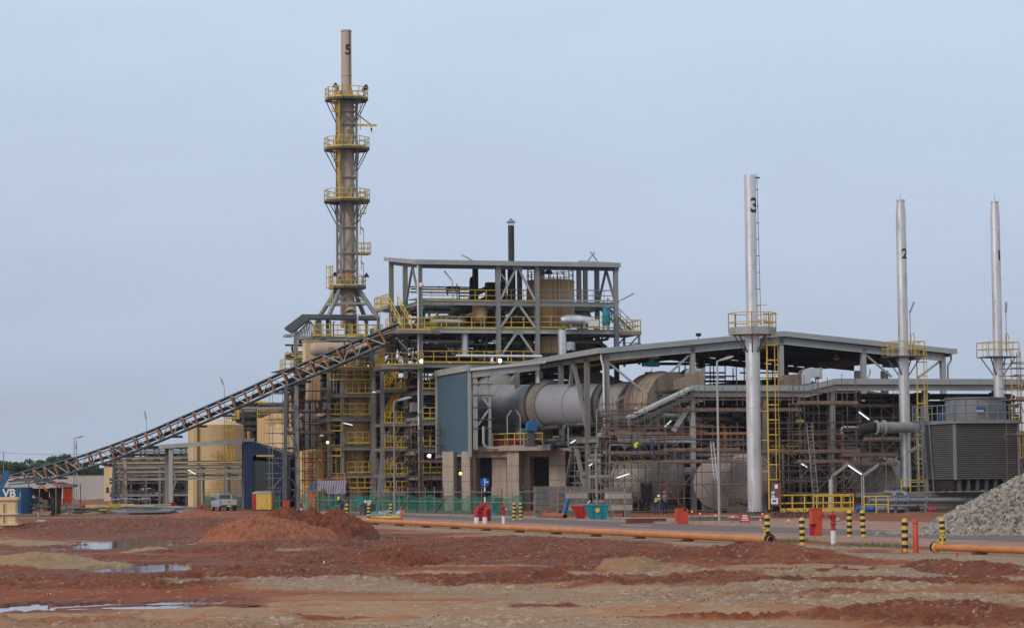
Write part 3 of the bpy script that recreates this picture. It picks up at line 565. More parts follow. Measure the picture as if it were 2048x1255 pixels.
for (px, y0, y1) in ((727, 460, 506), (727, 528, 572)):
    p = f.P(px, y0, -1); MB().tube([(p.x, -1, zz(y1)), (p.x, -1, p.z), (p.x-.25, -1, p.z+.25)], .035, 6).beam((p.x, -1, p.z), (p.x-.3, -1, p.z+.3), .12).obj('lamp_post', 'steel', f)
# =================================================================== PROCESS TOWER under the chimney
f = Fr(658, 247, GA).thing('process_tower', 'open grey steel process tower with yellow railed floors below chimney 5', 'steel tower')
LV = [948, 892, 834, 786, 735, 674]
cols = [658, 684, 743, 766]; us = [f.u(p) for p in cols]; top = f.z(674, 684); VD = [0, 8]
for i, u in enumerate(us):
    for v in VD:
        if i == 1 and v: continue
        beam('column', 'steel', f, (u, v, 0), (u, v, top+(.9 if i < 1 else 0)), .36, .36, True)
for y in LV:
    z = f.z(y, 700)
    for v in VD: beam('floor_beam', 'steel', f, (us[0]-.3, v-.2, z-.2), (us[3]+.3, v-.2, z-.2), .18, .38, True)
    for u in (us[0], us[2], us[3]): beam('floor_beam', 'steel', f, (u, 0, z-.25), (u, 8, z-.25), .2, .45, True)
    d = deck(f, [(us[0]-.3, -.1), (us[3]+.3, -.1), (us[3]+.3, 8.2), (us[0]-.3, 8.2)], z, .06, 'steel_d', 'floor')
def prail(f, y, x0, x1, v=0, back=None, yr=None, toe=.14, sp=.75, r=.04, mat='yellow', par=None):
    z = f.z(y, (x0+x1)/2, v); a = (f.u(x0, v, y), v, z); b = (f.u(x1, v, y), v, z); pts = [a, b]
    if back: pts = [(a[0], v+back, z), a, b, (b[0], v+back, z)]
    return MB().rail(pts, 1.1, sp, r, toe).obj('railing', mat, par or f)
for (y, x0, x1) in ((945, 695, 741), (886, 696, 741), (829, 686, 741), (829, 659, 682), (787, 692, 744), (735, 640, 760), (671, 630, 765), (976, 700, 745)): prail(f, y, x0, x1, -.35, .8 if y != 829 else None)
for i, y in enumerate(LV[:5]):    # V braces on the right bays
    z0 = f.z(y, 750); z1 = f.z(LV[i+1], 750)
    beam('brace', 'steel', f, (us[2], -.1, z0), ((us[2]+us[3])/2, -.1, z1-.5), .2); beam('brace', 'steel', f, (us[3], -.1, z0), ((us[2]+us[3])/2, -.1, z1-.5), .2)
    if i in (0, 3): beam('brace', 'steel', f, (us[0], 7.9, z0), (us[2], 7.9, z1), .16)
for k, (x, y0, y1) in enumerate(((668, 990, 892), (676, 945, 892), (690, 850, 800), (750, 945, 892), (735, 786, 735))):
    MB().ladder(f.u(x, .8), .8, f.z(y0, x), f.z(y1, x), .5, .035, True, (0, -1), .33).obj('ladder', 'yellow', f)
for k, (y0, y1, x) in enumerate(((945, 892, 752), (892, 834, 752), (834, 786, 752))):
    z0 = f.z(y0, x); z1 = f.z(y1, x); u = f.u(x, .5); MB().stair((u-.5, .6, z0), (u+1.0, .6, z1), .8, (0, 1, 0)).strail((u-.5, .6, z0), (u+1.0, .6, z1), .8, (0, 1, 0)).obj('stair', 'yellow', f)
g = f
tt = lambda n, l, c, px, Y, **k: Fr(px, Y, GA).thing(n, l, c, **k)
for (y, x0, x1, v) in ((912, 660, 682, -.3), (912, 700, 741, 1.2), (862, 660, 684, -.3), (862, 686, 741, 1.0), (808, 690, 741, .8), (760, 660, 741, -.3), (760, 745, 764, -.3), (710, 650, 700, -.3), (845, 745, 765, -.3), (905, 745, 765, -.3), (968, 660, 690, -.3)): prail(f, y, x0, x1, v, None, sp=.9)
for k, (x, y0, y1, v) in enumerate(((664, 892, 834, .4), (679, 834, 786, .4), (738, 892, 834, .6), (700, 948, 892, .6), (728, 834, 786, .6), (748, 735, 690, .3), (690, 735, 674, .3), (660, 786, 735, .3), (755, 990, 948, .3))): MB().ladder(f.u(x, v), v, f.z(y0, x), f.z(y1, x), .45, .035, k % 2 == 0, (0, -1), .33).obj('ladder', 'yellow', f)
rt_ = random.Random(17)
for k in range(34):
    x = rt_.uniform(660, 764); v = rt_.uniform(-.2, 2.2); ya = rt_.choice(LV)-rt_.uniform(0, 8); yb = ya-rt_.uniform(20, 60); p = f.P(x, ya, v); q = f.P(x, yb, v); d_ = Vector((rt_.uniform(-1.6, 1.6), 0, 0))
    MB().bent([p, (p.x, v, q.z), (p.x+d_.x, v, q.z)], rt_.uniform(.03, .1), 6).obj('pipe', rt_.choice(('steel_l', 'dark', 'silver_b', 'rustd', 'steel', 'pipegrey')), f)
# big beige reactor vessel standing inside the tower
t = tt('reactor_vessel', 'tall beige reactor column standing inside the process tower', 'vessel', 712, 250)
MB().lathe([(0, 0), (1.25, 0), (1.25, t.z(895, 712)), (1.5, t.z(890, 712)), (1.5, t.z(800, 712)), (1.1, t.z(786, 712)), (1.2, t.z(775, 712)), (1.2, t.z(742, 712)), (.8, t.z(735, 712)), (.8, t.z(668, 712)), (0, t.z(668, 712))], n=36).obj('shell', 'beige', t)
m = MB()
for y in (860, 842, 820, 765, 900): m.lathe([(1.5, t.z(y, 712)), (1.56, t.z(y, 712)), (1.56, t.z(y, 712)+.1), (1.5, t.z(y, 712)+.1)], n=36)
m.obj('stiffening_ring', 'beige', t)
t = tt('reactor_vessel', 'narrow beige cone bottomed hopper right of the tall reactor column', 'vessel', 752, 250)
MB().lathe([(0, t.z(835, 752)), (.35, t.z(833, 752)), (.85, t.z(800, 752)), (.85, t.z(776, 752)), (.3, t.z(770, 752)), (0, t.z(770, 752))], n=24).obj('shell', 'brownstack', t)
MB().tube([(0, 0, 0), (0, 0, t.z(834, 752))], .2, 10).obj('leg', 'steel', t)
t = tt('storage_tank', 'cream upright tank with orange access cages left of the process tower', 'tank', 628, 250)
r = 33*250/FX; MB().lathe([(0, 0), (r, 0), (r, t.z(905, 628)), (r*.98, t.z(902, 628)), (0, t.z(897, 628))], n=48).obj('shell', 'cream', t)
for (px, mt) in ((603, 'yellow'), (614, 'orange'), (641, 'yellow'), (652, 'orange')):
    u = t.u(px, -r-.3); MB().ladder(u, -r*.9-.3, 0.5, t.z(885 if px > 630 else 900, px), .5, .04, True, (0, -1), .45).obj('ladder', mt, t)
for k, y in enumerate((985, 955, 925)):
    MB().rail([(-r*.8, -r-.2, t.z(y, 628)), (r*.95, -r*.8, t.z(y, 628))], .9, .8, .035, .1).obj('railing', 'orange', t)
t = tt('storage_tank', 'wide cream tank with rusty rim railing above the blue shed', 'tank', 590, 272)
r = 52*272/FX; MB().lathe([(0, 0), (r, 0), (r, t.z(857, 590)), (r*1.02, t.z(857, 590)), (r*1.02, t.z(855, 590)), (r*.3, t.z(840, 590)), (0, t.z(838, 590))], n=56).obj('shell', 'cream', t)
MB().rail([(r*1.0*math.cos(a), r*1.0*math.sin(a), t.z(856, 590)) for a in [math.pi+math.pi*k/12 for k in range(13)]], 1.1, .8, .035, .12).obj('railing', 'yellow', t)
u = t.u(605, -r); MB().ladder(u-.5, -r-.1, t.z(980, 600), t.z(856, 600), .5, .03, False, (0, -1), .35).obj('ladder', 'steel', t)
u = t.u(641, -r*.6); MB().ladder(u, -r*.6, t.z(872, 640), t.z(838, 640), .6, .04, True, (1, -.5), .35).obj('ladder', 'yellow', t)
t = tt('orange_hopper', 'orange brown conical roof tank behind the scaffold left of the tower', 'tank', 562, 275)
MB().lathe([(0, 0), (2.6, 0), (2.6, t.z(838, 560)), (.8, t.z(826, 560)), (0, t.z(826, 560))], n=40).obj('shell', 'tan', t)
MB().rail([(2.6*math.cos(a), 2.6*math.sin(a), t.z(838, 560)) for a in [math.pi+math.pi*k/10 for k in range(11)]], 1.1, .8, .035).obj('railing', 'yellow', t)
# horizontal drum and gas duct
t = tt('dust_drum', 'horizontal pale brown drum with domed left end above the conveyor', 'drum', 622, 244)
z = t.z(698, 660); r = .68; MB().lathe([(0, -.1), (.35, -.05), (.58, .12), (r, .45), (r, 7.5), (0, 7.5)], (0, 0, z), 32, (1, 0, 0)).obj('shell', 'brownstack', t)
MB().lathe([(.7, 3.2), (.74, 3.2), (.74, 3.35), (.7, 3.35)], (0, 0, z), 32, (1, 0, 0)).obj('flange', 'steel_d', t)
for x in (1.5, 4.5, 6.5): MB().box((x, -.5, z-1.6), (x+.25, .5, z-.55)).obj('saddle', 'steel', t)
flat_text('IIIII', .45, (1.9, -.69, z), (math.pi/2, 0, 0), 'orange', t, 'painted_mark')
t = tt('duct_box', 'cream square duct box behind the domed drum', 'duct', 630, 249)
MB().box((-.9, 0, t.z(722, 630)), (.95, 1.6, t.z(681, 630))).box((-1, -.08, t.z(682, 630)), (1.05, 1.7, t.z(680, 630))).obj('housing', 'cream', t); MB().box((-.6, .2, t.z(800, 630)), (.6, 1.4, t.z(722, 630))).obj('chute', 'beige', t)
t = tt('flue_duct', 'brown sloping flue duct behind the conveyor top', 'duct', 745, 252)
MB().bent([t.P(700, 700, 0), t.P(745, 706, 0), t.P(790, 684, 0), t.P(796, 650, 0)], .85, 18).obj('duct', 'brownstack', t)
MB().tube([t.P(735, 760, -.5), t.P(760, 762, -.5), t.P(770, 800, -.5)], .5, 12).obj('side_duct', 'steel_d', t)
# =================================================================== LEFT WING of the tower (roofed truss)
f = Fr(592, 256, GA).thing('gabled_steel_frame', 'grey roofed steel frame with a sloping truss left of chimney 5', 'steel frame')
u0 = 0; u1 = f.u(745, 0, 660); zt = f.z(642, 690); ze = f.z(669, 592); um = f.u(616, 0, 650)
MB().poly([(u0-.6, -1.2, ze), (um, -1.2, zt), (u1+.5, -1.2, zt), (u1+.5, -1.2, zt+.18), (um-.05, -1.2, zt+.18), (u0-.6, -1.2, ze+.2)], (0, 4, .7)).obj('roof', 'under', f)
MB().box((u0-1.2, -1, ze-.25), (u0-.4, .5, ze)).obj('gutter', 'steel_l', f)
zb = f.z(676, 600)
beams(f, 'steel_l', [((u0-.3, -.8, zb), (f.u(655, 0), -.8, zb))], .2, .4); beams(f, 'steel_l', [((u0, -.8, ze), (um, -.8, zt-.1)), ((um, -.8, zt-.1), (f.u(640, 0, 660), -.8, zb+.3))], .16, .2, 'rafter')
for k in range(1, 6): u = u0+(um-u0)*k/5.; z = ze+(zt-ze)*k/5.-.1; beam('truss_web', 'steel_l', f, (u, -.8, zb), (u, -.8, z), .1); beam('truss_web', 'steel_l', f, (u-(um-u0)/5., -.8, zb), (u, -.8, z), .08)
for px in (592, 614, 640, 700): beam('column', 'steel', f, (f.u(px, -.8), -.8, 0), (f.u(px, -.8), -.8, zb if px < 640 else zt), .36, .36, True)
for px in (592, 640, 745): beam('column', 'steel', f, (f.u(px, 7), 7, 0), (f.u(px, 7), 7, zt-.3), .36, .36, True)
for y, x0, x1 in ((738, 570, 660), (762, 575, 660), (775, 582, 745)):
    z = f.z(y, 600); beam('floor_beam', 'steel_d', f, (f.u(x0, -1), -1, z-.2), (f.u(x1, -1), -1, z-.2), .2, .35, True); deck(f, [(f.u(x0, -1), -1), (f.u(x1, -1), -1), (f.u(x1, -1), 7), (f.u(x0, -1), 7)], z, .08, 'steel_d', 'floor')
prail(f, 738, 571, 592, -1, 3); prail(f, 738, 592, 615, -1, None); prail(f, 716, 592, 610, -1.1, None)
prail(f, 671, 632, 760, -3.0, 2.5)
deck(f, [(f.u(630, -3), -3), (f.u(765, -3), -3), (f.u(765, -3), 3), (f.u(630, -3), 3)], f.z(672, 690, -3), .1, 'steel_d', 'floor'); beam('floor_beam', 'steel', f, (f.u(630, -3), -3.05, f.z(678, 690, -3)), (f.u(765, -3), -3.05, f.z(678, 690, -3)), .2, .55, True)
clutter(f, 0, 9, 0, 6, f.z(735, 640), f.z(680, 640), 3, 'pipes and drums under the sloping truss roof left of chimney 5', 14, 2, 8, 3)
clutter(f, 0, 9, 0, 6, f.z(860, 640), f.z(765, 640), 4, 'dark pipes and vessels above the cream tanks', 34, 6, 16, 5, ('dark', 'rustd', 'steel', 'steel_d', 'beige', 'brownstack'))
f = g
clutter(f, .3, 5, 5, 7.5, f.z(945, 700), f.z(895, 700), 7, 'pipes behind the lowest railed floor of the process tower', 16, 2, 8, 3)
clutter(f, .3, 5, 5, 7.5, f.z(890, 700), f.z(836, 700), 8, 'pipes and ducts behind the second railed floor of the process tower', 16, 2, 8, 3)
clutter(f, .3, 5, 5, 7.5, f.z(832, 700), f.z(736, 700), 9, 'pipes and drums in the upper floors of the process tower', 26, 4, 14, 4)
clutter(f, .0, 5, 1, 7.5, .2, f.z(950, 700), 10, 'dark machinery at ground level under the process tower', 24, 3, 16, 6, ('dark', 'black', 'steel_d', 'rustd'))
clutter(f, -1, 7, 9, 14, .2, f.z(740, 700), 13, 'dark mass of pipes and tanks behind the process tower', 50, 12, 40, 16, ('dark', 'steel_d', 'rustd', 'beige', 'steel'))
# =================================================================== TALL BUILDING FRAME
f = Fr(840, 238, GA).thing('tall_steel_frame', 'tall flat roofed open steel frame in the centre with several equipment floors', 'steel frame'); B = f
cp = [840, 996, 1074, 1232]; us = [f.u(p, 0, 620) for p in cp]; VB = [0, 6, 12]; zt = f.z(530, 1000)
for i, u in enumerate(us):
    for v in VB:
        if i in (1,) and v > 0: continue
        beam('column', 'steel', f, (u, v, 0), (u, v, zt+v*.1), .42, .42, True)
for px in (1171,): beam('column', 'steel', f, (f.u(px, 12, 600), 12, 0), (f.u(px, 12, 600), 12, zt+1.2), .4, .4, True)
beam('column', 'steel_d', f, (f.u(951, 12, 600), 12, 0), (f.u(951, 12, 600), 12, zt+1.2), .5, .5, True)
ul, ur = us[0]-.2, us[3]+.3
RS = 1.5
MB().poly([(ul-.25, -.5, zt), (ul-.25, 13, zt+RS), (ul-.25, 13, zt+RS+.12), (ul-.25, -.5, zt+.12)], (ur-ul+.25, 0, 0)).obj('roof', 'roofing', f)
MB().box((ul-.32, -.62, zt-.08), (ur+.05, -.5, zt+.36)).poly([(ul-.32, -.5, zt-.08), (ul-.32, 13.05, zt+RS-.08), (ul-.32, 13.05, zt+RS+.3), (ul-.32, -.5, zt+.36)], (.07, 0, 0)).poly([(ur, -.5, zt-.08), (ur, 13.05, zt+RS-.08), (ur, 13.05, zt+RS+.3), (ur, -.5, zt+.36)], (.05, 0, 0)).obj('fascia', 'roofing', f)
beams(f, 'steel_d', [((ul, 0, zt-.2), (ur, 0, zt-.2)), ((ul, 6, zt+.45), (ur, 6, zt+.45)), ((ul, 12, zt+1.15), (ur, 12, zt+1.15))]+[((u, 0, zt-.2), (u, 12, zt+1.15)) for u in us], .25, .4, 'roof_beam')
m = MB()
for k in range(24): u = ul+(ur-ul)*k/23; m.beam((u, -.3, zt-.04), (u, 12.8, zt+RS-.06), .08, .1)
m.obj('purlin', 'steel_d', f)
DL = {602: (786, 1228), 657: (838, 1232), 726: (838, 1095), 780: (770, 1095), 840: (770, 1095), 895: (770, 1095), 948: (770, 1060)}
for y, (x0, x1) in DL.items():
    z = f.z(y, 1000); uA = us[0]-.2; uB = us[3]+.2
    for v in (0, 6, 12): beam('floor_beam', 'steel_l' if y == 657 and v == 0 else 'steel', f, (uA, v-.1, z-.24), (uB, v-.1, z-.24), .2, .42, True)
    for u in us: beam('floor_beam', 'steel', f, (u, 0, z-.24), (u, 12, z-.24), .2, .38, True)
    if y == 602: deck(f, [(uA, -.1), (us[1]-3, -.1), (us[1]-3, 1.2), (uA, 1.2)], z, .07, 'steel_d', 'floor'); deck(f, [(us[1]-3, 5), (uB-4, 5), (uB-4, 9), (us[1]-3, 9)], z, .07, 'steel_d', 'floor'); deck(f, [(us[1]-3, -.1), (uB, -.1), (uB, 1.2), (us[1]-3, 1.2)], z+.005, .07, 'steel_d', 'floor')
    else: deck(f, [(uA, -.1), (uB, -.1), (uB, 12), (uA, 12)], z, .07, 'steel_d', 'floor')
for px0, px1 in ((842, 994), (998, 1072), (1076, 1230)):
    prail(f, 602, px0, px1, 1.2 if px0 != 842 else 0, None, sp=1.1, r=.032, mat='steel_l' if px0 > 1000 else 'yellow'); prail(f, 602, px0, px1, 11.8, None, sp=1.1, r=.03)
    prail(f, 656, px0, px1, 0, None, sp=1.3)
    if px1 < 1100: prail(f, 725, px0, px1, -.3, None, sp=1.2)
for (y0, y1) in ((532, 600), (606, 655), (662, 712)):     # K bracing of the middle bay
    a = Vector(((us[1]+us[2])/2, -.05, f.z(y0, 1035))); 
    for u in (us[1]+.2, us[2]-.2): beam('brace', 'steel_l', f, a, (u, -.05, f.z(y1, 1035)), .2)
    MB().box(a-Vector((.5, .12, .35)), a+Vector((.5, .12, .1))).obj('gusset', 'steel', f)
for (v0, y0, y1) in ((0, 528, 600),):                      # inverted V on the two end walls
    for u in (us[0], us[3]): 
        for vv in (.2, 5.8): beam('brace', 'steel', f, (u, 3, f.z(y0, 840)), (u, vv, f.z(y1, 840)), .2)
for yy0, yy1 in ((606, 655), (662, 722)): 
    for vv in (6.2, 11.8): beam('brace', 'steel', f, (us[0], 9, f.z(yy0, 840)), (us[0], vv, f.z(yy1, 840)), .2); beam('brace', 'steel_d', f, (us[3], 9, f.z(yy0, 840)), (us[3], vv, f.z(yy1, 840)), .2)
beam('brace', 'steel_l', f, (us[2]+.5, 2, f.z(668, 1080)), (us[2]+4.2, 2, f.z(696, 1100)), .15)
MB().tube([(us[0]-.28, -.35, 1.5), (us[0]-.28, -.35, zt-.1)], .085, 8).obj('downpipe', 'white', f)
# left landings and stair
z1 = f.z(602, 800); z2 = f.z(661, 800); z3 = f.z(731, 800)
zL = z2; PL = [(-3.0, -1.2), (.9, -1.2), (2.2, 0), (2.2, 1), (-3.0, 1)]
deck(f, PL, zL, .3, 'steel', 'landing'); MB().rail([(-3.0, 1, zL), (-3.0, -1.2, zL), (.9, -1.2, zL), (2.2, -.1, zL+.3)], 1.15, .7, .045, .16).obj('railing', 'yellow', f)
deck(f, [(-3.0, 1), (-.2, 1), (-.2, 12), (-3.0, 12)], zL, .3, 'steel', 'landing'); deck(f, [(-1.6, 6), (-.2, 6), (-.2, 12), (-1.6, 12)], z1, .25, 'steel', 'landing')
MB().rail([(-.2, 12, z1), (-1.6, 12, z1), (-1.6, 6, z1)], 1.15, .7, .045).obj('railing', 'yellow', f)
sa = Vector((-1.6, .2, zL)); sb = Vector((-1.6, 6, z1)); MB().stair(sa, sb, .95, (1, 0, 0)).obj('stair', 'steel_d', f); MB().strail(sa, sb, .95, (1, 0, 0), .05).obj('stair_railing', 'yellow', f)
deck(f, [(-3.6, -1), (-.2, -1.6), (.4, -.3), (.4, 4), (-3.6, 4)], z3, .35, 'steel', 'landing'); MB().rail([(-3.6, 3, z3), (-3.6, -1, z3), (-1.6, -1.6, z3), (0, -1.6, z3)], 1.15, .6, .045, .16).obj('railing', 'yellow', f)
beam('brace', 'steel', f, (-3.0, -1, zL-.2), (-.1, -.3, f.z(724, 838)), .16); beam('brace', 'steel', f, (-3.0, 11, zL-.2), (-.1, 11, f.z(700, 838)), .16); beam('brace', 'steel', f, (-2.4, -1.3, z3-.2), (-.1, -.2, f.z(748, 838)), .14)
# right landing and stair
zr = f.z(663, 1255); ur_ = us[3]; deck(f, [(ur_+.2, 0), (ur_+2.6, 0), (ur_+2.6, 5), (ur_+.2, 5)], zr, .3, 'steel', 'landing')
MB().rail([(ur_+.3, 0, zr), (ur_+2.5, 0, zr), (ur_+2.5, 5, zr)], 1.15, .8, .045, .14).obj('railing', 'yellow', f)
sa = Vector((ur_+1.2, 1.0, zr)); sb = Vector((ur_+.2, 6, z1)); MB().stair(sa, sb, .9, (1, 0, 0)).strail(sa, sb, .9, (1, 0, 0), .04).obj('stair', 'steel_l', f)
for u, v in ((ur_+2.4, .2), (ur_+2.4, 4.8)): beam('landing_post', 'steel', f, (u, v, zr-3.2), (u, v, zr), .2); beam('brace', 'steel_d', f, (ur_+.2, v, zr-2.6), (u, v, zr-.3), .12)
MB().rail([(ur_+.3, 0, zr-2.2), (ur_+2.5, 0, zr-2.2), (ur_+2.5, 5, zr-2.2)], 1.1, .5, .03, 0).obj('railing', 'steel_d', f)
# low left decks (stair tower between the two frames)
f2 = Fr(766, 243, GA).thing('stair_tower', 'narrow grey stair tower with stacked yellow railed landings left of the tall frame', 'stair tower')
w = f2.u(812, 0)
for u in (0, w):
    for v in (0, 4): beam('column', 'steel', f2, (u, v, 0), (u, v, f2.z(730, 790)), .34, .34, True)
for k, (y, x0, x1) in enumerate(((778, 772, 811), (846, 769, 812), (895, 769, 811), (948, 765, 812), (985, 768, 812))):
    z = f2.z(y, 790); deck(f2, [(0, -.6), (w, -.6), (w, 4), (0, 4)], z, .3, 'steel', 'landing'); MB().rail([(.1, -.6, z), (w, -.6, z)], 1.1, .55, .045, .14).obj('railing', 'yellow', f2)
    if k < 4: z2_ = f2.z((731, 778, 846, 895)[k], 790); MB().stair((w*.15, .3, z), (w*.85, .3, z2_), .9, (0, 1, 0)).strail((w*.15, .3, z), (w*.85, .3, z2_), .9, (0, 1, 0), .045).obj('stair', 'yellow', f2)
    else: MB().stair((w*.1, .5, 0), (w*.9, .5, z), .9, (0, 1, 0)).obj('stair', 'yellow', f2)
beam('brace', 'steel', f2, (0, -.1, f2.z(900, 770)), (.9, -.1, f2.z(850, 770)), .22); beam('brace', 'steel', f2, (-.5, 0, 0), (0, 0, f2.z(900, 770)), .3)
clutter(f2, .2, w, 4.5, 9, .3, f2.z(735, 790), 21, 'pipes behind the stacked landings of the stair tower', 40, 6, 20, 8, ('dark', 'steel_d', 'rustd', 'steel', 'tan'))
# dark stack with a cap
t = tt('capped_stack', 'thin black smoke stack with a grey conical cap rising through the roof', 'smoke stack', 1027, 243)
r = 6.2*243/FX; z0 = t.z(655, 1027); z1 = t.z(451, 1027); MB().lathe([(r*1.3, z0-8), (r*1.3, t.z(532, 1027)), (r, t.z(530, 1027)), (r, z1), (r*.85, z1), (r*.85, z1-.5)], n=28).obj('pipe', 'blackpole', t)
m = MB()
for k in range(6): a = k*math.pi/3; m.beam((r*.9*math.cos(a), r*.9*math.sin(a), z1-.1), (r*.9*math.cos(a), r*.9*math.sin(a), z1+.32), .05)
m.obj('cap_support', 'silver_b', t); MB().lathe([(r*1.5, z1+.28), (r*1.5, z1+.33), (0.02, z1+.72), (0, z1+.72)], n=24).obj('cap', 'pipegrey', t)
# tan roof tank
t = tt('flat_top_tank', 'tan flat topped tank with a railed roof at the top of the tall frame', 'tank', 1105, 246.5)
r = 48*246/FX; z0 = t.z(655, 1105); z1 = t.z(566, 1105); MB().lathe([(0, z0), (r, z0), (r, z1), (r*1.02, z1), (r*1.02, z1+.15), (r*.3, z1+.35), (0, z1+.4)], n=56).obj('shell', 'tan', t)
m = MB()
for zq in (z0+.4, (z0+z1)/2): m.lathe([(r, zq), (r+.06, zq), (r+.06, zq+.08), (r, zq+.08)], n=48)
m.obj('stiffening_ring', 'tan', t)
MB().rail([(r*.97*math.cos(a), r*.97*math.sin(a), z1+.15) for a in [2*math.pi*k/20 for k in range(21)]], 1.1, .9, .035, .1).obj('railing', 'yellow', t)
MB().tube([(-.9, .3, z1), (-.9, .3, t.z(534, 1085))], .42, 16).lathe([(.42, 0), (.5, 0), (.5, .08), (.42, .08)], (-.9, .3, t.z(545, 1085)), 16).obj('vent_pipe', 'silver_b', t)
p = t.P(1097, 523+22, -.5); MB().lathe([(0, .3), (.3, .2), (.45, -.05), (.42, -.07), (0, 0)], p, 14).tube([p, (p.x, p.y, z1)], .05, 6).obj('vent_cap', 'red', t)
for px in (1118, 1124, 1110): u = t.u(px, -r); MB().tube([(u, -r*.98, z0), (u, -r*.98, z1+.5)], .06, 6).obj('riser_pipe', 'rustd' if px == 1118 else 'steel', t)
p = t.P(1103, 560, -1); MB().beam(p, p+Vector((.7, 0, -.5)), .4).obj('manhole_hatch', 'dark', t)
# vessels and machines on the floors
def drum(name, label, px, Y, yt, yb, hw, mat, dome=.3, cat='vessel', **k):
    t = Fr(px, Y, GA).thing(name, label, cat, k.get('group')); r = hw*Y/FX; z0 = t.z(yb, px); z1 = t.z(yt, px)
    MB().lathe([(0, z0), (r*.7, z0+.05), (r, z0+.3), (r, z1-dome), (r*.8, z1-dome*.4), (r*.3, z1), (0, z1)], n=28).obj('shell', mat, t)
    m = MB()
    for zz_ in (z0+.35, z1-dome-.05, (z0+z1)/2): m.lathe([(r, zz_), (r+.045, zz_), (r+.045, zz_+.07), (r, zz_+.07)], n=28)
    m.obj('flange', mat, t)
    for a in (0.4, 2.5, 4.6): MB().beam((r*.8*math.cos(a), r*.8*math.sin(a), z0-.5), (r*.8*math.cos(a), r*.8*math.sin(a), z0+.3), .1).obj('leg', 'steel', t)
    return t
drum('hopper_vessel', 'tan round bottomed vessel hanging under the upper floor left of the black stack', 963, 241, 600, 643, 15, 'tan')
drum('teal_drum', 'teal drum at the right corner of the railed equipment floor', 1217, 242, 612, 652, 8, 'teal', .2, 'drum')
drum('teal_drum', 'narrow teal drum just right of the front left column of the tall frame', 849, 242, 612, 645, 4, 'teal', .2, 'drum')
drum('storage_vessel', 'tan vessel below the railed floor right of the braced bay', 1103, 244, 668, 712, 24, 'tan')
for (px, hw) in ((932, 8.5), (1127, 9)):
    t = Fr(px, 241, GA).thing('silver_duct', 'shiny silver vertical duct under the railed floor, '+('left of' if px < 1000 else 'right of')+' the braced bay', 'duct')
    r = hw*241/FX; MB().lathe([(r, t.z(712, px)), (r, t.z(660, px)), (0, t.z(660, px))], n=24).obj('pipe', 'silver_b', t)
    m = MB()
    for y in (668, 684, 700): m.lathe([(r, t.z(y, px)), (r+.05, t.z(y, px)), (r+.05, t.z(y, px)+.05), (r, t.z(y, px)+.05)], n=24)
    m.obj('band', 'silver_b', t)
# long silver insulated exchangers on the floor
for (x0, x1, yt, yb, lab, mt) in ((862, 935, 630, 655, 'silver foil wrapped exchanger lying on the railed floor at left', 'silver_b'), (1124, 1190, 629, 652, 'grey domed exchanger lying on the railed floor at right', 'silver')):
    t = Fr(x0, 240.5, GA).thing('heat_exchanger', lab, 'heat exchanger'); L = t.u(x1); r = (yb-yt)/2*240/FX; z = t.z((yt+yb)/2, (x0+x1)/2)
    MB().lathe([(0, 0), (r*.6, .05), (r*.95, .5), (r, 1.2), (r, L*.55), (r*.7, L*.9), (.15, L), (0, L)], (0, 0, z), 24, (1, 0, 0)).obj('shell', mt, t)
    for q in (.25, .65): MB().box((L*q, -r*.7, z-r-.25), (L*q+.2, r*.7, z-r*.6)).obj('saddle', 'steel', t)
t = Fr(1193, 240.5, GA).thing('white_cabinet', 'small white cabinet standing on the railed floor beside the teal drum', 'cabinet'); MB().box((-.45, 0, t.z(652, 1193)), (.45, .6, t.z(639, 1193))).box((-.49, -.04, t.z(639.5, 1193)), (.49, .64, t.z(638, 1193))).obj('housing', 'white', t)
t = Fr(925, 245, GA).thing('inclined_feeder', 'dark inclined conveyor feeder climbing to the machine by the black stack', 'feeder')
a = t.P(870, 648, 0); b = t.P(985, 590, 0); MB().beam(a, b, .8, .45).obj('trough', 'dark', t); MB().box(t.P(975, 598, -.4), t.P(1005, 566, .6)).obj('drive_housing', 'dark', t); MB().poly([t.P(1005, 566, -.4), t.P(1020, 600, -.4), t.P(985, 600, -.4)], (0, 1, 0)).obj('chute', 'dark', t)
MB().bent([t.P(943, 600, 0), t.P(943, 556, 0), t.P(953, 556, 0)], .22, 10).obj('exhaust_pipe', 'dark', t)
for k in range(4): q = a.lerp(b, .15+.22*k); MB().beam(q, q-Vector((.2, 0, 1.2)), .12).obj('leg', 'dark', t)
m = MB()
for k in range(6): q = t.P(955+k*7, 585-k*3, .1); m.lathe([(0, -.25), (.22, -.2), (.3, 0), (.22, .2), (0, .25)], q, 10, (0, 1, 0))
m.obj('roller', 'rustd', t)
# pipes and lamps on the upper floors
clutter(B, us[0]+.8, us[1], 3, 11, B.z(600, 900), B.z(560, 900), 31, 'dark piping on the top floor left of the black stack', 10, 0, 6, 2, ('dark', 'steel_d', 'steel'), rp=(.04, .09))
clutter(B, us[0]+1, us[2], 2, 11, B.z(655, 900), B.z(606, 900), 32, 'dark piping and hoppers below the top floor of the tall frame', 26, 4, 18, 6, ('dark', 'steel_d', 'rustd', 'tan'))
clutter(B, us[2]+1, us[3]-.5, 6, 11, B.z(655, 900), B.z(606, 900), 33, 'piping behind the grey exchanger on the railed floor', 14, 1, 8, 1, ('dark', 'steel_d', 'steel', 'tan'))
clutter(B, us[0]+.5, us[1]-.3, 1.5, 11, B.z(724, 900), B.z(664, 900), 34, 'pipes, drums and brackets on the third floor at the left of the tall frame', 36, 5, 20, 6)
clutter(B, us[1]+.5, us[2]+2, 1.5, 11, B.z(724, 900), B.z(664, 900), 35, 'dark vessels behind the braced bay on the third floor', 26, 9, 14, 8, ('dark', 'rustd', 'teal', 'beige', 'steel_d'))
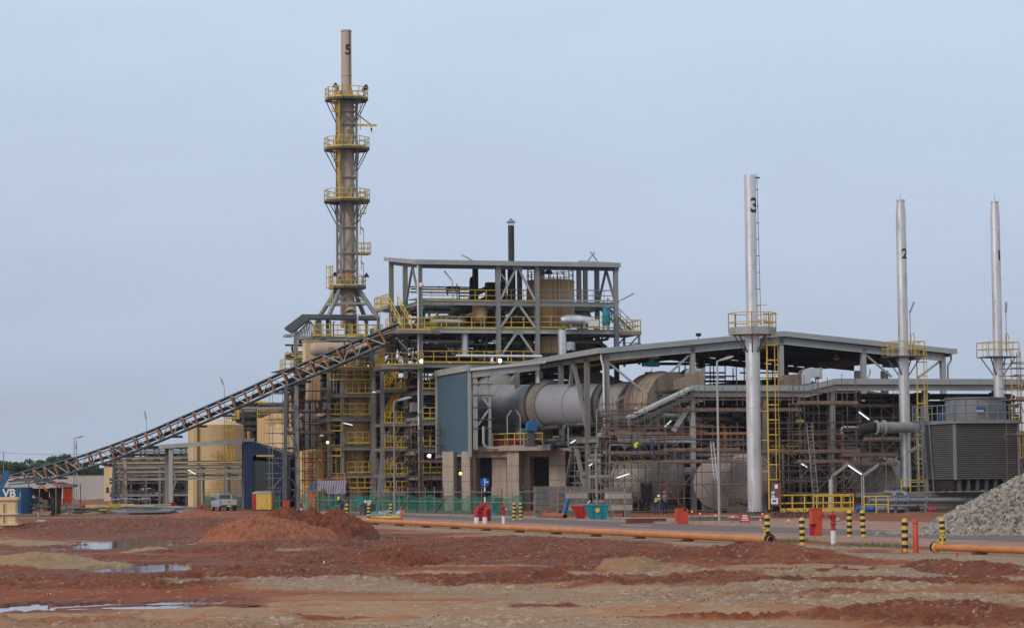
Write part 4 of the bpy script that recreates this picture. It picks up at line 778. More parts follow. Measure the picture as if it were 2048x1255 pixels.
clutter(B, us[2]+2.5, us[3], 1.5, 11, B.z(724, 900), B.z(664, 900), 36, 'pipes and small drums on the third floor at the right of the tall frame', 34, 6, 18, 4, ('steel', 'silver_b', 'dark', 'tan', 'steel_l', 'dark'))
for k, (ya, yb_) in enumerate(((778, 732), (838, 784), (893, 844), (946, 899))):
    clutter(B, -.0, us[1], 1, 11, B.z(ya, 900), B.z(yb_, 900), 40+k, ['dark pipes and drums on the fourth floor', 'dark pipes and drums on the fifth floor', 'blue and brown pipework on the sixth floor', 'dark pipework on the lowest floor'][k]+' of the tall frame', 30, 5, 22, 8, ('dark', 'dark', 'rustd', 'steel_d', 'hoodb', 'steel', 'bluepaint' if k == 2 else 'dark'))
    MB().rail([(.3, -.25, B.z(ya, 860)), (3, -.25, B.z(ya, 875))], 1.1, .7, .045, .14).obj('railing', 'yellow', B)
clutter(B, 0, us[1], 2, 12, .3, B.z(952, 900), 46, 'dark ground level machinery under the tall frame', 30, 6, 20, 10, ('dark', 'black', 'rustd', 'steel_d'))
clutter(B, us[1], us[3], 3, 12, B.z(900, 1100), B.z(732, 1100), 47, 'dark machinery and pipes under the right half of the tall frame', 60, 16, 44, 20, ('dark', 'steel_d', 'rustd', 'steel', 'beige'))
# added dark block further back, standing in for shade in the lower floors
t = Fr(880, 262, GA).thing('added_dark_block', 'added dark block that keeps the lower floors of the tall frame dark', 'building')
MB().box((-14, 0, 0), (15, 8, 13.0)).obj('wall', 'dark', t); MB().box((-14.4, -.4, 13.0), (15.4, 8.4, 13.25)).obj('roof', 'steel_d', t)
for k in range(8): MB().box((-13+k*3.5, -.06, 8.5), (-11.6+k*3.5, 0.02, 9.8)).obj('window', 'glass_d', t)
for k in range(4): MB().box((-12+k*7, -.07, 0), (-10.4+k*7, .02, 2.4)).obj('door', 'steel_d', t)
RL = 'tilted lamp on a thin post on the top floor'
for (x, y, dx, dz, lab, v) in ((905, 601, -.5, .6, 'left of the dark feeder', 0), (947, 560, -1.0, .5, 'above the dark feeder', 5), (1013, 601, -.45, .6, 'just left of the black stack', 0), (1138, 601, -.5, .6, 'in front of the tan tank', 0), (1175, 560, .5, .6, 'beside the back column', 10), (1196, 560, -.4, .5, 'between the two right back columns', 10)):
    p = B.P(x, y, v); fluo(B, (RL+', '+lab, 'lamps on the top floor'), p.x, v, p.z, dx, dz, 1.1, 1.9)
fluo(B, ('tilted fluorescent lamp sticking out at the right of the tall frame', 'lamps on the top floor'), us[3]+.3, 0, B.z(606, 1236), 1.2, .6, 1.5, .2)
for (x, y, lab) in ((843, 722, 'white lit floodlight on the front left column of the tall frame'), (1000, 721, 'white lit floodlight over the end of the pale lean-to roof'), (858, 911, 'white lit floodlight low beside the blue cladding panel')):
    p = B.P(x, y, -.6); t = tag(empty('floodlight', B.o+Matrix.Rotation(GA, 3, 'Z') @ p, GA), lab, 'floodlight', 'lit floodlights'); MB().box((-.2, 0, -.2), (.2, .12, .2)).obj('housing', 'steel_l', t); MB().lathe([(0, -.05), (.17, 0), (.17, .02), (0, .03)], (0, -.02, 0), 12, (0, 1, 0)).obj('lens', 'lampwhite', t); MB().tube([(0, .1, 0), (0, .5, .1)], .04, 6).obj('bracket', 'steel', t)
p = B.P(842, 570, -.3); t = tag(empty('bulkhead_lamp', B.o+Matrix.Rotation(GA, 3, 'Z') @ p, GA), 'small round white lamp high on the front left column', 'lamp'); MB().ball((0, 0, 0), .26, 8).obj('globe', 'white', t); MB().box((-.1, .1, -.1), (.1, .4, .1)).obj('bracket', 'steel', t)
# =================================================================== KILN SHED
f = Fr(1213, 215, GA).thing('kiln_shed', 'big open grey portal shed with a dark low gable roof over the kiln', 'shed'); KS = f
um = f.u(1562, 0, 700); ue = f.u(1886, 0, 800); ze = f.z(704, 1213); zk = f.z(672, 1562); zr = f.z(705, 1886); VL = 30.0
def zroof(u): return ze+(zk-ze)*u/um if u < um else zk+(zr-zk)*(u-um)/(ue-um)
prof = [(-.6, ze-.1), (um, zk), (ue+.9, zr-.1)]
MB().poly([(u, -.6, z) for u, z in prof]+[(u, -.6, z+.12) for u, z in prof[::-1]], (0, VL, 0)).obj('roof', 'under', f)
MB().poly([(u, -.72, z-.04) for u, z in prof]+[(u, -.72, z+.42) for u, z in prof[::-1]], (0, .1, 0)).box((-.8, -.72, ze-.12), (-.6, VL-.5, ze+.34)).box((ue+.9, -.72, zr-.12), (ue+1.15, VL-.5, zr+.34)).obj('fascia', 'roofing', f)
beams(f, 'steel_l', [((0, -.2, ze-.45), (um, -.2, zk-.4)), ((um, -.2, zk-.4), (ue, -.2, zr-.45))], .25, .62, 'rafter', True)
for v in (9.5, 19.5, 29): beams(f, 'under', [((0, v, ze-.45), (um, v, zk-.4)), ((um, v, zk-.4), (ue, v, zr-.45))], .25, .6, 'rafter', True)
m = MB()
for k in range(14): u = um*k/13; m.beam((u, -.3, zroof(u)-.1), (u, VL-1, zroof(u)-.1), .1, .16); u = um+(ue-um)*k/13; m.beam((u, -.3, zroof(u)-.1), (u, VL-1, zroof(u)-.1), .1, .16)
m.obj('purlin', 'under', f)
for px in (1213, 1385, 1562, 1727, 1886):
    u = f.u(px, 0, 760); beam('column', 'steel' if px < 1300 else 'steel_l', f, (u, 0, 0), (u, 0, zroof(u)-.3), .42, .46, True)
for px in (1403, 1570, 1716, 1769): u = f.u(px, 29, 760); beam('column', 'steel_d', f, (u, 29, 0), (u, 29, zroof(min(u, ue))-.3), .6, .6, True)
side = []
for px in (1176, 1124, 1082):
    v = None    # depth along the side wall for this photo column
    for k in range(0, 600):
        q = f.o+Matrix.Rotation(f.r, 3, 'Z') @ Vector((0, k*.05, 0))
        if 1024+q.x/q.y*FX < px-3: v = k*.05; break
    side.append(v); beam('column', 'steel', f, (0, v, 0), (0, v, ze-.3), .42, .42, True)
v1176, v1124, v1082 = side
beams(f, 'steel', [((0, 0, ze-.3), (0, v1082, ze-.3)), ((0, 0, f.z(877, 1200)), (0, v1082, f.z(877, 1200)))], .25, .5, 'eaves_beam', True)
vm = (v1176+v1124)/2
beam('brace', 'steel', f, (0, vm, ze-.4), (0, v1176+.3, f.z(850, 1170)), .3); beam('brace', 'steel', f, (0, vm, ze-.4), (0, v1124-.3, f.z(872, 1130)), .3)
beam('brace', 'steel', f, (0, vm, f.z(878, 1150)), (0, v1176+.3, 1), .3); beam('brace', 'steel', f, (0, vm, f.z(878, 1150)), (0, v1124-.3, 1), .3)
for (v, zt_) in ((-.35, ze), (v1082-.4, ze)): MB().bent([(-.45, v, zt_), (-.45, v, zt_-.6), (-.25, v, zt_-1.3), (-.25, v, 1.5)], .085, 8).obj('downpipe', 'white', f)
u = f.u(1385, 0); 
for (a, b) in (((.2, 0, ze-.8), (f.u(1308, 0, 785), 0, f.z(800, 1308))), ((u-.2, 0, zroof(u)-.9), (f.u(1280, 0, 800), 0, f.z(803, 1280)))): beam('brace', 'steel_l', f, a, b, .17)
u = f.u(1727, 0); beam('brace', 'steel_l', f, (u+.2, 0, zroof(u)-.8), (f.u(1785, 0), 0, f.z(753, 1785)), .17); u = f.u(1886, 0); beam('brace', 'steel_l', f, (u-.2, 0, zroof(u)-.8), (f.u(1838, 0), 0, f.z(755, 1838)), .17)
m = MB()
for px in (1740, 1903): u = f.u(px, .0 if px > 1800 else 28, 750); v = 0 if px > 1800 else 28; m.bent([(u, v, zr-.2), (u, v, zr-.7), (u-.35, v, zr-1.1), (u-.35, v, zr-3)], .09, 8)
m.obj('downpipe', 'steel_l', f)
# travelling crane and hoists
t = Fr(1213, 215, GA).thing('overhead_crane', 'yellow overhead crane beam running under the kiln shed roof', 'crane')
a = f.P(1140, 733, 16); b = f.P(1306, 708, .8); MB().beam(a, b, .35, .55).obj('runway_beam', 'yellow', t)
a = f.P(1640, 731, 18); b = f.P(1900, 706, .5); MB().beam(a, b, .35, .6).obj('runway_beam', 'tan', t)
a = f.P(1385, 712, 17); b = f.P(1560, 690, 1); MB().beam(a, b, .35, .6).obj('runway_beam', 'hoodb', t)
def hoist(label, px, py, v, mat, hook=True):
    p = f.P(px, py, v); t = tag(empty('chain_hoist', f.o+Matrix.Rotation(GA, 3, 'Z') @ p, GA), label, 'hoist'); t.scale = (.62, .62, .62)
    MB().lathe([(0, -.8), (.35, -.75), (.42, -.6), (.42, .6), (.35, .75), (0, .8)], (0, 0, 0), 16, (1, 0, 0)).box((-.3, -.3, .3), (.35, .3, .8)).obj('drum', mat, t); MB().lathe([(0, 0), (.28, .05), (.3, .5), (0, .55)], (-1.35, 0, -.1), 14, (1, 0, 0)).box((.7, -.35, -.4), (1.15, .3, .35)).obj('motor', mat, t)
    MB().box((-.5, -.2, .8), (.7, .2, 1.0)).box((-.2, -.12, .9), (.5, .12, 1.4)).obj('trolley', 'steel_d', t)
    if hook: MB().tube([(.1, 0, -.4), (.1, 0, -1.1)], .04, 6).obj('chain', 'white', t); MB().ball((.0, 0, -1.4), .38, 8, .8, .5, 1).tube([(0, 0, -1.7), (0, 0, -2.1)], .05, 6).obj('hook_block', 'redo', t)
    return t
hoist('blue chain hoist with an orange hook block under the yellow crane beam', 1302, 727, 1.5, 'teal')
hoist('blue and brown chain hoist behind chimney 2', 1782, 729, 5, 'teal', False)
p = f.P(1310, 709, 1.4); MB().box(p-Vector((.35, .2, .35)), p+Vector((.35, .2, .35))).obj('end_carriage', 'yellow', [o for o in bpy.data.objects if o.name == 'overhead_crane'][0])
for i, (x, y, v, lit, lab) in enumerate(((1336, 714, 6, 0, 'right of the blue hoist'), (1283, 720, 9, 0, 'just left of the blue hoist'), (1454, 721, 5, 0, 'between the first two front columns'), (1673, 716, 6, 1, 'below the middle of the dark roof'), (1197, 721, 10, 0, 'near the left eave'))):
    p = f.P(x, y, v); t = tag(empty('bell_lamp', f.o+Matrix.Rotation(GA, 3, 'Z') @ p, GA), ('lit ' if lit else 'dark ')+'bell shaped shed lamp '+lab, 'lamp', 'bell lamps hanging in the kiln shed'); MB().lathe([(0, .4), (.1, .4), (.15, .25), (.3, .1), (.34, -.1), (.3, -.1), (.1, .1), (0, .1)], n=16).obj('shade', 'steel_l' if lit else 'dark', t); MB().tube([(0, 0, .4), (0, 0, 1.1)], .025, 5).obj('rod', 'dark', t)
    if lit: MB().ball((0, 0, 0), .1, 6).obj('bulb', 'lampsodium', t)
# =================================================================== KILN
A = Wp(984, 808, 236); B_ = Wp(1272, 812, 219); ax = (B_-A); L = ax.length; axn = ax.normalized()
t = tag(empty('rotary_kiln', (A.x, A.y, A.z)), 'long blue grey rotary kiln drum lying under the shed roof', 'rotary kiln')
def kl(name, prof, mat, n=56, par=None): return MB().lathe(prof, (0, 0, 0), n, axn).obj(name, mat, par or t)
r = 2.0; q = lambda px: ((px-984)/(1272-984))**.86*L
kl('drum', [(0, 0), (r*.9, 0), (r*.91, .4), (r*.97, L*.5), (r*1.0, L), (0, L)], 'kiln')
gq = q(1078)
kl('girth_ring', [(r, gq-.05), (r*1.17, gq-.05), (r*1.17, gq+.9), (r, gq+1.1)], 'ring'); kl('rusty_rim', [(r*1.175, gq-.12), (r*1.19, gq-.12), (r*1.19, gq+.25), (r*1.175, gq+.25)], 'rustd')
m = MB(); up = Vector((0, 0, 1)); xx = up.cross(axn).normalized(); yy = axn.cross(xx).normalized()
for k in range(26): a = 2*math.pi*k/26; c = (xx*math.cos(a)+yy*math.sin(a))*r*1.06+axn*(gq+.72); m.lathe([(0, -.06), (.07, -.06), (.07, .1), (0, .1)], c, 8, axn)
m.obj('bolts', 'dark', t)
kl('riding_ring', [(r, L*.83), (r*1.16, L*.83), (r*1.16, L*.83+.9), (r, L*.83+.9)], 'steel_d')
for s in (.12, .3, .62): kl('weld_band', [(r, L*s), (r+.02, L*s), (r+.02, L*s+.06), (r, L*s+.06)], 'kiln')
kl('end_seal', [(r, L*.93), (r*1.08, L*.93), (r*1.08, L*1.0), (0, L*1.0)], 'hood')
for s, px in ((.31, 0), (.86, 0)):
    c = axn*(L*s); p = MB(); 
    for sg in (-1, 1): p.lathe([(0, -.4), (.75, -.4), (.75, .4), (0, .4)], c+xx*sg*1.2-up*2.9, 24, axn)
    p.obj('support_roller', 'hood', t); MB().box(c+Vector((-2.4, -1.0, -5)), c+Vector((2.4, 1.0, -3.7))).obj('roller_base', 'steel_d', t)
# hoods: pale feed-end dish, middle dish behind, brown discharge hood
def dish(name, label, px, py, Y, rr, th, mat, dirv=(-.27, .96, 0)):
    c = Wp(px, py, Y); t = tag(empty(name, c), label, 'kiln hood'); MB().lathe([(0, -th*.6), (rr*.35, -th*.55), (rr*.72, -th*.4), (rr, 0), (rr, th), (0, th)], (0, 0, 0), 48, dirv).obj('shell', mat, t)
    m = MB(); m.lathe([(rr, -.05), (rr*1.04, -.05), (rr*1.04, .12), (rr, .12)], (0, 0, 0), 48, dirv); m.obj('rim', mat, t)
    m = MB(); d = Vector(dirv)*-1; 
    for k in range(8): a = k*math.pi/4+.2; e = Vector((math.cos(a)*.96, math.cos(a)*.27, math.sin(a))); m.beam(e*rr*.1+d*th*.62, e*rr*.98+d*.03, .05, .05)
    m.obj('seam', mat, t); MB().box((-rr*.6, -.3, -rr-3), (rr*.6, .6, -rr*.6)).obj('support', 'steel', t); return t
dish('kiln_hood', 'pale grey round kiln hood behind the left end of the drum', 997, 800, 238, 2.5, 1.0, 'hood')
dish('kiln_hood', 'grey brown round hood rising behind the middle of the kiln', 1197, 806, 232, 2.75, 1.6, 'hood')
c = Wp(1322, 812, 218); t = tag(empty('discharge_hood', c), 'rusty brown rounded kiln discharge hood at the right end of the drum', 'kiln hood')
MB().lathe([(0, -2.0), (2.0, -2.0), (2.85, -1.7), (3.0, -1), (3.0, 1.6), (0, 1.6)], (0, 0, 0), 48, axn).obj('shell', 'hoodb', t)
MB().poly([(1, -1.5, 2.2), (3.7, -1.2, 3.1), (3.9, -1.2, -2), (1.2, -1.5, -2.5)], (0, 3.5, 0)).obj('chute', 'hoodb', t); MB().lathe([(3.0, -.1), (3.08, -.1), (3.08, .1), (3.0, .1)], (0, 0, 0), 48, axn).obj('rim', 'hood', t)
for (x, y, lab, s, Yv) in ((1372, 752, 'left pair of silver square duct elbows above the discharge hood', 1, 219), (1616, 752, 'right silver square duct elbow standing on the lower roof', -1, 219)):
    t = Fr(x, Yv, GA).thing('duct_elbow', lab, 'duct'); z0 = t.z(775, x); z1 = t.z(737, x); k = 43*t.sc()
    a0 = -.05; m = MB()
    prof = [(0, z0), (0, z1-.55), (.12, z1-.18), (.45, z1), (1.9, z1), (1.9, z1-.75), (1.0, z1-.75), (.85, z1-.95), (.85, z0)]
    m.poly([(x_*1-.6 if s < 0 else x_-.2, -.5, z) for x_, z in prof], (0, .95, 0)).obj('elbow', 'silver_b', t)
    MB().poly([((-2.2 if s < 0 else -1.7)+x_*.9, -.2, z-.1) for x_, z in [(0, z0), (0, z1-.9), (.3, z1-.45), (1.5, z1-.35), (1.5, z0)]], (0, 1.2, 0)).obj('side_duct', 'hoodb' if s < 0 else 'hood', t)
    MB().box((1.5 if s > 0 else 1.1, -.6, z1-.9), (1.7 if s > 0 else 1.3, .6, z1+.08)).obj('flange', 'silver', t); MB().tube([(.9, 0, z0), (.9, 0, z1-.7)], .05, 6).obj('prop', 'steel', t)
# rods and pipes standing above the added kiln backdrop, seen against the sky
t = Fr(1440, 240, GA).thing('rooftop_scaffold', 'thin dark scaffold poles on the added backdrop roof, seen against the sky', 'scaffold')
r_ = random.Random(8)
for x, yt in ((1393, 705), (1404, 708), (1420, 708), (1427, 720), (1450, 722), (1472, 712), (1488, 716), (1493, 718), (1370, 716), (1358, 718), (1535, 710), (1545, 717), (1564, 705), (1466, 735), (1503, 727)): p = t.P(x, yt); MB().tube([p, (p.x, 0, t.z(775, x))], .06, 6).obj('standard', 'tubeg' if r_.random() < .3 else 'dark', t)
for (x0, x1, y, w) in ((1385, 1455, 730, .09), (1385, 1450, 745, .09), (1470, 1575, 731, .09), (1390, 1450, 755, .07), (1480, 1570, 745, .08), (1350, 1470, 752, .08), (1390, 1575, 762, .12), (1280, 1386, 718, .09), (1290, 1386, 727, .16), (1290, 1380, 745, .09), (1500, 1560, 755, .07)): p = t.P(x0, y); q_ = t.P(x1, y); MB().tube([(p.x, 0, p.z), (q_.x, 0, q_.z)], w, 6).obj('ledger', 'dark', t)
t = Fr(1500, 246, GA).thing('added_kiln_backdrop', 'added dark backdrop block behind the kiln shed with a rusty ridge', 'building'); zz_ = t.z(772, 1500)  # added near-black block so no sky shows through the kiln shed
MB().poly([(-14, 0, 0), (18, 0, 0), (18, 0, zz_-1.5), (4, 0, zz_+.6), (-14, 0, zz_-.8)], (0, 14, 0)).obj('wall', 'dark', t); MB().poly([(-14.5, -.5, zz_-.85), (4, -.5, zz_+.62), (18.5, -.5, zz_-1.5), (18.5, -.5, zz_-1.3), (4, -.5, zz_+.85), (-14.5, -.5, zz_-.6)], (0, 15, 0)).obj('roof', 'hoodb', t)
for k in range(7): MB().box((-12+k*4, -.05, 6.2), (-10.4+k*4, .05, 7.3)).obj('window', 'glass_d', t)
for k in range(7): MB().box((-13+k*4.6, -.08, 2), (-12.7+k*4.6, .0, zz_-1.4)).obj('pilaster', 'steel_d', t)
# =================================================================== LEAN-TO with blue cladding
f = Fr(1080, 227.5, GA).thing('clad_lean_to', 'pale lean-to roof and blue corrugated end wall left of the kiln', 'lean-to'); LT = f
uL = f.u(940, 0, 740); zA = f.z(726, 1080); zB = f.z(741, 940)
MB().poly([(uL-.1, -.4, zB), (0.5, -.4, zA), (0.5, -.4, zA+.1), (uL-.1, -.4, zB+.1)], (0, 2.5, 0)).obj('roof', 'under', f)
MB().poly([(uL-.1, -.5, zB-.02), (0.5, -.5, zA-.02), (0.5, -.5, zA+.25), (uL-.1, -.5, zB+.22)], (0, .1, 0)).obj('fascia', 'white', f)
beam('rafter', 'steel_l', f, (uL+.2, -.15, zB-.33), (0, -.15, zA-.33), .25, .6)
ub = uL; zbT = f.z(741, 937); zbB = f.z(908, 937)
MB().box((ub-.02, .4, zbB), (ub+.08, 12, zbT)).obj('cladding', 'blueclad', f)
MB().box((ub-.12, -.0, zbB-.25), (ub+.12, .4, zbT)).box((ub-.12, 12, zbB-.25), (ub+.12, 12.5, zbT)).box((ub-.2, -.2, zbT), (ub+.1, 12.7, zbT+.55)).box((ub-.06, 0, zbB-.15), (ub+.0, 12, zbB)).obj('trim', 'steel_l', f)
for px in (950, 979): u = f.u(px, 0, 800); beam('column', 'steel_l', f, (u, 0, f.z(898, px)), (u, 0, f.z(748, px)), .4 if px == 950 else .22, .3, True)
ua, uc = f.u(950, 0, 800), f.u(979, 0, 800)
for y in (745, 768, 790, 814, 838, 856): z = f.z(y, 965); beam('girt', 'steel_d', f, (ub+.1, -.15, z), (uc+.3, -.15, z), .09)
for (y0, x0, y1, x1) in ((748, 976, 778, 952), (778, 952, 812, 978), (820, 976, 852, 954)): a = f.P(x0, y0, 0); b = f.P(x1, y1, 0); beam('brace', 'steel_l', f, a, b, .16)
beam('brace', 'steel_l', f, f.P(1040, 735, 0), f.P(1020, 760, 0), .2); beam('column', 'steel', f, (f.u(1035, 4), 4, 5), (f.u(1035, 4), 4, zA-.5), .4, .4, True)
MB().box((-.15, .3, f.z(765, 1104)), (.15, .6, zA)).obj('white_post', 'white', f)
MB().bent([f.P(967, 852, -.5), f.P(967, 888, -.5), f.P(975, 896, -.5), f.P(1005, 896, -.5)], .13, 8).obj('conduit', 'steel_l', f)
a = f.P(912, 711, -1); b = f.P(1084, 712, -1); MB().tube([a, b], .11, 10).obj('bright_pipe', 'white', f)
# deck and concrete piers
t = Fr(940, 227.5, -.22).thing('kiln_pier', 'concrete kiln foundation with deep wall piers and a slab deck', 'foundation'); z1 = t.z(902, 960); zt = t.z(892, 960)
for (x0, x1, v0, v1) in ((885, 907, -.8, .6), (923, 940, -.8, .6), (944, 951, .2, 2), (984, 1013, .6, 2), (1014, 1038, -1.6, .2), (1047, 1060, .2, 2), (1098, 1131, .4, 2), (1180, 1222, 1, 3), (1238, 1262, .6, 3)):
    MB().box((t.u(x0, v0, 950), v0, 0), (t.u(x1, v0, 950), v1, z1)).obj('pier', 'concrete', t)
    m = MB(); uu0, uu1 = t.u(x0, v0, 950), t.u(x1, v0, 950)
    for k in range(1, 4): m.box((uu0-.004, v0-.012, z1*k/4-.02), (uu1+.004, v0+.01, z1*k/4+.02))
    m.obj('formwork_line', 'concrete_d', t)
MB().box((t.u(938, 0), -.2, z1), (t.u(1012, 0), 8, zt)).box((t.u(1007, 0), -1.9, z1), (t.u(1100, -1.9), 8, zt+.02)).box((t.u(1100, 0), .3, z1-.02), (t.u(1262, .3), 8, zt-.03)).obj('deck_slab', 'concrete', t)
MB().box((t.u(951, .25), .25, t.z(914, 960)), (t.u(1098, .25), 1.6, z1)).obj('lintel', 'concrete', t); MB().box((t.u(900, 4), 4, 0), (t.u(1262, 4), 4.5, z1)).obj('pier_void_shade', 'dark', t)  # near-black sheet stands in for the shade in voids between piers
z = zt
MB().rail([(t.u(985, -.1), -.1, z), (t.u(1010, -.1), -.1, z), (t.u(1010, -1.8), -1.8, z), (t.u(1085, -1.8), -1.8, z)], 1.1, .8, .045, 0).obj('railing', 'yellow', t)
MB().rail([(t.u(1160, .5), .5, t.z(950, 1180)), (t.u(1262, .5), .5, t.z(950, 1240))], 1.1, .9, .05, .3).obj('railing', 'yellow', t)
t2 = Fr(1010, 229, GA).thing('drive_motor', 'red drive housing behind the yellow railing on the concrete deck', 'machine'); MB().box((-.6, 0, zt+.1), (1.2, 1.2, zt+.75)).lathe([(0, 0), (.5, 0), (.5, .9), (0, .9)], (1.2, .6, zt+.5), 16, (1, 0, 0)).obj('housing', 'signred', t2); MB().box((-.3, -.5, zt), (2.6, 1.8, zt+.15)).obj('base_frame', 'steel', t2)
t2 = Fr(990, 236, GA).thing('blue_hopper', 'dark blue machine standing below the left end of the kiln', 'machine'); MB().poly([(-1.0, 0, zt+.1), (.4, 0, zt+.1), (.5, 0, zt+1.5), (-.6, 0, zt+1.8)], (0, 1.2, 0)).obj('housing', 'blueedge', t2); MB().lathe([(0, 0), (1.0, .1), (1.2, .6), (1.2, 1.6), (0, 1.6)], (1.6, 1.6, zt+1.3), 20, (0, 1, 0)).obj('drum', 'hood', t2)
t2 = Fr(1066, 222, GA).thing('blue_gearbox', 'blue tarpaulin covered gearbox under the girth ring', 'machine'); MB().poly([(-.45, 0, t2.z(860, 1060)), (.4, 0, t2.z(862, 1060)), (.55, 0, t2.z(845, 1060)), (.1, 0, t2.z(839, 1060)), (-.35, 0, t2.z(845, 1060))], (0, .8, 0)).obj('cover', 'bluepaint', t2); MB().box((-.35, .2, t2.z(892, 1060)), (.3, .7, t2.z(861, 1060))).box((-.5, .1, t2.z(892, 1060)), (.5, .9, t2.z(888, 1060))).obj('base_frame', 'steel_d', t2)
for x, d_ in ((1016, .3), (1042, -.3)):
    t2 = Fr(x, 226, GA).thing('deck_lamp', 'thin bent grey lamp post on the kiln deck, '+('left' if x < 1030 else 'right')+' one of the pair', 'lamp', 'lamps on the kiln deck'); MB().tube([(0, 0, zt), (0, 0, t2.z(832, x))], .05, 6).obj('post', 'steel_l', t2); MB().beam((0, 0, t2.z(832, x)), (d_*1.3, 0, t2.z(820, x)), .13, .09).obj('lamp_head', 'steel_l', t2)
clutter(LT, uL+.5, -.5, 36, 44, zt, zA-1, 61, 'pipes and supports under the pale lean-to roof', 18, 3, 12, 4)
clutter(KS, -1.2, 14, 6, 20, 5.5, 7.6, 62, 'drive machinery and pipes below the kiln drum', 40, 8, 18, 12, ('dark', 'steel_d', 'steel', 'hood', 'rustd', 'bluepaint'))
clutter(KS, 0, 14, 3, 20, .2, 5.2, 63, 'dark pipes and pumps at ground level under the kiln', 46, 9, 22, 12, ('dark', 'steel_d', 'concrete_d', 'rustd'))
clutter(KS, um*.4, ue, 8, 24, .2, 8.6, 64, 'dark mass of pipes and vessels deep inside the kiln shed', 80, 20, 70, 26, ('dark', 'dark', 'steel_d', 'rustd', 'hood', 'orange'))
# =================================================================== FRONT LOW SHED
f = Fr(1385, 203, GA).thing('low_flat_shed', 'long low shed with a stepped grey fascia in front of the kiln shed', 'shed'); LS = f
x = lambda px, v=0: f.u(px, v, 790)
za, zb = f.z(779, 1480), f.z(766, 1800); uS0, uS1, uR = x(1610), x(1665), x(2080)
line = [(x(1378), za), (uS0, za), (uS1, zb), (uR, zb)]
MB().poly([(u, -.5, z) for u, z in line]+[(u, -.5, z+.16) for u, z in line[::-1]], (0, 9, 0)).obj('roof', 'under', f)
MB().poly([(u, -.62, z-.12) for u, z in line]+[(u, -.62, z+.36) for u, z in line[::-1]], (0, .1, 0)).obj('fascia', 'roofing', f)
MB().poly([(u, -.3, z-.62) for u, z in line]+[(u, -.3, z-.16) for u, z in line[::-1]], (0, .2, 0)).obj('edge_beam', 'steel_l', f)
for px in (1385, 1665, 1850, 1990, 1530): z = za if px < 1600 else zb; u = x(px); beam('column', 'steel_l' if px == 1385 else 'steel', f, (u, .1, 0), (u, .1, z-.1), .36, .4, True)
for px in (1385, 1530, 1665, 1850, 1990): u = x(px); beam('column', 'steel_d', f, (u, 8, 0), (u, 8, za-.1), .36, .4, True); beam('cross_beam', 'steel_d', f, (u, 0, za-.6), (u, 8, za-.6), .25, .5)
for y in (808, 850, 902): z = f.z(y, 1500); beam('floor_beam', 'steel_d', f, (x(1385), 4, z), (uR, 4, z), .25, .4); deck(f, [(x(1385), 3.8), (uR, 3.8), (uR, 8.2), (x(1385), 8.2)], z+.2, .08, 'steel_d', 'floor')
beam('brace', 'steel_l', f, (x(1385)-.3, .1, f.z(812, 1380)), (x(1346), .1, f.z(862, 1346)), .34)
beam('brace', 'steel', f, (x(1330), .1, f.z(820, 1330)), (x(1246), .1, f.z(895, 1246)), .32)
for v in (0, 4): beam('floor_beam', 'steel_l', f, (x(1235), v, f.z(878, 1300)), (x(1385), v, f.z(878, 1300)), .3, .55, True); beam('floor_beam', 'orange', f, (x(1240), v+1, f.z(866, 1300)), (x(1500), v+1, f.z(866, 1300)), .14, .2)
for px in (1300, 1345): beam('column', 'steel_d', f, (x(px), 3, 0), (x(px), 3, f.z(878, 1300)), .5, .5)
# inclined gallery at its left
t = Fr(1385, 203, GA).thing('inclined_gallery', 'grey covered chute sloping down from the low shed towards the kiln', 'gallery')
a = f.P(1380, 776, 0); b = f.P(1258, 834, 0); MB().beam(a, b, 1.6, .2).obj('cover', 'steel_l', t); MB().beam(a-UP*.6, b-UP*.5, 1.6, .3).obj('trough', 'steel_d', t)
for k in range(7): c = a.lerp(b, k/6); d_ = c-UP*.8; MB().beam(c, d_, .12).obj('hanger', 'steel', t)
# silver tanks seen end on
def endtank(name, label, px, py, Y, rr, L, mat, dirv=(.27*-1, -.96, 0), dome=.5):
    c = Wp(px, py, Y); t = tag(empty(name, (c.x, c.y, 0)), label, 'tank'); MB().lathe([(0, dome), (rr*.4, dome*.92), (rr*.75, dome*.65), (rr*.95, dome*.25), (rr, 0), (rr, -L), (0, -L)], (0, 0, c.z), 48, dirv).obj('shell', mat, t)
    m = MB(); m.lathe([(rr, -.12), (rr*1.03, -.12), (rr*1.03, 0), (rr, 0)], (0, 0, c.z), 48, dirv); m.lathe([(rr, -L*.5), (rr*1.02, -L*.5), (rr*1.02, -L*.5+.1), (rr, -L*.5+.1)], (0, 0, c.z), 48, dirv); m.obj('band', mat, t)
    MB().lathe([(0, .2+dome*.7), (.32, .2+dome*.7), (.36, dome*.6), (.36, 0), (0, 0)], (rr*.45, 0, c.z+rr*.45), 20, dirv).obj('manhole', mat, t)
    for s in (.15, .8): q = Vector(dirv)*(-L*s); MB().box((q.x-rr*.8, q.y-.2, 0), (q.x+rr*.8, q.y+.2, c.z-rr*.6)).obj('saddle', 'concrete_d', t)
    return t
endtank('horizontal_tank', 'grey lying tank with a big round dished end left of chimney 3', 1437, 965, 199, 2.02, 6, 'hood', (-.38, -.92, 0), .22)
endtank('horizontal_tank', 'grey lying tank behind the column, left of the dished end tank', 1352, 962, 203, 1.75, 5, 'hood', (.9, -.45, 0), .7)
endtank('horizontal_tank', 'grey lying tank partly hidden behind chimney 3', 1492, 955, 198, 1.9, 5, 'hood', (-.2, -.97, 0))
endtank('horizontal_tank', 'grey lying tank with a dished end behind the double lamps', 1745, 958, 201, 1.8, 6, 'hood', (-.35, -.93, 0), .25)
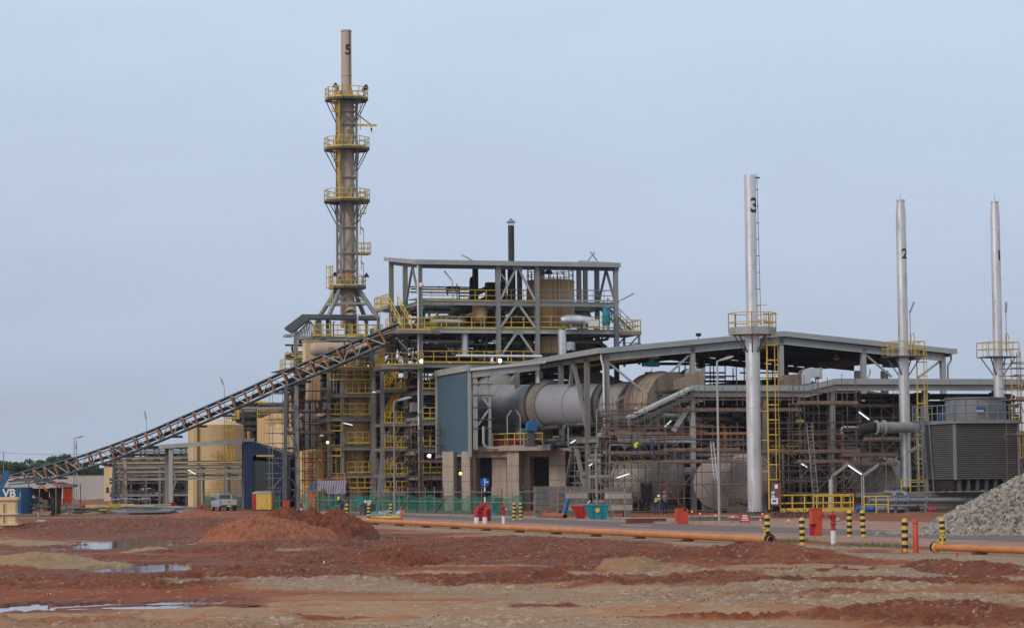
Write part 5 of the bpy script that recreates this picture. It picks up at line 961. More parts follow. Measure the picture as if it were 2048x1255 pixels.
clutter(LS, x(1392), x(1530), 1, 8, f.z(845, 1450), f.z(790, 1450), 71, 'dark pipework high under the low shed left of chimney 3', 26, 3, 16, 4, ('dark', 'dark', 'steel_d', 'rustd', 'steel'))
clutter(LS, x(1392), x(1540), 1, 8, .3, f.z(850, 1450), 72, 'pipes and orange ducts behind the dished tank left of chimney 3', 44, 6, 26, 8, ('dark', 'steel', 'rustd', 'orange', 'hood', 'dark'))
clutter(LS, x(1535), x(1700), 1, 8, f.z(840, 1600), f.z(785, 1600), 73, 'dark pipework high under the low shed right of chimney 3', 26, 3, 16, 4, ('dark', 'dark', 'steel_d', 'rustd', 'steel'))
clutter(LS, x(1535), x(1700), 1, 8, .3, f.z(842, 1600), 74, 'rusty pipes and yellow parts behind the leaning ladder', 60, 6, 36, 8, ('dark', 'steel', 'rustd', 'yellow', 'steel_d', 'dark'))
clutter(LS, x(1700), x(2060), 1.5, 8, f.z(845, 1800), f.z(785, 1800), 75, 'dark pipework under the right half of the low shed', 40, 6, 26, 8, ('dark', 'dark', 'steel_d', 'steel', 'dark'))
clutter(LS, x(1700), x(2060), 1.5, 8, .3, f.z(850, 1800), 76, 'grey and rusty pipes at ground level under the right half of the low shed', 80, 8, 50, 10, ('dark', 'steel', 'rustd', 'steel_d', 'pipegrey', 'silver_b', 'dark'))
clutter(LS, x(1235), x(1380), 2, 8, .3, f.z(885, 1300), 77, 'pipes and machines behind the scaffold workers', 50, 8, 30, 10, ('dark', 'steel', 'rustd', 'steel_d', 'bluepaint', 'hood', 'dark'))
clutter(LS, x(1260), x(1380), 2, 8, f.z(874, 1300), f.z(830, 1300), 78, 'dark steelwork under the inclined gallery', 16, 3, 14, 4, ('dark', 'steel', 'rustd', 'steel_d', 'dark'))
t = Fr(1290, 206, GA).thing('yellow_duct', 'short yellow horizontal duct behind the lower scaffold', 'duct'); MB().tube([t.P(1238, 950), t.P(1335, 951)], .32, 16).obj('duct', 'tan', t); MB().box(t.P(1238, 962, -.3), t.P(1335, 957, .3)).obj('support', 'steel_l', t)
t = Fr(1740, 198, GA).thing('flanged_duct', 'thick grey pipe with two pale flanges running left behind chimney 2', 'pipe'); pz = t.z(854, 1780); u0, u1 = t.u(1762), t.u(1835)
MB().tube([(t.u(1752), 0, pz), (u1, 0, pz)], .42, 20).obj('duct', 'steel', t); MB().bent([(t.u(1722), 1.2, pz-1.4), (t.u(1730), .8, pz-.1), (t.u(1752), 0, pz)], .42, 18, 1.0).obj('bend', 'dark', t); 
for px in (1752, 1768): MB().lathe([(.42, -.05), (.58, -.05), (.58, .05), (.42, .05)], (t.u(px), 0, pz), 28, (1, 0, 0)).obj('flange', 'steel_l', t)
MB().lathe([(.38, 0), (.38, 1.2), (0, 1.2)], (t.u(1722), 1.2, pz-2.9), 20).obj('vertical_leg', 'silver_b', t)
t = Fr(1662, 190, GA).thing('silver_post', 'short shiny silver standpipe behind the yellow ground railing', 'pipe'); MB().tube([(0, 0, 0), (0, 0, t.z(958, 1659))], .17, 14).obj('pipe', 'silver_b', t); MB().lathe([(0, 0), (.24, 0), (.24, .06), (0, .06)], (0, 0, t.z(973, 1659)), 16).obj('flange', 'silver_b', t)
# =================================================================== SILVER CHIMNEYS
def silver(num, px, py_base, Y, rt, rb, ytop, yplat, platr, base_z, txt_y, txt_s, ang, cone, label):
    t = Fr(px, Y, GA, 0, py_base).thing('numbered_chimney', label, 'chimney'); z1 = t.z(ytop, px); zp = t.z(yplat, px)
    pr = [(0, base_z), (rb*1.15, base_z), (rb*1.15, base_z+.06), (rb, base_z+.1), (rb, zp-.6), (rt, zp+.2)]
    pr += ([(rt, z1-1.2), (rt*.8, z1-.3), (rt*.8, z1-.12), (rt*.88, z1-.12), (rt*.88, z1), (rt*.6, z1), (rt*.6, z1-.4), (0, z1-.5)] if cone else [(rt, z1-.02), (rt*.93, z1), (rt*.93, z1-.5), (0, z1-.6)])
    MB().lathe(pr, n=44).obj('stack', 'silver', t); m = MB()
    nb = 11
    for k in range(nb):
        z = base_z+(z1-base_z)*(k+.6)/(nb+.8); rr = rb if z < zp-.6 else rt; m.lathe([(rr, z), (rr+.012, z+.01), (rr+.012, z+.03), (rr, z+.04)], n=36)
    m.obj('weld_seam', 'silver', t)
    P_ = [(platr*math.cos((k+.5)*math.pi/4), platr*math.sin((k+.5)*math.pi/4)) for k in range(8)] if platr > 1.6 else [(-platr, -platr*.8), (platr, -platr*.8), (platr, platr*.8), (-platr, platr*.8)]
    d = deck(t, P_, zp, .2 if num == '3' else .08, 'steel_l' if num == '3' else 'steel_d', 'platform'); MB().rail([(a, b, zp) for a, b in P_+P_[:1]], 1.4 if num == '3' else 1.15, 1.0, .035, 0).obj('railing', 'yellow', d)
    if num == '3': MB().rail([(a*.999, b*.999, zp-.02) for a, b in P_+P_[:1]], .35, 30, .02, .35).obj('kick_plate', 'steel_l', d)
    m = MB()
    for a, b in P_: s = rb/math.hypot(a, b); m.beam((a*.8, b*.8, zp-.1), (a*s, b*s, zp-1.5), .08)
    m.obj('bracket', 'steel_d', d)
    o = wrap_text(num, txt_s, rt+.008, ang, t.z(txt_y, px), 'number', t, 1.15); return t
t3 = silver('3', 1510, 1020, 185, .43, .53, 350, 664, 1.75, .25, 413, 1.5, .50, False, 'thick silver chimney number 3 with a round yellow railed platform')
t2 = silver('2', 1812, 970, 200, .40, .43, 400, 712, 1.35, 1.9, 509, 1.1, .30, True, 'silver chimney number 2 with a tapered tip, left of the cooling tower')
t1 = silver('1', 1999, 850, 203, .38, .41, 403, 713, 1.35, 1.9, 512, 1.1, .36, True, 'silver chimney number 1 behind the cooling tower')
MB().ladder(.95, -.45, .4, t3.z(665, 1540), .5, .05, True, (1, -.35), .4).obj('ladder', 'yellow', t3)
m = MB()
for y in (610, 695, 755, 822, 880, 942, 640): m.beam((.4, -.2, t3.z(y, 1520)), (1.0, -.45, t3.z(y, 1520)), .07, .07)
m.obj('ladder_bracket', 'yellow', t3)
MB().rail([(.35, -1.5, t3.z(664, 1530)), (.95, -.9, t3.z(664, 1530)), (1.5, -.3, t3.z(664, 1530))], 1.3, .45, .04, 0).beam((1.3, 0, t3.z(628, 1545)), (2.0, -.2, t3.z(628, 1545)), .06).obj('ladder_gate', 'yellow', t3)
MB().tube([(.62, -.2, t3.z(660, 1520)), (.5, -.15, t3.z(358, 1518))], .025, 6).tube([(.5, -.15, t3.z(357, 1518)), (.5, -.15, t3.z(345, 1518))], .015, 5).beam((.38, -.15, t3.z(356, 1518)), (.72, -.15, t3.z(356, 1518)), .07, .12).obj('lightning_conductor', 'steel_d', t3)
m = MB()
for y in range(380, 650, 33): m.beam((.4, -.12, t3.z(y, 1518)), (.6, -.18, t3.z(y, 1518)), .05)
m.obj('conductor_bracket', 'steel_d', t3); m = MB()
for k in range(16): a = k*math.pi/8; m.lathe([(0, 0), (.03, 0), (.03, .2), (0, .2)], (.6*math.cos(a), .6*math.sin(a), .2), 6)
m.lathe([(.66, .0), (.66, .22), (0, .22)], n=24); m.obj('base_ring', 'steel_d', t3)
for t, zb_, px in ((t2, 1.95, 1812), (t1, 1.95, 1999)):
    MB().ladder(1.0, -.3, zb_, t.z(700, px), .5, .04, True, (.9, -.5), .35).obj('ladder', 'yellow', t); MB().tube([(.55, -.3, t.z(704, px)), (.55, -.3, t.z(668, px)), (.75, -.3, t.z(666, px)), (.85, -.3, t.z(675, px)), (.85, -.3, t.z(704, px))], .04, 6).obj('ladder_gate', 'yellow', t)
    MB().tube([(0, 0, t.z(404, px)), (0, 0, t.z(388, px))], .015, 5).obj('lightning_rod', 'steel', t)
for t, px, hx, dx, lab in ((t2, 1827, 1827, .35, 'thin lamp pole on the platform of chimney 2, head tilted right'), (t1, 2020, 2020, .05, 'thin lamp pole on the platform of chimney 1, head upright')):
    q = Fr(px, t.o.y, GA).thing('platform_lamp', lab, 'lamp', 'lamps on the chimney platforms'); zp = t.z(712, px); zt_ = t.z(625, px); MB().tube([(0, 0, zp), (0, 0, zt_)], .035, 6).obj('post', 'steel', q); MB().beam((0, 0, zt_), (dx*1.1, 0, zt_+.85), .16, .12).obj('lamp_head', 'steel_l', q)
# =================================================================== COOLING TOWER and its plinth
f = Fr(1912, 188, GA).thing('cooling_tower', 'dark grey louvred cooling tower box with a round fan stack on top', 'cooling tower'); CT = f
u0, u1 = 0, f.u(2037, 0, 900); zb_, zt_ = f.z(957, 1950), f.z(846, 1950); D = 5.4
MB().box((u0+.1, .12, zb_), (u1-.1, D, zt_-.02)).obj('casing', 'cooling', f); n = 26; m = MB(); a, b = u0+.1, u1-.05
for k in range(n): z = zb_+(zt_-zb_)*(k+.5)/n; m.poly([(a, .1, z-.06), (a, -.06, z-.085), (a, -.07, z-.03), (a, .1, z+.06)], (b-a, 0, 0))
m.obj('louvre_panel', 'cooling', f)
m = MB()
for k in range(n): z = zb_+(zt_-zb_)*(k+.5)/n; m.poly([(u0+.08, .1, z-.06), (u0-.06, .1, z-.085), (u0-.07, .1, z-.03), (u0+.08, .1, z+.06)], (0, D-.2, 0))
m.obj('louvre_panel', 'cooling', f)
for u, v in ((u0, 0), (u1-.02, 0), (u0, D)): MB().box((u-.09, v-.09, zb_-.05), (u+.09, v+.13, zt_)).obj('corner_post', 'pipegrey', f)
MB().box((u0-.2, -.3, zt_), (u1+.2, D+.2, zt_+.15)).obj('top_deck', 'steel', f)
MB().rail([(u0-.9, D, zt_+.15), (u0-.15, D, zt_+.15), (u0-.15, -.25, zt_+.15), (u1+.1, -.25, zt_+.15), (u1+.1, D, zt_+.15)], 1.25, 1.0, .04, .12).obj('railing', 'pipegrey', f)
uc = f.u(1952, 2.4, 815); rr = 60*190/FX; zf = f.z(793, 1945)
MB().lathe([(rr*1.0, zt_+.1), (rr*.99, zt_+.9), (rr*.97, zf-.1), (rr*1.02, zf-.1), (rr*1.02, zf), (rr*.94, zf), (rr*.94, zt_+.3), (0, zt_+.3)], (uc, 2.5, 0), 48).obj('fan_stack', 'coolfan', f)
m = MB()
for k in range(16): a = k*math.pi/8; m.beam((uc+rr*1.0*math.cos(a), 2.5+rr*1.0*math.sin(a), zt_+.2), (uc+rr*.985*math.cos(a), 2.5+rr*.985*math.sin(a), zf-.1), .07, .06)
m.obj('fan_stack_rib', 'coolfan', f)
MB().box((f.u(1890, 4), 3.7, zt_+.15), (f.u(1904, 4), 4.2, zt_+.9)).lathe([(0, 0), (.25, 0), (.25, .6), (0, .6)], (f.u(1880, 4), 4, zt_+.6), 14, (1, 0, 0)).obj('fan_motor', 'bluepaint', f)
p = f.P(1964, 817, 0); MB().box((p.x-.33, 2.5-rr-.04, p.z-.05), (p.x+.33, 2.5-rr+.05, p.z+.17)).obj('blue_placard', 'bluepaint', f); MB().box((p.x-.3, 2.5-rr-.045, p.z-.2), (p.x+.25, 2.5-rr+.05, p.z-.09)).obj('white_placard', 'white', f)
MB().ladder(u0-.75, D-.9, zb_-1, zt_+1.3, .5, .035, True, (-.3, -1), .33).obj('ladder', 'pipegrey', f); MB().tube([(u0-.25, D-1.2, zb_-1), (u0-.55, D-1, zt_+1)], .04, 6).tube([(u0-.12, D-1.9, zb_-1), (u0-.3, D-1.5, zt_+1)], .04, 6).obj('stay', 'pipegrey', f)
MB().box((u0+.1, .6, zb_-.8), (u1-.1, D-.5, zb_)).obj('basin', 'dark', f)
for k in range(7): u = u0+.4+(u1-u0-.8)*k/6; MB().box((u-.1, .1, zb_-.85), (u+.1, .4, zb_)).obj('leg', 'steel_d', f)
t = Fr(1745, 192, GA).thing('concrete_plinth', 'stained concrete plinth with a grey steel edge under the cooling tower and chimney 2', 'plinth'); zp_ = t.z(984, 1850)
uA, uB = t.u(1775), t.u(2100)
MB().box((uA+.8, -.2, 0), (uB, 14, zp_-.35)).obj('wall', 'concrete', t); MB().box((uA, -.8, zp_-.35), (uB, 14, zp_)).obj('deck_slab', 'steel', t)
MB().rail([(t.u(1793), -.7, zp_), (t.u(1916), -.7, zp_)], .95, .7, .045, 0).obj('railing', 'yellow', t)
MB().poly([(t.u(1600), -3.6, 0), (uB, -3.6, 0), (uB, -3.6, .28), (t.u(1640), -3.6, .28)], (0, .35, 0)).obj('kerb_wall', 'concrete_d', t)
t = Fr(1745, 187.5, GA).thing('header_pipe', 'long grey header pipe with elbows running along the front of the plinth', 'pipe'); z = t.z(1000, 1800); uu = [t.u(p_) for p_ in (1735, 2080)]
MB().tube([(uu[0], 0, z), (uu[1], 0, z)], .19, 14).obj('header', 'pipegrey', t)
for px in (1790, 1812): MB().bent([(t.u(px), .2, z-1.1), (t.u(px), .2, z+.55), (t.u(px), 2.0, z+.6)], .16, 12).obj('riser', 'pipegrey', t)
for px in (1735, 1788, 1812, 1850, 1925): MB().lathe([(.19, -.04), (.29, -.04), (.29, .04), (.19, .04)], (t.u(px), 0, z), 18, (1, 0, 0)).obj('flange', 'pipegrey', t)
for px in (1787, 1847, 1980): MB().box((t.u(px)-.08, -.08, 0), (t.u(px)+.08, .08, z-.15)).obj('stand', 'steel', t)
MB().tube([(t.u(1740), -.2, .55), (t.u(1840), -.2, .55)], .1, 10).obj('low_pipe', 'pipegrey', t)
for k, (px, mt) in enumerate(((1720, 'bluepaint'), (1740, 'bluepaint'), (1762, 'steel'), (1826, 'dark'), (1862, 'signred'))):
    q = Fr(px, 186.5, GA).thing('pump', ['blue pump at the left beside the concrete block', 'blue pump right of its twin beside the header pipe', 'grey pump below the header pipe', 'dark pump in front of the plinth below chimney 2', 'red topped valve pump at the foot of the stone heap'][k], 'pump'); q.e.scale = (.68, .68, .68) if k != 4 else (.4, .4, .5); MB().lathe([(0, 0), (.28, .03), (.3, .2), (.3, .8), (.2, .9), (0, .9)], (-.5, 0, .5), 16, (1, 0, 0)).obj('motor', mt, q); MB().lathe([(0, 0), (.36, .02), (.36, .25), (0, .3)], (.45, 0, .5), 16, (1, 0, 0)).tube([(.6, 0, .5), (.6, 0, 1.0)], .1, 8).obj('impeller_casing', mt, q); MB().box((-.7, -.3, .0), (.9, .3, .2)).obj('base', 'concrete_d', q)
# yellow railing on the ground between chimney 3 and the pumps
t = Fr(1560, 181, GA).thing('ground_railing', 'long yellow double railing along the ground right of chimney 3', 'railing'); MB().rail([(0, 0, .25), (t.u(1704), 0, .25)], 1.2, .95, .05, .28).obj('front_railing', 'yellow', t); MB().rail([(t.u(1640), 1.5, .25), (t.u(1700), 1.5, .25), (t.u(1700), .2, .25)], 1.1, .9, .05, 0).obj('side_railing', 'yellow', t); MB().box((-.1, -.15, 0), (t.u(1704)+.1, .15, .26)).obj('kerb', 'verge', t)
t = Fr(1728, 181, GA).thing('ground_railing', 'short yellow railing panel left of the blue pumps', 'railing'); MB().rail([(0, 0, .1), (1.9, 0, .1)], 1.2, .9, .05, 0).obj('panel', 'yellow', t)
# low concrete kerb walls near chimney 3
for (x0, x1, y, h, lab) in ((1380, 1470, 1042, 9, 'low stained concrete wall behind the red cabinet on the kerb'), (1255, 1330, 1047, 10, 'low red brown concrete wall under the scaffold'), (1462, 1530, 1042, 7, 'low concrete wall at the foot of chimney 3')):
    t = on_ground(x0, y).thing('kerb_wall', lab, 'low wall'); MB().box((0, 0, 0), (t.u(x1), .4, h*t.sc())).obj('wall', 'concrete_d' if x0 != 1255 else 'soil_b', t); MB().box((-.05, -.03, h*t.sc()), (t.u(x1)+.05, .43, h*t.sc()+.08)).obj('coping', 'concrete', t)
# =================================================================== SCAFFOLDS
def scaffold(label, px0, px1, Y, ybot, lifts, vd=1.3, nu=None, planks=(), ytop=None, seed=1, mat='tube', name='scaffold', braces=True, r=.032, cat='scaffold', over=.35):
    f = Fr(px0, Y, GA, 0).thing(name, label, cat, None); rr = random.Random(seed); W = f.u(px1, 0, 900); nu = nu or max(1, round(W/1.7)); zb = 0 if ybot is None else f.z(ybot, px0); pm = (px0+px1)/2
    zs = [f.z(y, pm) for y in lifts]; zt = f.z(ytop, pm) if ytop else max(zs)+1.1
    for i in range(nu+1):
        for v in (0, vd): u = W*i/nu+rr.uniform(-.04, .04); MB().tube([(u, v, zb), (u+rr.uniform(-.03, .03), v, zt+rr.uniform(-.3, .7))], r, 6).obj('standard', mat, f)
    for z in zs:
        for v in (0, vd):
            for k in (0, .95):
                if z+k < zt+.2: MB().tube([(-over+rr.uniform(-.2, .1), v-.05, z+k+rr.uniform(-.03, .03)), (W+over+rr.uniform(-.1, .3), v-.05, z+k)], r, 6).obj('ledger', mat, f)
        for i in range(0, nu+1, 2): MB().tube([(W*i/nu+.06, -.3, z), (W*i/nu+.06, vd+.3, z)], r, 6).obj('transom', mat, f)
    for y in planks:
        z = f.z(y, pm)+.05; m = MB()
        for j in range(4): m.box((-.3+rr.uniform(-.2, .2), .05+j*vd/4, z), (W+.3+rr.uniform(-.2, .2), .05+(j+.9)*vd/4, z+.05))
        m.obj('plank', 'plank', f); MB().box((-.2, -.07, z), (W+.2, -.03, z+.22)).obj('toe_board', 'plank', f)
    if braces:
        for i in range(0, nu, 1):
            for z0, z1 in zip(zs, zs[1:]):
                if rr.random() < .5: a, b = (i, i+1) if rr.random() < .5 else (i+1, i); MB().tube([(W*a/nu, -.09, z0), (W*b/nu, -.09, z1)], r, 6).obj('brace', mat, f)
    return f
scaffold('rusty tube scaffold with plank floors where the workers stand, right of the side wall', 1222, 1330, 198, 1022, (1022, 985, 958, 930, 908, 880, 850), 1.6, 4, (928, 908, 870), 818, 1)
scaffold('rusty tube scaffold in front of the lying tank left of chimney 3', 1332, 1475, 194, 1030, (1020, 968, 925, 902, 878), 1.4, 4, (902, 925), 850, 2)
scaffold('rusty scaffold bay just left of chimney 3', 1455, 1500, 192, 1030, (1015, 968, 915, 905), 1.4, 1, (), 870, 3)
scaffold('scaffold gangway hanging high across the left half of the low shed', 1372, 1600, 199, 810, (822, 816), 1.2, 6, (822,), 770, 4, braces=False)
scaffold('scaffold platform with rusty guard rails bracketed out at the low shed corner', 1602, 1712, 196, 812, (808, ), 1.5, 3, (808,), 768, 5, braces=False)
scaffold('tall rusty scaffold behind the leaning ladder', 1600, 1715, 197, 1005, (985, 955, 925, 905, 885, 868), 1.8, 4, (905, 925), 760, 6)
scaffold('rusty scaffold rows under the low shed right of the double lamps', 1690, 1790, 198, 1005, (975, 930, 912, 880), 1.6, 4, (930, 912), 850, 7)
scaffold('scaffold stretch under the low shed just right of chimney 3', 1528, 1602, 197, 1010, (985, 965, 930, 905, 880, 845), 1.6, 3, (905,), 830, 8)
scaffold('scaffold with guard rails in front of the discharge hood', 1208, 1385, 206, 860, (862, 845, 830), 1.4, 6, (860, 835), 790, 9, braces=False)
scaffold('thin scaffold tower over the left edge of the blue shed', 545, 572, 243, None, (1000, 975, 945, 915, 885, 865, 838, 805), 1.6, 1, (), 775, 10, 'tubeg')
scaffold('tall scaffold in front of the cream tanks below the conveyor', 578, 660, 245.5, None, (1000, 960, 916, 867, 843, 822, 800), 1.6, 3, (867,), 770, 11, 'rustd')
scaffold('dark scaffold between the tall frame and the blue cladding', 845, 882, 234, None, (1000, 960, 925, 890, 860), 1.5, 2, (925,), 845, 12, 'rustd')
scaffold('dark scaffold in front of the stair tower', 780, 838, 234, None, (995, 960, 910, 885), 1.5, 3, (), 860, 13, 'rustd')
scaffold('scaffold tubes in front of the lowest floors at the right edge', 2040, 2100, 186, None, (985, 925, 870, 800, 750, 735), 2, 2, (800, 870), 715, 14)
scaffold('fine thin scaffold deep under the low shed left of chimney 3', 1395, 1500, 206, 1000, (980, 950, 920, 890, 865, 840, 815), 1.8, 5, (890, 840), 790, 21, r=.028)
scaffold('fine thin scaffold deep under the low shed behind the leaning ladder', 1540, 1700, 208, 1000, (975, 948, 918, 892, 870, 845, 820), 1.8, 7, (892, 845), 795, 22, r=.028)
scaffold('fine thin scaffold deep under the low shed behind chimney 2', 1720, 1860, 208, 985, (960, 935, 905, 880, 858, 835, 812), 1.8, 6, (880,), 790, 23, r=.028)
scaffold('thin greyish scaffold at ground level in front of the grey side wall', 1160, 1212, 196, 1020, (1005, 965, 925), 1.4, 2, (), 900, 24, 'tubeg', r=.026)
scaffold('rusty scaffold deep behind the workers below the inclined gallery', 1235, 1385, 204, 1000, (975, 945, 912, 888, 865, 842), 1.8, 6, (912, 865), 815, 25, r=.028)
t = Fr(1610, 190, GA).thing('leaning_ladder', 'long pale wooden ladder leaning against the scaffold', 'ladder')
a, b = t.P(1633, 1010, -.8), t.P(1618, 845, .9)
m = MB(); s_ = Vector((.42, 0, 0))
for o_ in (-s_/2, s_/2): m.beam(a+o_, b+o_, .06, .09)
m.obj('stile', 'tubeg', t); m = MB()
for k in range(1, 22): c = a.lerp(b, k/22); m.beam(c-s_/2, c+s_/2, .05)
m.obj('rung', 'tubeg', t)
t = Fr(1425, 192, GA).thing('leaning_ladder', 'narrow steel ladder hanging slantwise behind the tall street lamp', 'ladder'); a, b = t.P(1431, 958, -.3), t.P(1424, 884, .2); m = MB()
for o_ in (-.12, .12): m.beam(a+Vector((o_, 0, 0)), b+Vector((o_, 0, 0)), .05)
for k in range(1, 12): c = a.lerp(b, k/12); m.beam(c-Vector((.12, 0, 0)), c+Vector((.12, 0, 0)), .03)
m.obj('frame', 'silver_b', t)
m = MB(); 
t = Fr(1320, 199, GA).thing('wire_heap', 'tangled dark cable heap hanging beside the scaffold at ground level', 'cables'); r_ = random.Random(4); c0 = t.P(1293, 985)
for k in range(22):
    m = MB() if k == 0 else m; pts = [c0+Vector((math.sin(a*1.0+k)*r_.uniform(.3, .5), r_.uniform(-.2, .2), math.cos(a)*r_.uniform(.7, 1.0)*(.6+.02*k))) for a in [j*.6 for j in range(11)]]; m.tube(pts, .025, 5, caps=False)
m.obj('cables', 'black', t)
for (x, y0, dx, dz, z0y, lab, lit) in ((1664, 952, 1.3, .9, 1010, 'double lamp left arm, pale fluorescent head raised to the right', 0), (1724, 952, 1.35, .85, 1010, 'fluorescent lamp raised to the right beside the blue pumps', 0), (1728, 948, -1.25, .8, 1010, 'lit fluorescent lamp raised to the left beside the blue pumps', 1), (1812, 905, 1.3, .55, 975, 'fluorescent lamp reaching right in front of chimney 2', 0), (1195, 812, 0, 0, 0, '', 0)):
    if not lab: continue
    t = Fr(x, 184 if x < 1800 else 190, GA).thing('walkway_lamp', lab, 'lamp', 'bent walkway lamps near the pumps'); za_ = t.z(y0, x); z0_ = 0 if x < 1800 else t.z(z0y, x)
    MB().tube([(0, 0, z0_), (0, 0, za_), (dx*.15, 0, za_+dz*.15)], .045, 6).obj('post', 'steel_l', t); d_ = Vector((dx, 0, dz)); MB().beam((dx*.1, 0, za_+dz*.1), Vector((0, 0, za_))+d_, .2, .12).obj('lamp_head', 'steel', t); MB().beam(Vector((dx*.14, -.02, za_+dz*.14-.1)), Vector((0, -.02, za_-.1))+d_*.96, .12, .06).obj('fluorescent_tube', 'tubelit' if lit else 'steel_l', t)
for i, (x0, y0, x1, y1, Y, lab, lit) in enumerate(((1141, 885, 1151, 879, 205, 'near the kiln side wall', 1), (1178, 930, 1185, 926, 205, 'above the concrete piers', 1), (1234, 954, 1258, 946, 197, 'in front of the yellow duct', 1), (1228, 806, 1252, 791, 205, 'in front of the kiln drum', 0), (1718, 823, 1738, 838, 197, 'under the scaffold platform', 1), (1601, 925, 1614, 933, 197, 'behind the leaning ladder', 1), (376, 938, 391, 947, 268, 'in front of the tall beige tank', 1), (745, 783, 766, 783, 246, 'on the process tower at mid height', 1), (687, 845, 705, 849, 247, 'in the process tower left of centre', 1), (1772, 925, 1796, 915, 196, 'right of the lit twin lamp', 0), (1330, 852, 1342, 840, 203, 'beside the inclined gallery', 1), (822, 850, 850, 812, 235, 'left of the blue cladding', 0), (770, 925, 790, 912, 238, 'beside the tall lamp post', 0))):
    t = Fr(x0, Y, GA).thing('batten_lamp', ('lit' if lit else 'unlit')+' tilted fluorescent batten lamp '+lab, 'lamp', 'fluorescent batten lamps in the plant'); a = t.P(x0, y0); b = t.P(x1, y1); MB().beam(a+UP*.08, b+UP*.08, .14, .08).obj('housing', 'steel', t); MB().beam(a-UP*.02, b-UP*.02, .08, .06).obj('fluorescent_tube', 'tubelit' if lit else 'steel_l', t)
    if not lit: MB().tube([a, a-UP*2], .03, 6).obj('post', 'steel', t)
for (x, y, Y, lab) in ((655, 884, 242, 'glowing orange lamp at the left edge of the process tower'), (921, 946, 224, 'glowing orange lamp between the left concrete piers')):
    t = Fr(x, Y, GA).thing('sodium_lamp', lab, 'lamp', 'glowing orange lamps'); p = t.P(x, y); MB().ball(p, .14, 8).obj('bulb', 'lampsodium', t); MB().lathe([(0, .3), (.1, .28), (.2, .12)], p, 12).tube([p+UP*.3, p+Vector((.0, .6, .4))], .03, 6).obj('shade', 'dark', t)
p = None
t = Fr(1397, 215, GA).thing('floodlight', 'small dark floodlight standing on the kiln shed roof edge', 'floodlight'); p = t.P(1397, 669, -.3); MB().box(p-Vector((.2, .15, .13)), p+Vector((.2, .15, .13))).obj('housing', 'black', t); MB().tube([p, p-UP*.45], .04, 6).obj('stand', 'steel', t)
# =================================================================== CONVEYOR
TOPL = [(19, 951), (100, 929), (162, 911), (220, 891), (300, 861), (390, 822), (487, 780), (560, 746), (660, 704), (755, 664), (795, 647)]
BOTL = [(19, 968), (86, 962), (162, 938), (220, 921), (300, 889), (390, 851), (487, 810), (560, 777), (660, 736), (747, 698), (795, 676)]
def cy(px): return 275-(px-19)/776*43
def onl(L, px):
    for (a, b), (c, d) in zip(L, L[1:]):
        if a <= px <= c: return b+(d-b)*(px-a)/(c-a)
    return L[-1][1]
t = tag(empty('belt_conveyor', Wp(300, 1000, cy(300))), 'long rusty lattice belt conveyor with blue edges rising from left to the tall frame', 'conveyor'); O = Vector(t.location)
def cp_(px, top, back=0, k=None):
    y = onl(TOPL, px) if top else onl(BOTL, px)
    if k is not None: y = onl(TOPL, px)*(1-k)+onl(BOTL, px)*k
    return Wp(px, y, cy(px)) - O + Vector((.12, 1.25, 0))*back
XS = [19, 60, 100, 162, 220, 300, 390, 487, 560, 660, 755, 793]
MB().tube([cp_(x, 1)+UP*.03 for x in XS], .085, 6).obj('cover_edge', 'blueedge', t); m = MB()
for a, b in zip(XS, XS[1:]): p, q, p2, q2 = cp_(a, 1), cp_(b, 1), cp_(a, 1, 1), cp_(b, 1, 1); m.add([p+UP*.05, q+UP*.05, q2+UP*.12, p2+UP*.12, p-UP*.0, q-UP*.0, q2+UP*.06, p2+UP*.06], [(0, 1, 2, 3), (4, 7, 6, 5), (0, 4, 5, 1), (3, 2, 6, 7)])
m.obj('cover', 'steel_l', t)
MB().tube([cp_(x, 0) for x in XS[:-1]+[747]][:-1], .09, 6).obj('bottom_chord', 'blueedge', t)
for k, nm, mt, w in ((.26, 'upper_rail', 'rustd', .1), (.66, 'belt', 'black', .16)):
    m = MB()
    for a, b in zip(XS, XS[1:]): m.beam(cp_(a, 0, .5 if nm == 'belt' else 0, k), cp_(b, 0, .5 if nm == 'belt' else 0, k), .8 if nm == 'belt' else .12, w)
    m.obj(nm, mt, t)
m = MB()
for a, b in zip(XS, XS[1:]): m.beam(cp_(a, 0, 1), cp_(b, 0, 1), .1); m.beam(cp_(a, 1, 1), cp_(b, 1, 1), .1)
m.obj('back_chord', 'rustd', t)
M('rustpost', (.26, .115, .065), .8, 0, .4, 1.5, 0, .3, (.10, .06, .05))
px = 45; i = 0
while px < 775:
    st = 20.5*(1+(px/776)*.42); dx = 8*(1+px/1200)
    beam('truss_post', 'rustpost', t, cp_(px, 1), cp_(px+dx, 0), .15, .2); beam('truss_post', 'rustd', t, cp_(px, 1, 1), cp_(px+dx, 0, 1), .12) if i % 2 == 0 else None
    if px+st < 775: (beam('truss_diagonal', 'steel_l', t, cp_(px, 1), cp_(px+st+dx*.8, 0), .07, .1) if i % 7 not in (5, 6) else beam('truss_diagonal', 'steel_l', t, cp_(px+dx, 0), cp_(px+st, 1), .07, .1))
    if i % 2: p = cp_(px+dx, 0); MB().box(p+Vector((-.1, -.2, -.3)), p+Vector((.9, .3, -.08))).obj('hanger_plate', 'dark', t)
    px += st; i += 1
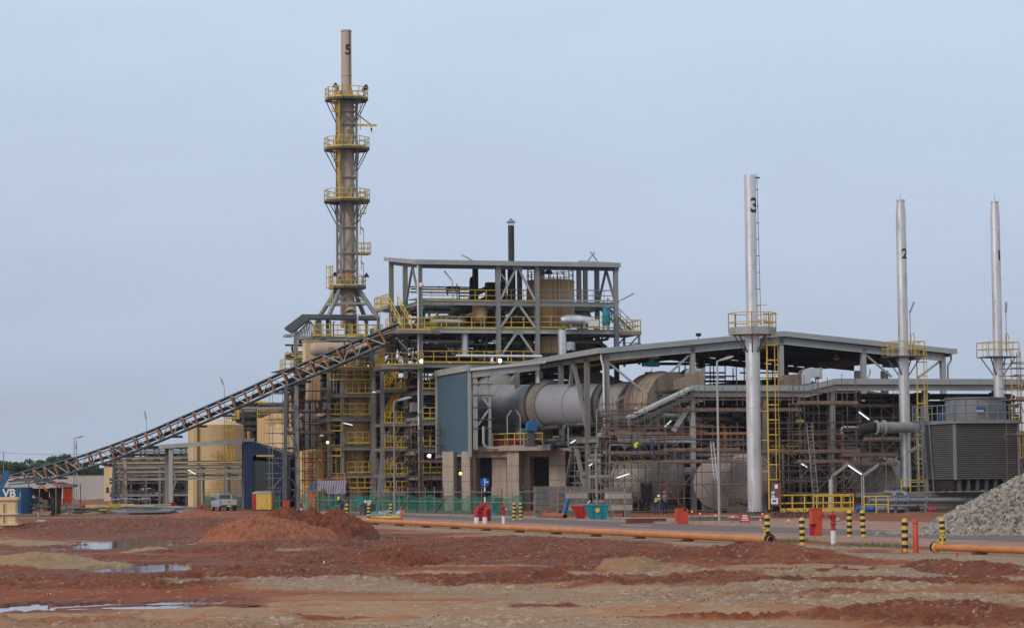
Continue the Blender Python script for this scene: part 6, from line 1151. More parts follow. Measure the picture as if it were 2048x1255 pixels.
def trestle(px, ytop, Y, label, w=9, mat='steel', ybase=None):
    t = Fr(px, Y, 0).thing('conveyor_trestle', label, 'trestle', 'trestles carrying the conveyor'); zt = t.z(ytop, px)
    for s, mt in ((-.55, 'steel_d'), (.45, mat)):
        beam('leg', mt, t, (s*1.15, .1+s*1.2, 0), (s, s*.5+.2, zt), .34, .34, True)
    for k in range(1, 6): MB().beam((-.6, 0, zt*k/6), (.5, 0, zt*k/6), .12).obj('crosspiece', 'steel_d', t); 
    for k in range(0, 5): beam('brace', 'steel_d', t, (-.6, 0, zt*(k+(k % 2))/6+.0), (.5, 0, zt*(k+1-(k % 2))/6), .09)
    return t
trestle(584, 770, 243.4, 'tall twin legged trestle carrying the conveyor beside the cream tanks'); trestle(240, 920, 262.6, 'short pale trestle carrying the conveyor above the parked van', mat='concrete')
f = Fr(765, 243, GA).thing('head_frame', 'dark inclined chute and props under the upper end of the conveyor', 'chute'); MB().poly([f.P(735, 702), f.P(750, 700), f.P(758, 722), f.P(748, 722)], (0, 1.4, 0)).obj('tail_plate', 'blueedge', f); beams(f, 'steel_d', [(f.P(795, 680), f.P(770, 730)), (f.P(770, 680), f.P(800, 735)), (f.P(752, 732), f.P(775, 745))], .25, None, 'brace')
# =================================================================== LEFT BACKGROUND: trees, wall, pipe racks, tank, portal
rt = random.Random(77)
def tree_mesh(seed, h, w, mat):
    r = random.Random(seed); t = []; m = MB(); m.tube([(0, 0, 0), (.1, .1, h*.3), (-.1, 0, h*.62)], h*.025, 6, h*.012)
    for k in range(5): a = k*1.3+r.random(); m.tube([(0, 0, h*.35), (math.cos(a)*w*.3, math.sin(a)*w*.3, h*.6)], h*.01, 5, h*.004)
    c = MB(); blobs = [(r.uniform(-.6, .6)*w, r.uniform(-.5, .5)*w, h*r.uniform(.38, .86), r.uniform(.25, .5)*w) for _ in range(9)]
    for i in range(1500):
        bx, by, bz, br = r.choice(blobs); d = Vector((r.gauss(0, 1), r.gauss(0, 1), r.gauss(0, 1))).normalized()*br*r.uniform(.6, 1.05); p = Vector((bx, by, bz))+Vector((d.x, d.y, d.z*.75)); s = r.uniform(.25, .6); a = Vector((r.gauss(0, 1), r.gauss(0, 1), r.gauss(0, 1))).normalized(); b = a.cross(Vector((r.gauss(0, 1), r.gauss(0, 1), 1))).normalized()
        c.add([p-a*s, p+b*s*.7, p+a*s, p-b*s*.7], [(0, 1, 2, 3)])
    return m, c
protos = []
for k in range(4):
    m, c = tree_mesh(k+3, 1.0*12, (4.2, 5.2, 3.6, 4.6)[k], None); e_ = empty('tree', (0, 0, 0)); m.obj('trunk', 'bark', e_); c.obj('crown', 'leaf' if k % 2 else 'leaf2', e_); protos.append(e_)
first = [True]*4
TL = [(-15, 948, 16), (8, 924, 14), (22, 923, 13), (38, 926, 13), (55, 929, 12), (70, 921, 15), (84, 925, 14), (98, 934, 12), (112, 928, 13), (120, 914, 15), (128, 912, 15), (140, 926, 13), (152, 930, 12), (166, 928, 13), (180, 934, 12), (195, 931, 13), (210, 937, 12), (225, 935, 12), (240, 932, 12), (258, 936, 12), (275, 933, 12), (292, 936, 12), (310, 934, 12), (330, 937, 12), (350, 935, 11), (370, 936, 12), (0, 932, 13), (46, 935, 12), (90, 940, 12), (133, 938, 12), (203, 944, 11), (175, 944, 11), (62, 940, 12)]
nm_ = ['bushy', 'broad', 'narrow', 'rounded']
for i, (px, yt, dum) in enumerate(TL):
    Y = 640+rt.uniform(-60, 60); b0 = Wp(px, 968, Y); h = (966-yt)*Y/FX+2.7; k = i % 4; o = protos[k] if first[k] else copy_tree(protos[k]); first[k] = False
    o.location = (b0.x, Y, 0); s = h/10.6; o.scale = (s*1.15, s, s); o.rotation_euler[2] = rt.uniform(0, 6)
    tag(o, 'dark green tree in the far tree line behind the conveyor at the left', 'tree', 'far tree line at the left')
t = Fr(60, 470, 0).thing('boundary_wall', 'long pale boundary wall in front of the far trees', 'wall'); MB().box((t.u(-30), 0, 0), (t.u(372), .4, t.z(951, 160))).obj('wall', 'wallwhite', t); MB().box((t.u(-30), -.05, t.z(951, 160)), (t.u(372), .45, t.z(950, 160))).obj('coping', 'concrete', t)
t = Fr(219, 400, 0).thing('gate_house', 'small pale yellow building left of the pipe rack', 'building'); w = 11*400/FX; z = t.z(930, 219); MB().box((-w, 0, 0), (w*1.2, 4, z)).obj('wall', 'cream', t); MB().box((-w-.3, -.3, z), (w*1.2+.3, 4.3, z+.3)).obj('roof', 'cream', t); MB().box((w*.3, -.06, 0), (w*1.0, 0.03, 2.2)).obj('door', 'steel_d', t); MB().box((-w*.6, -.06, 1.3), (-w*.1, 0.03, 2.2)).obj('window', 'glass_d', t)
def rack(name, label, x0, x1, Y, ys, cols, seed, pipes=8, mat='steel', top=None, dep=4, rot=GA):
    t = Fr(x0, Y, rot).thing(name, label, 'pipe rack'); W = t.u(x1); zt = t.z(top or min(ys), x0); r = random.Random(seed)
    for c in cols:
        for v in (0, dep): beam('column', mat, t, (t.u(c), v, 0), (t.u(c), v, zt), .24, .24, True)
    for y in ys:
        z = t.z(y, x0); beam('rack_beam', 'steel_l' if r.random() < .5 else mat, t, (-.3, -.1, z), (W+.3, -.1, z), .16, .26, True); beam('rack_beam', mat, t, (-.3, dep, z), (W+.3, dep, z), .16, .26)
        for c in cols: beam('cross_beam', mat, t, (t.u(c), 0, z), (t.u(c), dep, z), .2, .3)
        for k in range(pipes//len(ys)+1): v = r.uniform(.3, dep-.3); rr = r.uniform(.07, .2); MB().tube([(-.4, v, z+.25+rr), (W+.3, v, z+.25+rr)], rr, 8).obj('pipe', r.choice(('silver', 'dark', 'steel_d', 'pipegrey', 'beige')), t)
    return t
rack('pipe_rack', 'low grey pipe rack crossing in front of the tall beige tank', 235, 485, 272, (958, 943, 932), (238, 320, 400, 452, 480), 3, 5, rot=0, dep=3)
rack('pipe_rack', 'far grey pipe rack with many thin pipes left of the portal', 232, 375, 300, (990, 965, 930, 915, 902), (240, 262, 290, 318, 345, 372), 4, 16, 'steel_d', 895)
rack('pipe_rack', 'elevated pipe rack between the tall beige tank and the cream tanks', 480, 600, 286, (858, 845, 830, 815), (486, 515, 560), 5, 16, 'steel_d', 805)
rA = Fr(240, 300, GA); 
clutter(Fr(240, 303, GA), 0, 9, 0, 5, .3, 6.0, 91, 'far pipes and dark valves under the pipe rack at the left', 60, 6, 40, 10, ('dark', 'steel', 'steel_d', 'steel_l', 'rustd', 'cream'), cat='pipework')
clutter(Fr(505, 290, GA), 0, 6, 0, 5, 6.0, 12.0, 92, 'pipes and yellow parts on the elevated rack left of the trestle', 50, 4, 30, 8, ('dark', 'steel', 'steel_d', 'steel_l', 'yellow', 'yellow'), cat='pipework')
clutter(Fr(372, 305, GA), -2, 2, 0, 5, .3, 5, 93, 'far pipes seen behind the left edge of the tall beige tank', 30, 2, 20, 4, ('dark', 'steel', 'steel_d', 'orange'), cat='pipework')
t = Fr(496, 292, GA).thing('grey_silo', 'blue grey box silo behind the conveyor beside the tall beige tank', 'silo'); MB().box((-1, 0, t.z(842, 496)), (1.2, 2.2, t.z(806, 496))).box((-1.06, -.05, t.z(822, 496)), (1.26, 2.25, t.z(820, 496))).obj('shell', 'blueedge', t); MB().box((-.8, .3, 0), (-.5, .6, t.z(842, 496))).box((.7, .3, 0), (1., .6, t.z(842, 496))).obj('legs', 'steel_d', t)
t = Fr(432, 284, GA).thing('storage_tank', 'tall beige storage tank with a cone roof and a yellow caged ladder', 'tank'); r = 55.5*284/FX; z1 = t.z(851, 432); MB().lathe([(0, 0), (r, 0), (r, z1), (r*1.01, z1+.05), (r*.25, t.z(838, 432)), (0, t.z(837, 432))], n=64).obj('shell', 'cream', t)
m = MB()
for y in (880, 915, 950, 978): m.lathe([(r, t.z(y, 432)), (r+.02, t.z(y, 432)), (r+.02, t.z(y, 432)+.05), (r, t.z(y, 432)+.05)], n=64)
m.obj('weld_band', 'beige', t)
MB().box((t.u(394, -r)-.35, -r*.82, 0), (t.u(394, -r)+.1, -r*.6, z1)).obj('cable_duct', 'cream', t)
u = t.u(459, -r); MB().ladder(u, -r*.9-.2, t.z(920, 459), t.z(830, 459), .6, .045, True, (.3, -1), .4).obj('ladder', 'yellow', t); z = t.z(921, 455); deck(t, [(u-1.4, -r*1.1), (u+.5, -r*1.1), (u+.5, -r*.7), (u-1.4, -r*.7)], z, .1, 'yellow', 'platform'); MB().rail([(u-1.4, -r*.8, z), (u-1.4, -r*1.1, z), (u+.5, -r*1.1, z)], 1.1, .4, .04).obj('railing', 'yellow', t)
MB().ladder(u-1.6, -r*.95, .5, t.z(905, 445), .6, .045, True, (-.1, -1), .4).obj('ladder', 'yellow', t); z = t.z(838, 465); MB().rail([(u-.3, -r*.75, z), (u+1.4, -r*.5, z), (u+1.4, 0, z)], 1.1, .6, .04).obj('railing', 'yellow', t)
t = Fr(342, 256, 0).thing('portal_frame', 'pale concrete coloured portal frame with a flat roof beam', 'portal frame'); z0 = t.z(897, 342); z1 = t.z(884, 498)
u1 = t.u(498); MB().poly([(-1.2, -.4, z0), (u1+.6, -.4, z1), (u1+.6, -.4, z1+.42), (-1.2, -.4, z0+.42)], (0, .6, 0)).obj('roof_beam', 'steel_l', t)
MB().poly([(-1.2, .2, z0+.2), (u1+.6, .2, z1+.2), (u1-.6, 6, z1+.4), (-2.4, 6, z0+.35)], (0, 0, .06)).obj('roof', 'under', t)
for (u, v, z, mt) in ((0, 0, z0, 'steel_l'), (u1, 0, z1, 'steel_l'), (-1.15, 5.5, z0+.2, 'steel'), (u1-1.1, 5.5, z1+.2, 'steel')): beam('column', mt, t, (u, v, 0), (u, v, z), .42, .38, True)
for (a, b) in (((-1.1, 5.4, z0), (-.2, 5.4, 3)), ((u1-1.1, 5.4, z1), (u1-.2, 5.4, 2.5)), ((-.2, 5.4, 3), (-1.1, 5.4, .5))): beam('brace', 'steel', t, a, b, .2)
t = Fr(488, 254, 0).thing('blue_shed', 'dark blue corrugated shed with an open doorway', 'shed'); z0 = t.z(884, 490); z1 = t.z(908, 580); w = t.u(580); u0, u1 = t.u(505), t.u(548); zd = t.z(909, 520)
MB().poly([(0, 0, 0), (u0, 0, 0), (u0, 0, zd), (u1, 0, zd), (u1, 0, 0), (w, 0, 0), (w, 0, z1), (u0, 0, z0), (0, 0, z0)], (0, .12, 0)).obj('front_wall', 'blueshed', t); MB().box((0, .12, 0), (.1, 6, z0)).box((w-.1, .12, 0), (w, 6, z1)).box((0, 6, 0), (w, 6.1, z1)).obj('side_wall', 'blueshed', t)
MB().poly([(-.2, -.15, z0), (u0, -.15, z0), (w+.2, -.15, z1), (w+.2, -.15, z1+.08), (u0, -.15, z0+.08), (-.2, -.15, z0+.08)], (0, 6.4, 0)).obj('roof', 'blueshed', t); MB().box((u0, .3, 0), (u1, .4, zd-.6)).obj('door', 'glass_d', t)
MB().beam((u0+.4, -.2, zd-.1), (u1, -.2, zd-.15), .1, .12).obj('door_rail', 'yellow', t)
# thin lamp posts
def pole(label, px, ytop, Y, heads, mat='steel', r=.07, name='lamp_post', base=0, ybase=None):
    t = Fr(px, Y, 0, base).thing(name, label, 'lamp post'); z = t.z(ytop, px); MB().tube([(0, 0, 0), (0, 0, z)], r, 8, r*.7).obj('pole', mat, t)
    for (dx, dz, L, w) in heads:
        d = Vector((dx, -.1, dz)).normalized(); MB().tube([(0, 0, z), d*.35+UP*z], r*.6, 6).obj('arm', mat, t); m = MB()
        a = d*.3+UP*z; m.lathe([(0, 0), (w*.6, .05), (w, L*.35), (w*.9, L*.8), (w*.3, L), (0, L)], a, 10, d); m.obj('lamp_head', 'steel_l', t)
    return t
pole('tall thin lamp post with a curved head above the left end of the conveyor', 148, 876, 330, [(1, .25, 1.0, .12)])
pole('thinner lamp post just right of the tall one above the conveyor', 153, 879, 345, [(-.1, -1, 1.0, .12)])
pole('thin lamp post behind the conveyor with its head tilted left', 449, 775, 268, [(-.35, 1, .9, .09)], r=.04)
pole('thin lamp post behind the conveyor left of the tall beige tank', 293, 845, 285, [(-.15, 1, 1.1, .09)], r=.04)
pole('thin vertical post at the far left edge behind the stall', 7, 915, 300, [(0, 1, .5, .08)], r=.08)
pole('tall grey street lamp in front of the process tower with its head to the right', 789, 802, 187.5, [(1, .22, 1.1, .12)], 'steel', .085)
pole('tall slim street lamp left of chimney 3 with its head to the right', 1438, 722, 158, [(1, .28, .8, .1)], 'steel_l', .085)
t = Fr(1195, 205, 0).thing('lamp_post', 'thin post against the kiln drum', 'lamp post'); MB().tube([(0, 0, 0), (0, 0, t.z(820, 1195))], .05, 6).obj('pole', 'steel', t); MB().beam((0, 0, t.z(820, 1195)), (.5, 0, t.z(810, 1195)), .1).obj('lamp_head', 'steel', t)
t = Fr(764, 235, 0).thing('lamp_post', 'thin bent lamp pipe on the railed deck right of chimney 5', 'lamp post'); zq = t.z(650, 764); MB().bent([(-.1, 0, zq-1), (-.1, 0, t.z(622, 764)), (.9, 0, t.z(627, 764)), (1.05, 0, zq)], .04, 6).obj('pole', 'steel_l', t)
# =================================================================== VEHICLES
def wheel(par, x, y, r=.33, w=.22):
    MB().lathe([(r*.62, -w/2), (r*.95, -w/2), (r, -w*.35), (r, w*.35), (r*.95, w/2), (r*.62, w/2)], (x, y, r), 24, (1, 0, 0)).obj('tyre', 'rubber', par); MB().lathe([(0, -w*.3), (r*.55, -w*.42), (r*.64, -w*.5), (r*.64, w*.5), (r*.55, w*.42), (0, w*.3)], (x, y, r), 20, (1, 0, 0)).obj('rim', 'steel_l', par)
def pickup():
    t = tag(empty('pickup_truck', G(447, 1021), R_(18)), 'silver grey pickup truck with a beige tailgate parked behind the dirt mound', 'pickup')
    # x = width, -y = rear (towards camera), length 5.1
    W = .86; b = MB(); sec = [(-2.55, .52, .95, W), (-2.5, .45, 1.02, W), (-.9, .42, 1.02, W+.02), (.9, .42, 1.0, W+.02), (2.2, .45, .95, W-.05), (2.5, .5, .8, W-.12)]
    vs = []; 
    for (y, z0, z1, w) in sec: vs += [(-w, y, z0), (w, y, z0), (w, y, (z0+z1)/2), (w*.97, y, z1), (-w*.97, y, z1), (-w, y, (z0+z1)/2)]
    fs = [(i*6+k, i*6+(k+1) % 6, (i+1)*6+(k+1) % 6, (i+1)*6+k) for i in range(5) for k in range(6)]+[(0, 1, 2, 3, 4, 5), (35, 34, 33, 32, 31, 30)]
    b.add(vs, fs).obj('body', 'truckpaint', t)
    MB().box((-.72, -2.5, 1.0), (.72, -.95, 1.03)).box((-.86, -2.5, .98), (-.76, -.85, 1.1)).box((.76, -2.5, .98), (.86, -.85, 1.1)).obj('load_bed', 'truckpaint', t)
    MB().box((-.74, -2.61, .62), (.74, -2.53, 1.08)).obj('tailgate', 'truckbeige', t); MB().box((-.12, -2.635, .86), (.12, -2.6, .92)).obj('tailgate_handle', 'dark', t)
    c = MB(); a = [(-.76, -.85, 1.08), (.76, -.85, 1.08), (.78, .95, 1.05), (-.78, .95, 1.05), (-.62, -.72, 1.62), (.62, -.72, 1.62), (.6, .3, 1.62), (-.6, .3, 1.62)]
    c.add(a, [(0, 3, 2, 1), (4, 5, 6, 7), (0, 1, 5, 4), (1, 2, 6, 5), (2, 3, 7, 6), (3, 0, 4, 7)]).obj('cab', 'truckpaint', t)
    MB().add([(-.58, -.835, 1.16), (.58, -.835, 1.16), (.52, -.745, 1.55), (-.52, -.745, 1.55)], [(0, 1, 2, 3)]).obj('rear_window', 'glass_d', t)
    for s in (-1, 1): MB().add([(s*.775, -.7, 1.12), (s*.785, .8, 1.12), (s*.645, .25, 1.56), (s*.645, -.6, 1.56)], [(0, 1, 2, 3)]).obj('side_window', 'glass_d', t)
    MB().add([(-.66, .93, 1.12), (.66, .93, 1.12), (.55, .36, 1.58), (-.55, .36, 1.58)], [(0, 1, 2, 3)]).obj('windscreen', 'glass_d', t)
    MB().box((-.84, -2.72, .42), (.84, -2.55, .56)).obj('rear_bumper', 'dark', t); MB().box((-.86, 2.48, .42), (.86, 2.62, .58)).obj('front_bumper', 'dark', t)
    for s in (-1, 1): MB().box((s*.86, -2.575, .7), (s*.76, -2.54, .98)).obj('tail_light', 'red', t); MB().box((s*.95, .75, 1.1), (s*.8, .9, 1.26)).obj('mirror', 'dark', t)
    MB().box((-.2, -2.73, .44), (.2, -2.715, .54)).obj('number_plate', 'white', t)
    m = MB(); 
    for y in (-.78, ): m.tube([(-.7, y-.1, 1.05), (-.62, y-.05, 1.68), (.62, y-.05, 1.68), (.7, y-.1, 1.05)], .035, 6)
    m.obj('roll_bar', 'steel_l', t)
    for x in (-.74, .74):
        for y in (-1.6, 1.55): wheel(t, x, y)
    return t
pickup()
def van():
    t = tag(empty('parked_van', Vector((Wp(210, 990, 560).x, 560, 0)), R_(12)), 'cream coloured van parked far behind the conveyor with its rear window showing', 'van')
    b = MB(); pr = [(-.85, .35), (.85, .35), (.88, 1.1), (.78, 1.85), (.6, 1.95), (-.6, 1.95), (-.78, 1.85), (-.88, 1.1)]; vs = [(x, -2.2, z) for x, z in pr]+[(x, 1.6, z) for x, z in pr]+[(x*.95, 2.3, min(z, 1.0)) for x, z in pr]; n = 8
    b.add(vs, [tuple(range(8)), tuple(range(16, 24))[::-1]]+[(i*n+k, i*n+(k+1) % n, (i+1)*n+(k+1) % n, (i+1)*n+k) for i in range(2) for k in range(n)]).obj('body', 'vanpaint', t)
    MB().add([(-.68, -2.215, 1.2), (.68, -2.215, 1.2), (.6, -2.215, 1.75), (-.6, -2.215, 1.75)], [(0, 1, 2, 3)]).obj('rear_window', 'glass_d', t); MB().box((-.88, -2.3, .35), (.88, -2.18, .55)).obj('rear_bumper', 'dark', t); MB().box((-.25, -2.24, .7), (.25, -2.2, .85)).obj('number_plate', 'dark', t)
    for s in (-1, 1): MB().box((s*.86, -2.24, .75), (s*.7, -2.19, 1.1)).obj('tail_light', 'red', t); MB().add([(s*.875, -1.9, 1.2), (s*.875, 1.3, 1.2), (s*.8, 1.2, 1.75), (s*.8, -1.9, 1.75)], [(0, 1, 2, 3)]).obj('side_window', 'glass_d', t)
    for x in (-.75, .75):
        for y in (-1.4, 1.5): wheel(t, x, y, .32, .2)
van()
# =================================================================== ROADSIDE THINGS
def bollard(px, yt, yb, label, mat_top='yellow_b', cream=False, r=.11):
    g = G(px, yb); t = tag(empty('bollard', g, 0), label, 'bollard', 'striped bollards along the road'); t.rotation_euler = (math.sin(px)*.03, math.cos(px*3)*.03, 0); h = (yb-yt)*g.y/FX; n = 9; m = MB(); mk = MB()
    m.lathe([(0, -.2), (r, -.2), (r, h-.06), (r*.7, h), (0, h+.02)], n=20).obj('post', 'cream' if cream else 'yellow_b', t)
    for k in range(n):
        if k % 2 == 0 and not cream: z0 = h*(1-(k+1.85)/n*.97); z1 = z0+h/n*.92; MB().lathe([(r+.003, z0), (r+.006, z0), (r+.006, z1), (r+.003, z1)], n=20).obj('black_band', 'black', t)
    if cream: MB().lathe([(r+.004, h*.75), (r+.004, h-.02), (0, h+.03)], n=16).obj('cap', 'yellow_b', t)
BL = [(620, 998, 1021, 'cream bollard with a yellow top beside the striped tarpaulin shelter', 1), (628, 998, 1023, 'striped bollard right of the cream one near the striped tarpaulin shelter', 0), (693, 1007, 1043, 'striped bollard just right of the cyclist', 0), (737, 1007, 1039, 'striped bollard in front of the dark blue box, at the start of the orange pipeline', 0), (781, 1007, 1037, 'striped bollard just left of the tall grey street lamp', 0),
      (1028, 1005, 1041, 'left one of the striped pair right of the small hydrant', 0), (1042, 1005, 1040, 'right one of the striped pair right of the small hydrant', 0), (1536, 1030, 1089, 'striped bollard standing at the end flange of the orange pipeline', 0), (1605, 1035, 1092, 'striped bollard left of the tall red hose cabinet', 0),
      (1699, 1020, 1076, 'left one of the striped pair right of the big hydrant', 0), (1727, 1020, 1076, 'right one of the striped pair right of the big hydrant', 0), (1810, 1037, 1106, 'striped bollard left of the plain red post', 0), (1886, 1036, 1089, 'striped bollard in front of the stone heap', 0)]
for (x, a, b, l, c) in BL: bollard(x, a, b, l, cream=bool(c))
for (x, a, b, l) in ((803, 1012, 1041, 'thin red marker post near the start of the orange pipeline'), (1832, 1038, 1106, 'thick plain red post between two striped bollards'), (1531, 1040, 1088, 'short red post touching the bollard at the pipeline end'), (1804, 1095, 1107, 'tiny red peg beside the bollard near the red post'), (1914, 1104, 1114, 'small red peg in front of the orange pipe end'), (1760, 1115, 1123, 'small dark red survey peg left of the gravel edge'), (1882, 1118, 1126, 'small red survey peg in the gravel'), (2020, 1123, 1131, 'small red survey peg at the far right')):
    g = G(x, b); t = tag(empty('marker_post', g), l, 'post'); h = (b-a)*g.y/FX; r = .1 if x == 1832 else .045 if h < .3 else .07; MB().lathe([(0, -.1), (r, -.1), (r, h-.02), (r*.85, h), (0, h)], n=14).obj('post', 'redo', t); MB().lathe([(r*1.01, h*.86), (r*1.03, h*.86), (r*1.03, h*.9), (r*1.01, h*.9)], n=14).obj('band', 'red', t)
# orange pipeline with blocks and blind flanges
def pipeline(label, pts, r, ends):
    P_ = [G(x, y, 0) for x, y in pts]; o = P_[0]; t = tag(empty('orange_pipeline', o), label, 'pipeline'); L_ = [(p-o)+UP*(r+.1) for p in P_]
    MB().tube(L_, r, 18).obj('pipe', 'orange', t); n = int((L_[-1]-L_[0]).length/6)
    for k in range(n+1): c = L_[0].lerp(L_[-1], (k+.5)/(n+1)); d = (L_[-1]-L_[0]).normalized(); m = MB(); m.beam(c-d*.12-UP*(r+.06), c+d*.12-UP*(r+.06), .5, .12); m.obj('sleeper', 'rustd', t); MB().lathe([(r, -.05), (r*1.06, -.05), (r*1.06, .05), (r, .05)], c+d*3, 18, d).obj('weld_collar', 'orange', t)
    for e_, s in ends:
        c = L_[-1 if e_ else 0]; d = (L_[-1]-L_[0]).normalized()*s; MB().lathe([(r, -.08), (r*1.6, -.08), (r*1.6, .0), (0, 0)], c, 20, d).obj('flange', 'yellow', t); MB().lathe([(0, .03), (r*1.65, .03), (r*1.65, .12), (0, .12)], c, 20, d+Vector((.0, 0, .25))).obj('blind_cover', 'black', t)
        MB().tube([c-d*.4, c-d*.4+UP*.42], .04, 8).lathe([(0, .4), (.1, .42), (.12, .48), (0, .5)], c-d*.4, 10).obj('vent_valve', 'yellow', t); MB().box(c+Vector((-.35, -.3, -.5)), c+Vector((.3, .2, -.38))).obj('footing', 'yellow', t)
pipeline('long orange pipeline running along the road from the dirt mound to the bollards', [(725, 1048), (1538, 1091)], .145, [(1, 1)])
pipeline('second orange pipe entering from the right edge with a black blind flange', [(1872, 1106), (2250, 1120)], .115, [(0, -1)])
t = Fr(725, 178, 0).thing('pipe_offcut', 'short orange pipe piece lying behind the start of the pipeline', 'pipe'); MB().tube([(t.u(733), 0, .15), (t.u(800), .5, .15)], .12, 12).obj('pipe', 'yellow', t); MB().lathe([(.12, -.03), (.18, -.03), (.18, .03), (.12, .03)], (t.u(800), .5, .15), 14, (1, 0, 0)).obj('flange', 'yellow', t)
def hydrant(px, yt, yb, label, big=False):
    g = G(px, yb); t = tag(empty('fire_hydrant', g, GA), label, 'hydrant', 'red hydrants along the road'); h = (yb-yt)*g.y/FX; r = .105 if big else .1
    MB().lathe([(0, -.1), (r, -.1), (r, h*.46), (0, h*.46)], n=20).obj('white_base', 'white', t)
    MB().lathe([(0, h*.46), (r*1.3, h*.46), (r*1.3, h*.5), (r*.8, h*.52), (r*.8, h*.62), (r*1.35, h*.63), (r*1.35, h*.67), (r*.8, h*.69), (r*.9, h*.8), (r*1.15, h*.84), (r*1.2, h*.95), (r*.6, h*.99), (0, h)], n=20).obj('body', 'red', t)
    for s in (-1, 1): MB().lathe([(0, 0), (r*.6, 0), (r*.6, r*1.6), (r*.85, r*1.6), (r*.85, r*2.3), (0, r*2.3)], (0, 0, h*(.9 if s < 0 else .78)), 14, (s, -.25, 0)).obj('outlet', 'red' if s < 0 else 'steel_l', t)
    MB().lathe([(0, 0), (r*.25, 0), (r*.25, r*.8), (0, r*.8)], (0, 0, h), 8).obj('valve_nut', 'red', t)
hydrant(1667, 1025, 1088, 'big red hydrant on a white pipe right of the tall red hose cabinet', True); hydrant(1007, 1010, 1048, 'small red hydrant on a white pipe right of the road sign'); hydrant(603, 1005, 1024, 'far red hydrant behind the dirt mound')
def cabinet(px, yt, yb, wpx, label, rot=GA, notch=True):
    g = G(px, yb); t = tag(empty('hose_cabinet', g, rot), label, 'hose cabinet', 'red hose cabinets along the road'); sc = g.y/FX; w = wpx*sc/2; h = (yb-yt)*sc; d = .35
    MB().box((-w, 0, h*.02 if not notch else h*.45), (w, d, h)).obj('box', 'redo', t); MB().box((-w*1.03, -.03, h), (w*1.03, d+.03, h+.03)).obj('lid', 'red', t)
    if notch: MB().box((-w*.1, 0.01, 0), (w, d, h*.447)).obj('support_panel', 'redo', t); MB().box((-w, .3, 0), (-w*.11, d, h*.446)).obj('back_panel', 'signred', t)
    MB().box((w*.5, -.02, h*.6), (w*.62, .0, h*.75)).obj('handle', 'red', t)
cabinet(1635, 1017, 1072, 22, 'tall red hose cabinet with a notch at its lower left, by the big hydrant'); cabinet(975, 1006, 1044, 11, 'red hose cabinet behind the curved red breeching pipes', notch=False); cabinet(573, 1000, 1025, 12, 'far red hose cabinet right of the yellow toilet cabin', notch=False)
t = on_ground(1365, 1048).thing('plastic_barrier', 'red plastic barrier block with splayed feet below the lying tank', 'barrier'); s = t.sc(); MB().poly([(-.42, 0, 0), (.42, 0, 0), (.36, 0, .15), (.34, 0, .95), (-.34, 0, .95), (-.36, 0, .15)], (0, .35, 0)).obj('body', 'redo', t); MB().poly([(-.55, -.2, 0), (.2, -.2, 0), (.3, -.2, .22), (-.3, -.2, .22)], (0, .19, 0)).obj('foot', 'redo', t); MB().box((.1, -.02, .8), (.25, 0, .93)).obj('sticker', 'dark', t)
# breeching pipe: two curved red pipes on white feet
g = G(961, 1047); t = tag(empty('breeching_pipe', g, GA), 'pair of curved red fire pipes standing on white feet', 'fire pipe'); s = g.y/FX
for x, hh in ((-8, .75), (9, .68)):
    MB().lathe([(0, -.1), (.155, -.1), (.155, .42), (0, .42)], (x*s, 0, 0), 20).obj('white_foot', 'white', t)
    MB().bent([(x*s, 0, .4), (x*s, 0, hh+.22), (x*s+.34, .25, hh+.28), (x*s+.34, .3, .2)], .15, 16, .3).obj('pipe_bend', 'red', t)
MB().box((-.02, .1, .3), (.5, .45, 1.15)).tube([(.05, 0, 1.0), (.05, 0, 1.35)], .1, 10).obj('valve_block', 'red', t)
# road sign with arrows
g = G(970, 1046); t = tag(empty('road_sign', (g.x, g.y, 0), 0), 'round blue road sign with white up and right arrows on a black and white post', 'road sign'); s = g.y/FX; h = 91*s; R = 9.2*s; m = MB().tube([(0, 0, 0), (0, 0, h-R)], .05, 12).obj('post', 'white', t); 
for k in range(2): MB().tube([(0, 0, h-R*2-.3-.7*k), (0, 0, h-R*2-.62-.7*k)], .054, 12).obj('black_band', 'black', t)
MB().lathe([(0, 0), (R, 0), (R, .03), (0, .03)], (0, -.08, h-R), 40, (0, 1, 0)).obj('disc', 'signblue', t)
def ar(pts, nm): MB().poly([(x*R, -.088, h-R+z*R) for x, z in pts], (0, .006, 0)).obj(nm, 'signwhite', t)
ar([(-.07, -.75), (.07, -.75), (.07, .5), (.2, .5), (0, .85), (-.2, .5), (-.07, .5)], 'up_arrow'); ar([(.075, .0), (.5, .0), (.5, -.1), (.85, .07), (.5, .25), (.5, .14), (.075, .14)], 'right_arrow')
# pinkish red notice on legs, and brown notice board
g = G(1490, 1049); t = tag(empty('notice_sign', g), 'small crimson notice sign on two legs below chimney 3', 'sign'); s = g.y/FX; w = 11*s
MB().poly([(-w, 0, .15), (w, 0, .15), (w, 0, 17*s*.95), (w*.7, 0, 19*s), (-w*.7, 0, 19*s), (-w, 0, 17*s*.95)], (0, .04, 0)).obj('board', 'signred', t); MB().beam((-w*.8, .06, 0), (-w*.8, .06, .3), .04).beam((w*.8, .06, 0), (w*.8, .06, .3), .04).obj('leg', 'steel', t)
for k, zz_ in enumerate((.5, .36, .25)): MB().box((-w*(.45+.12*k), -.008, zz_), (w*(.45+.12*k), 0, zz_+(.07 if k < 2 else .04))).obj('white_lettering_line', 'signwhite', t)
t = Fr(1553, 178, 0).thing('notice_board', 'tall brown board with three white papers on wooden struts beside the yellow ladder', 'notice board'); s = t.sc(); z0, z1 = t.z(1010, 1553), t.z(965, 1553)
MB().box((-9.5*s, 0, z0), (9.5*s, .06, z1)).obj('board', 'planksign', t)
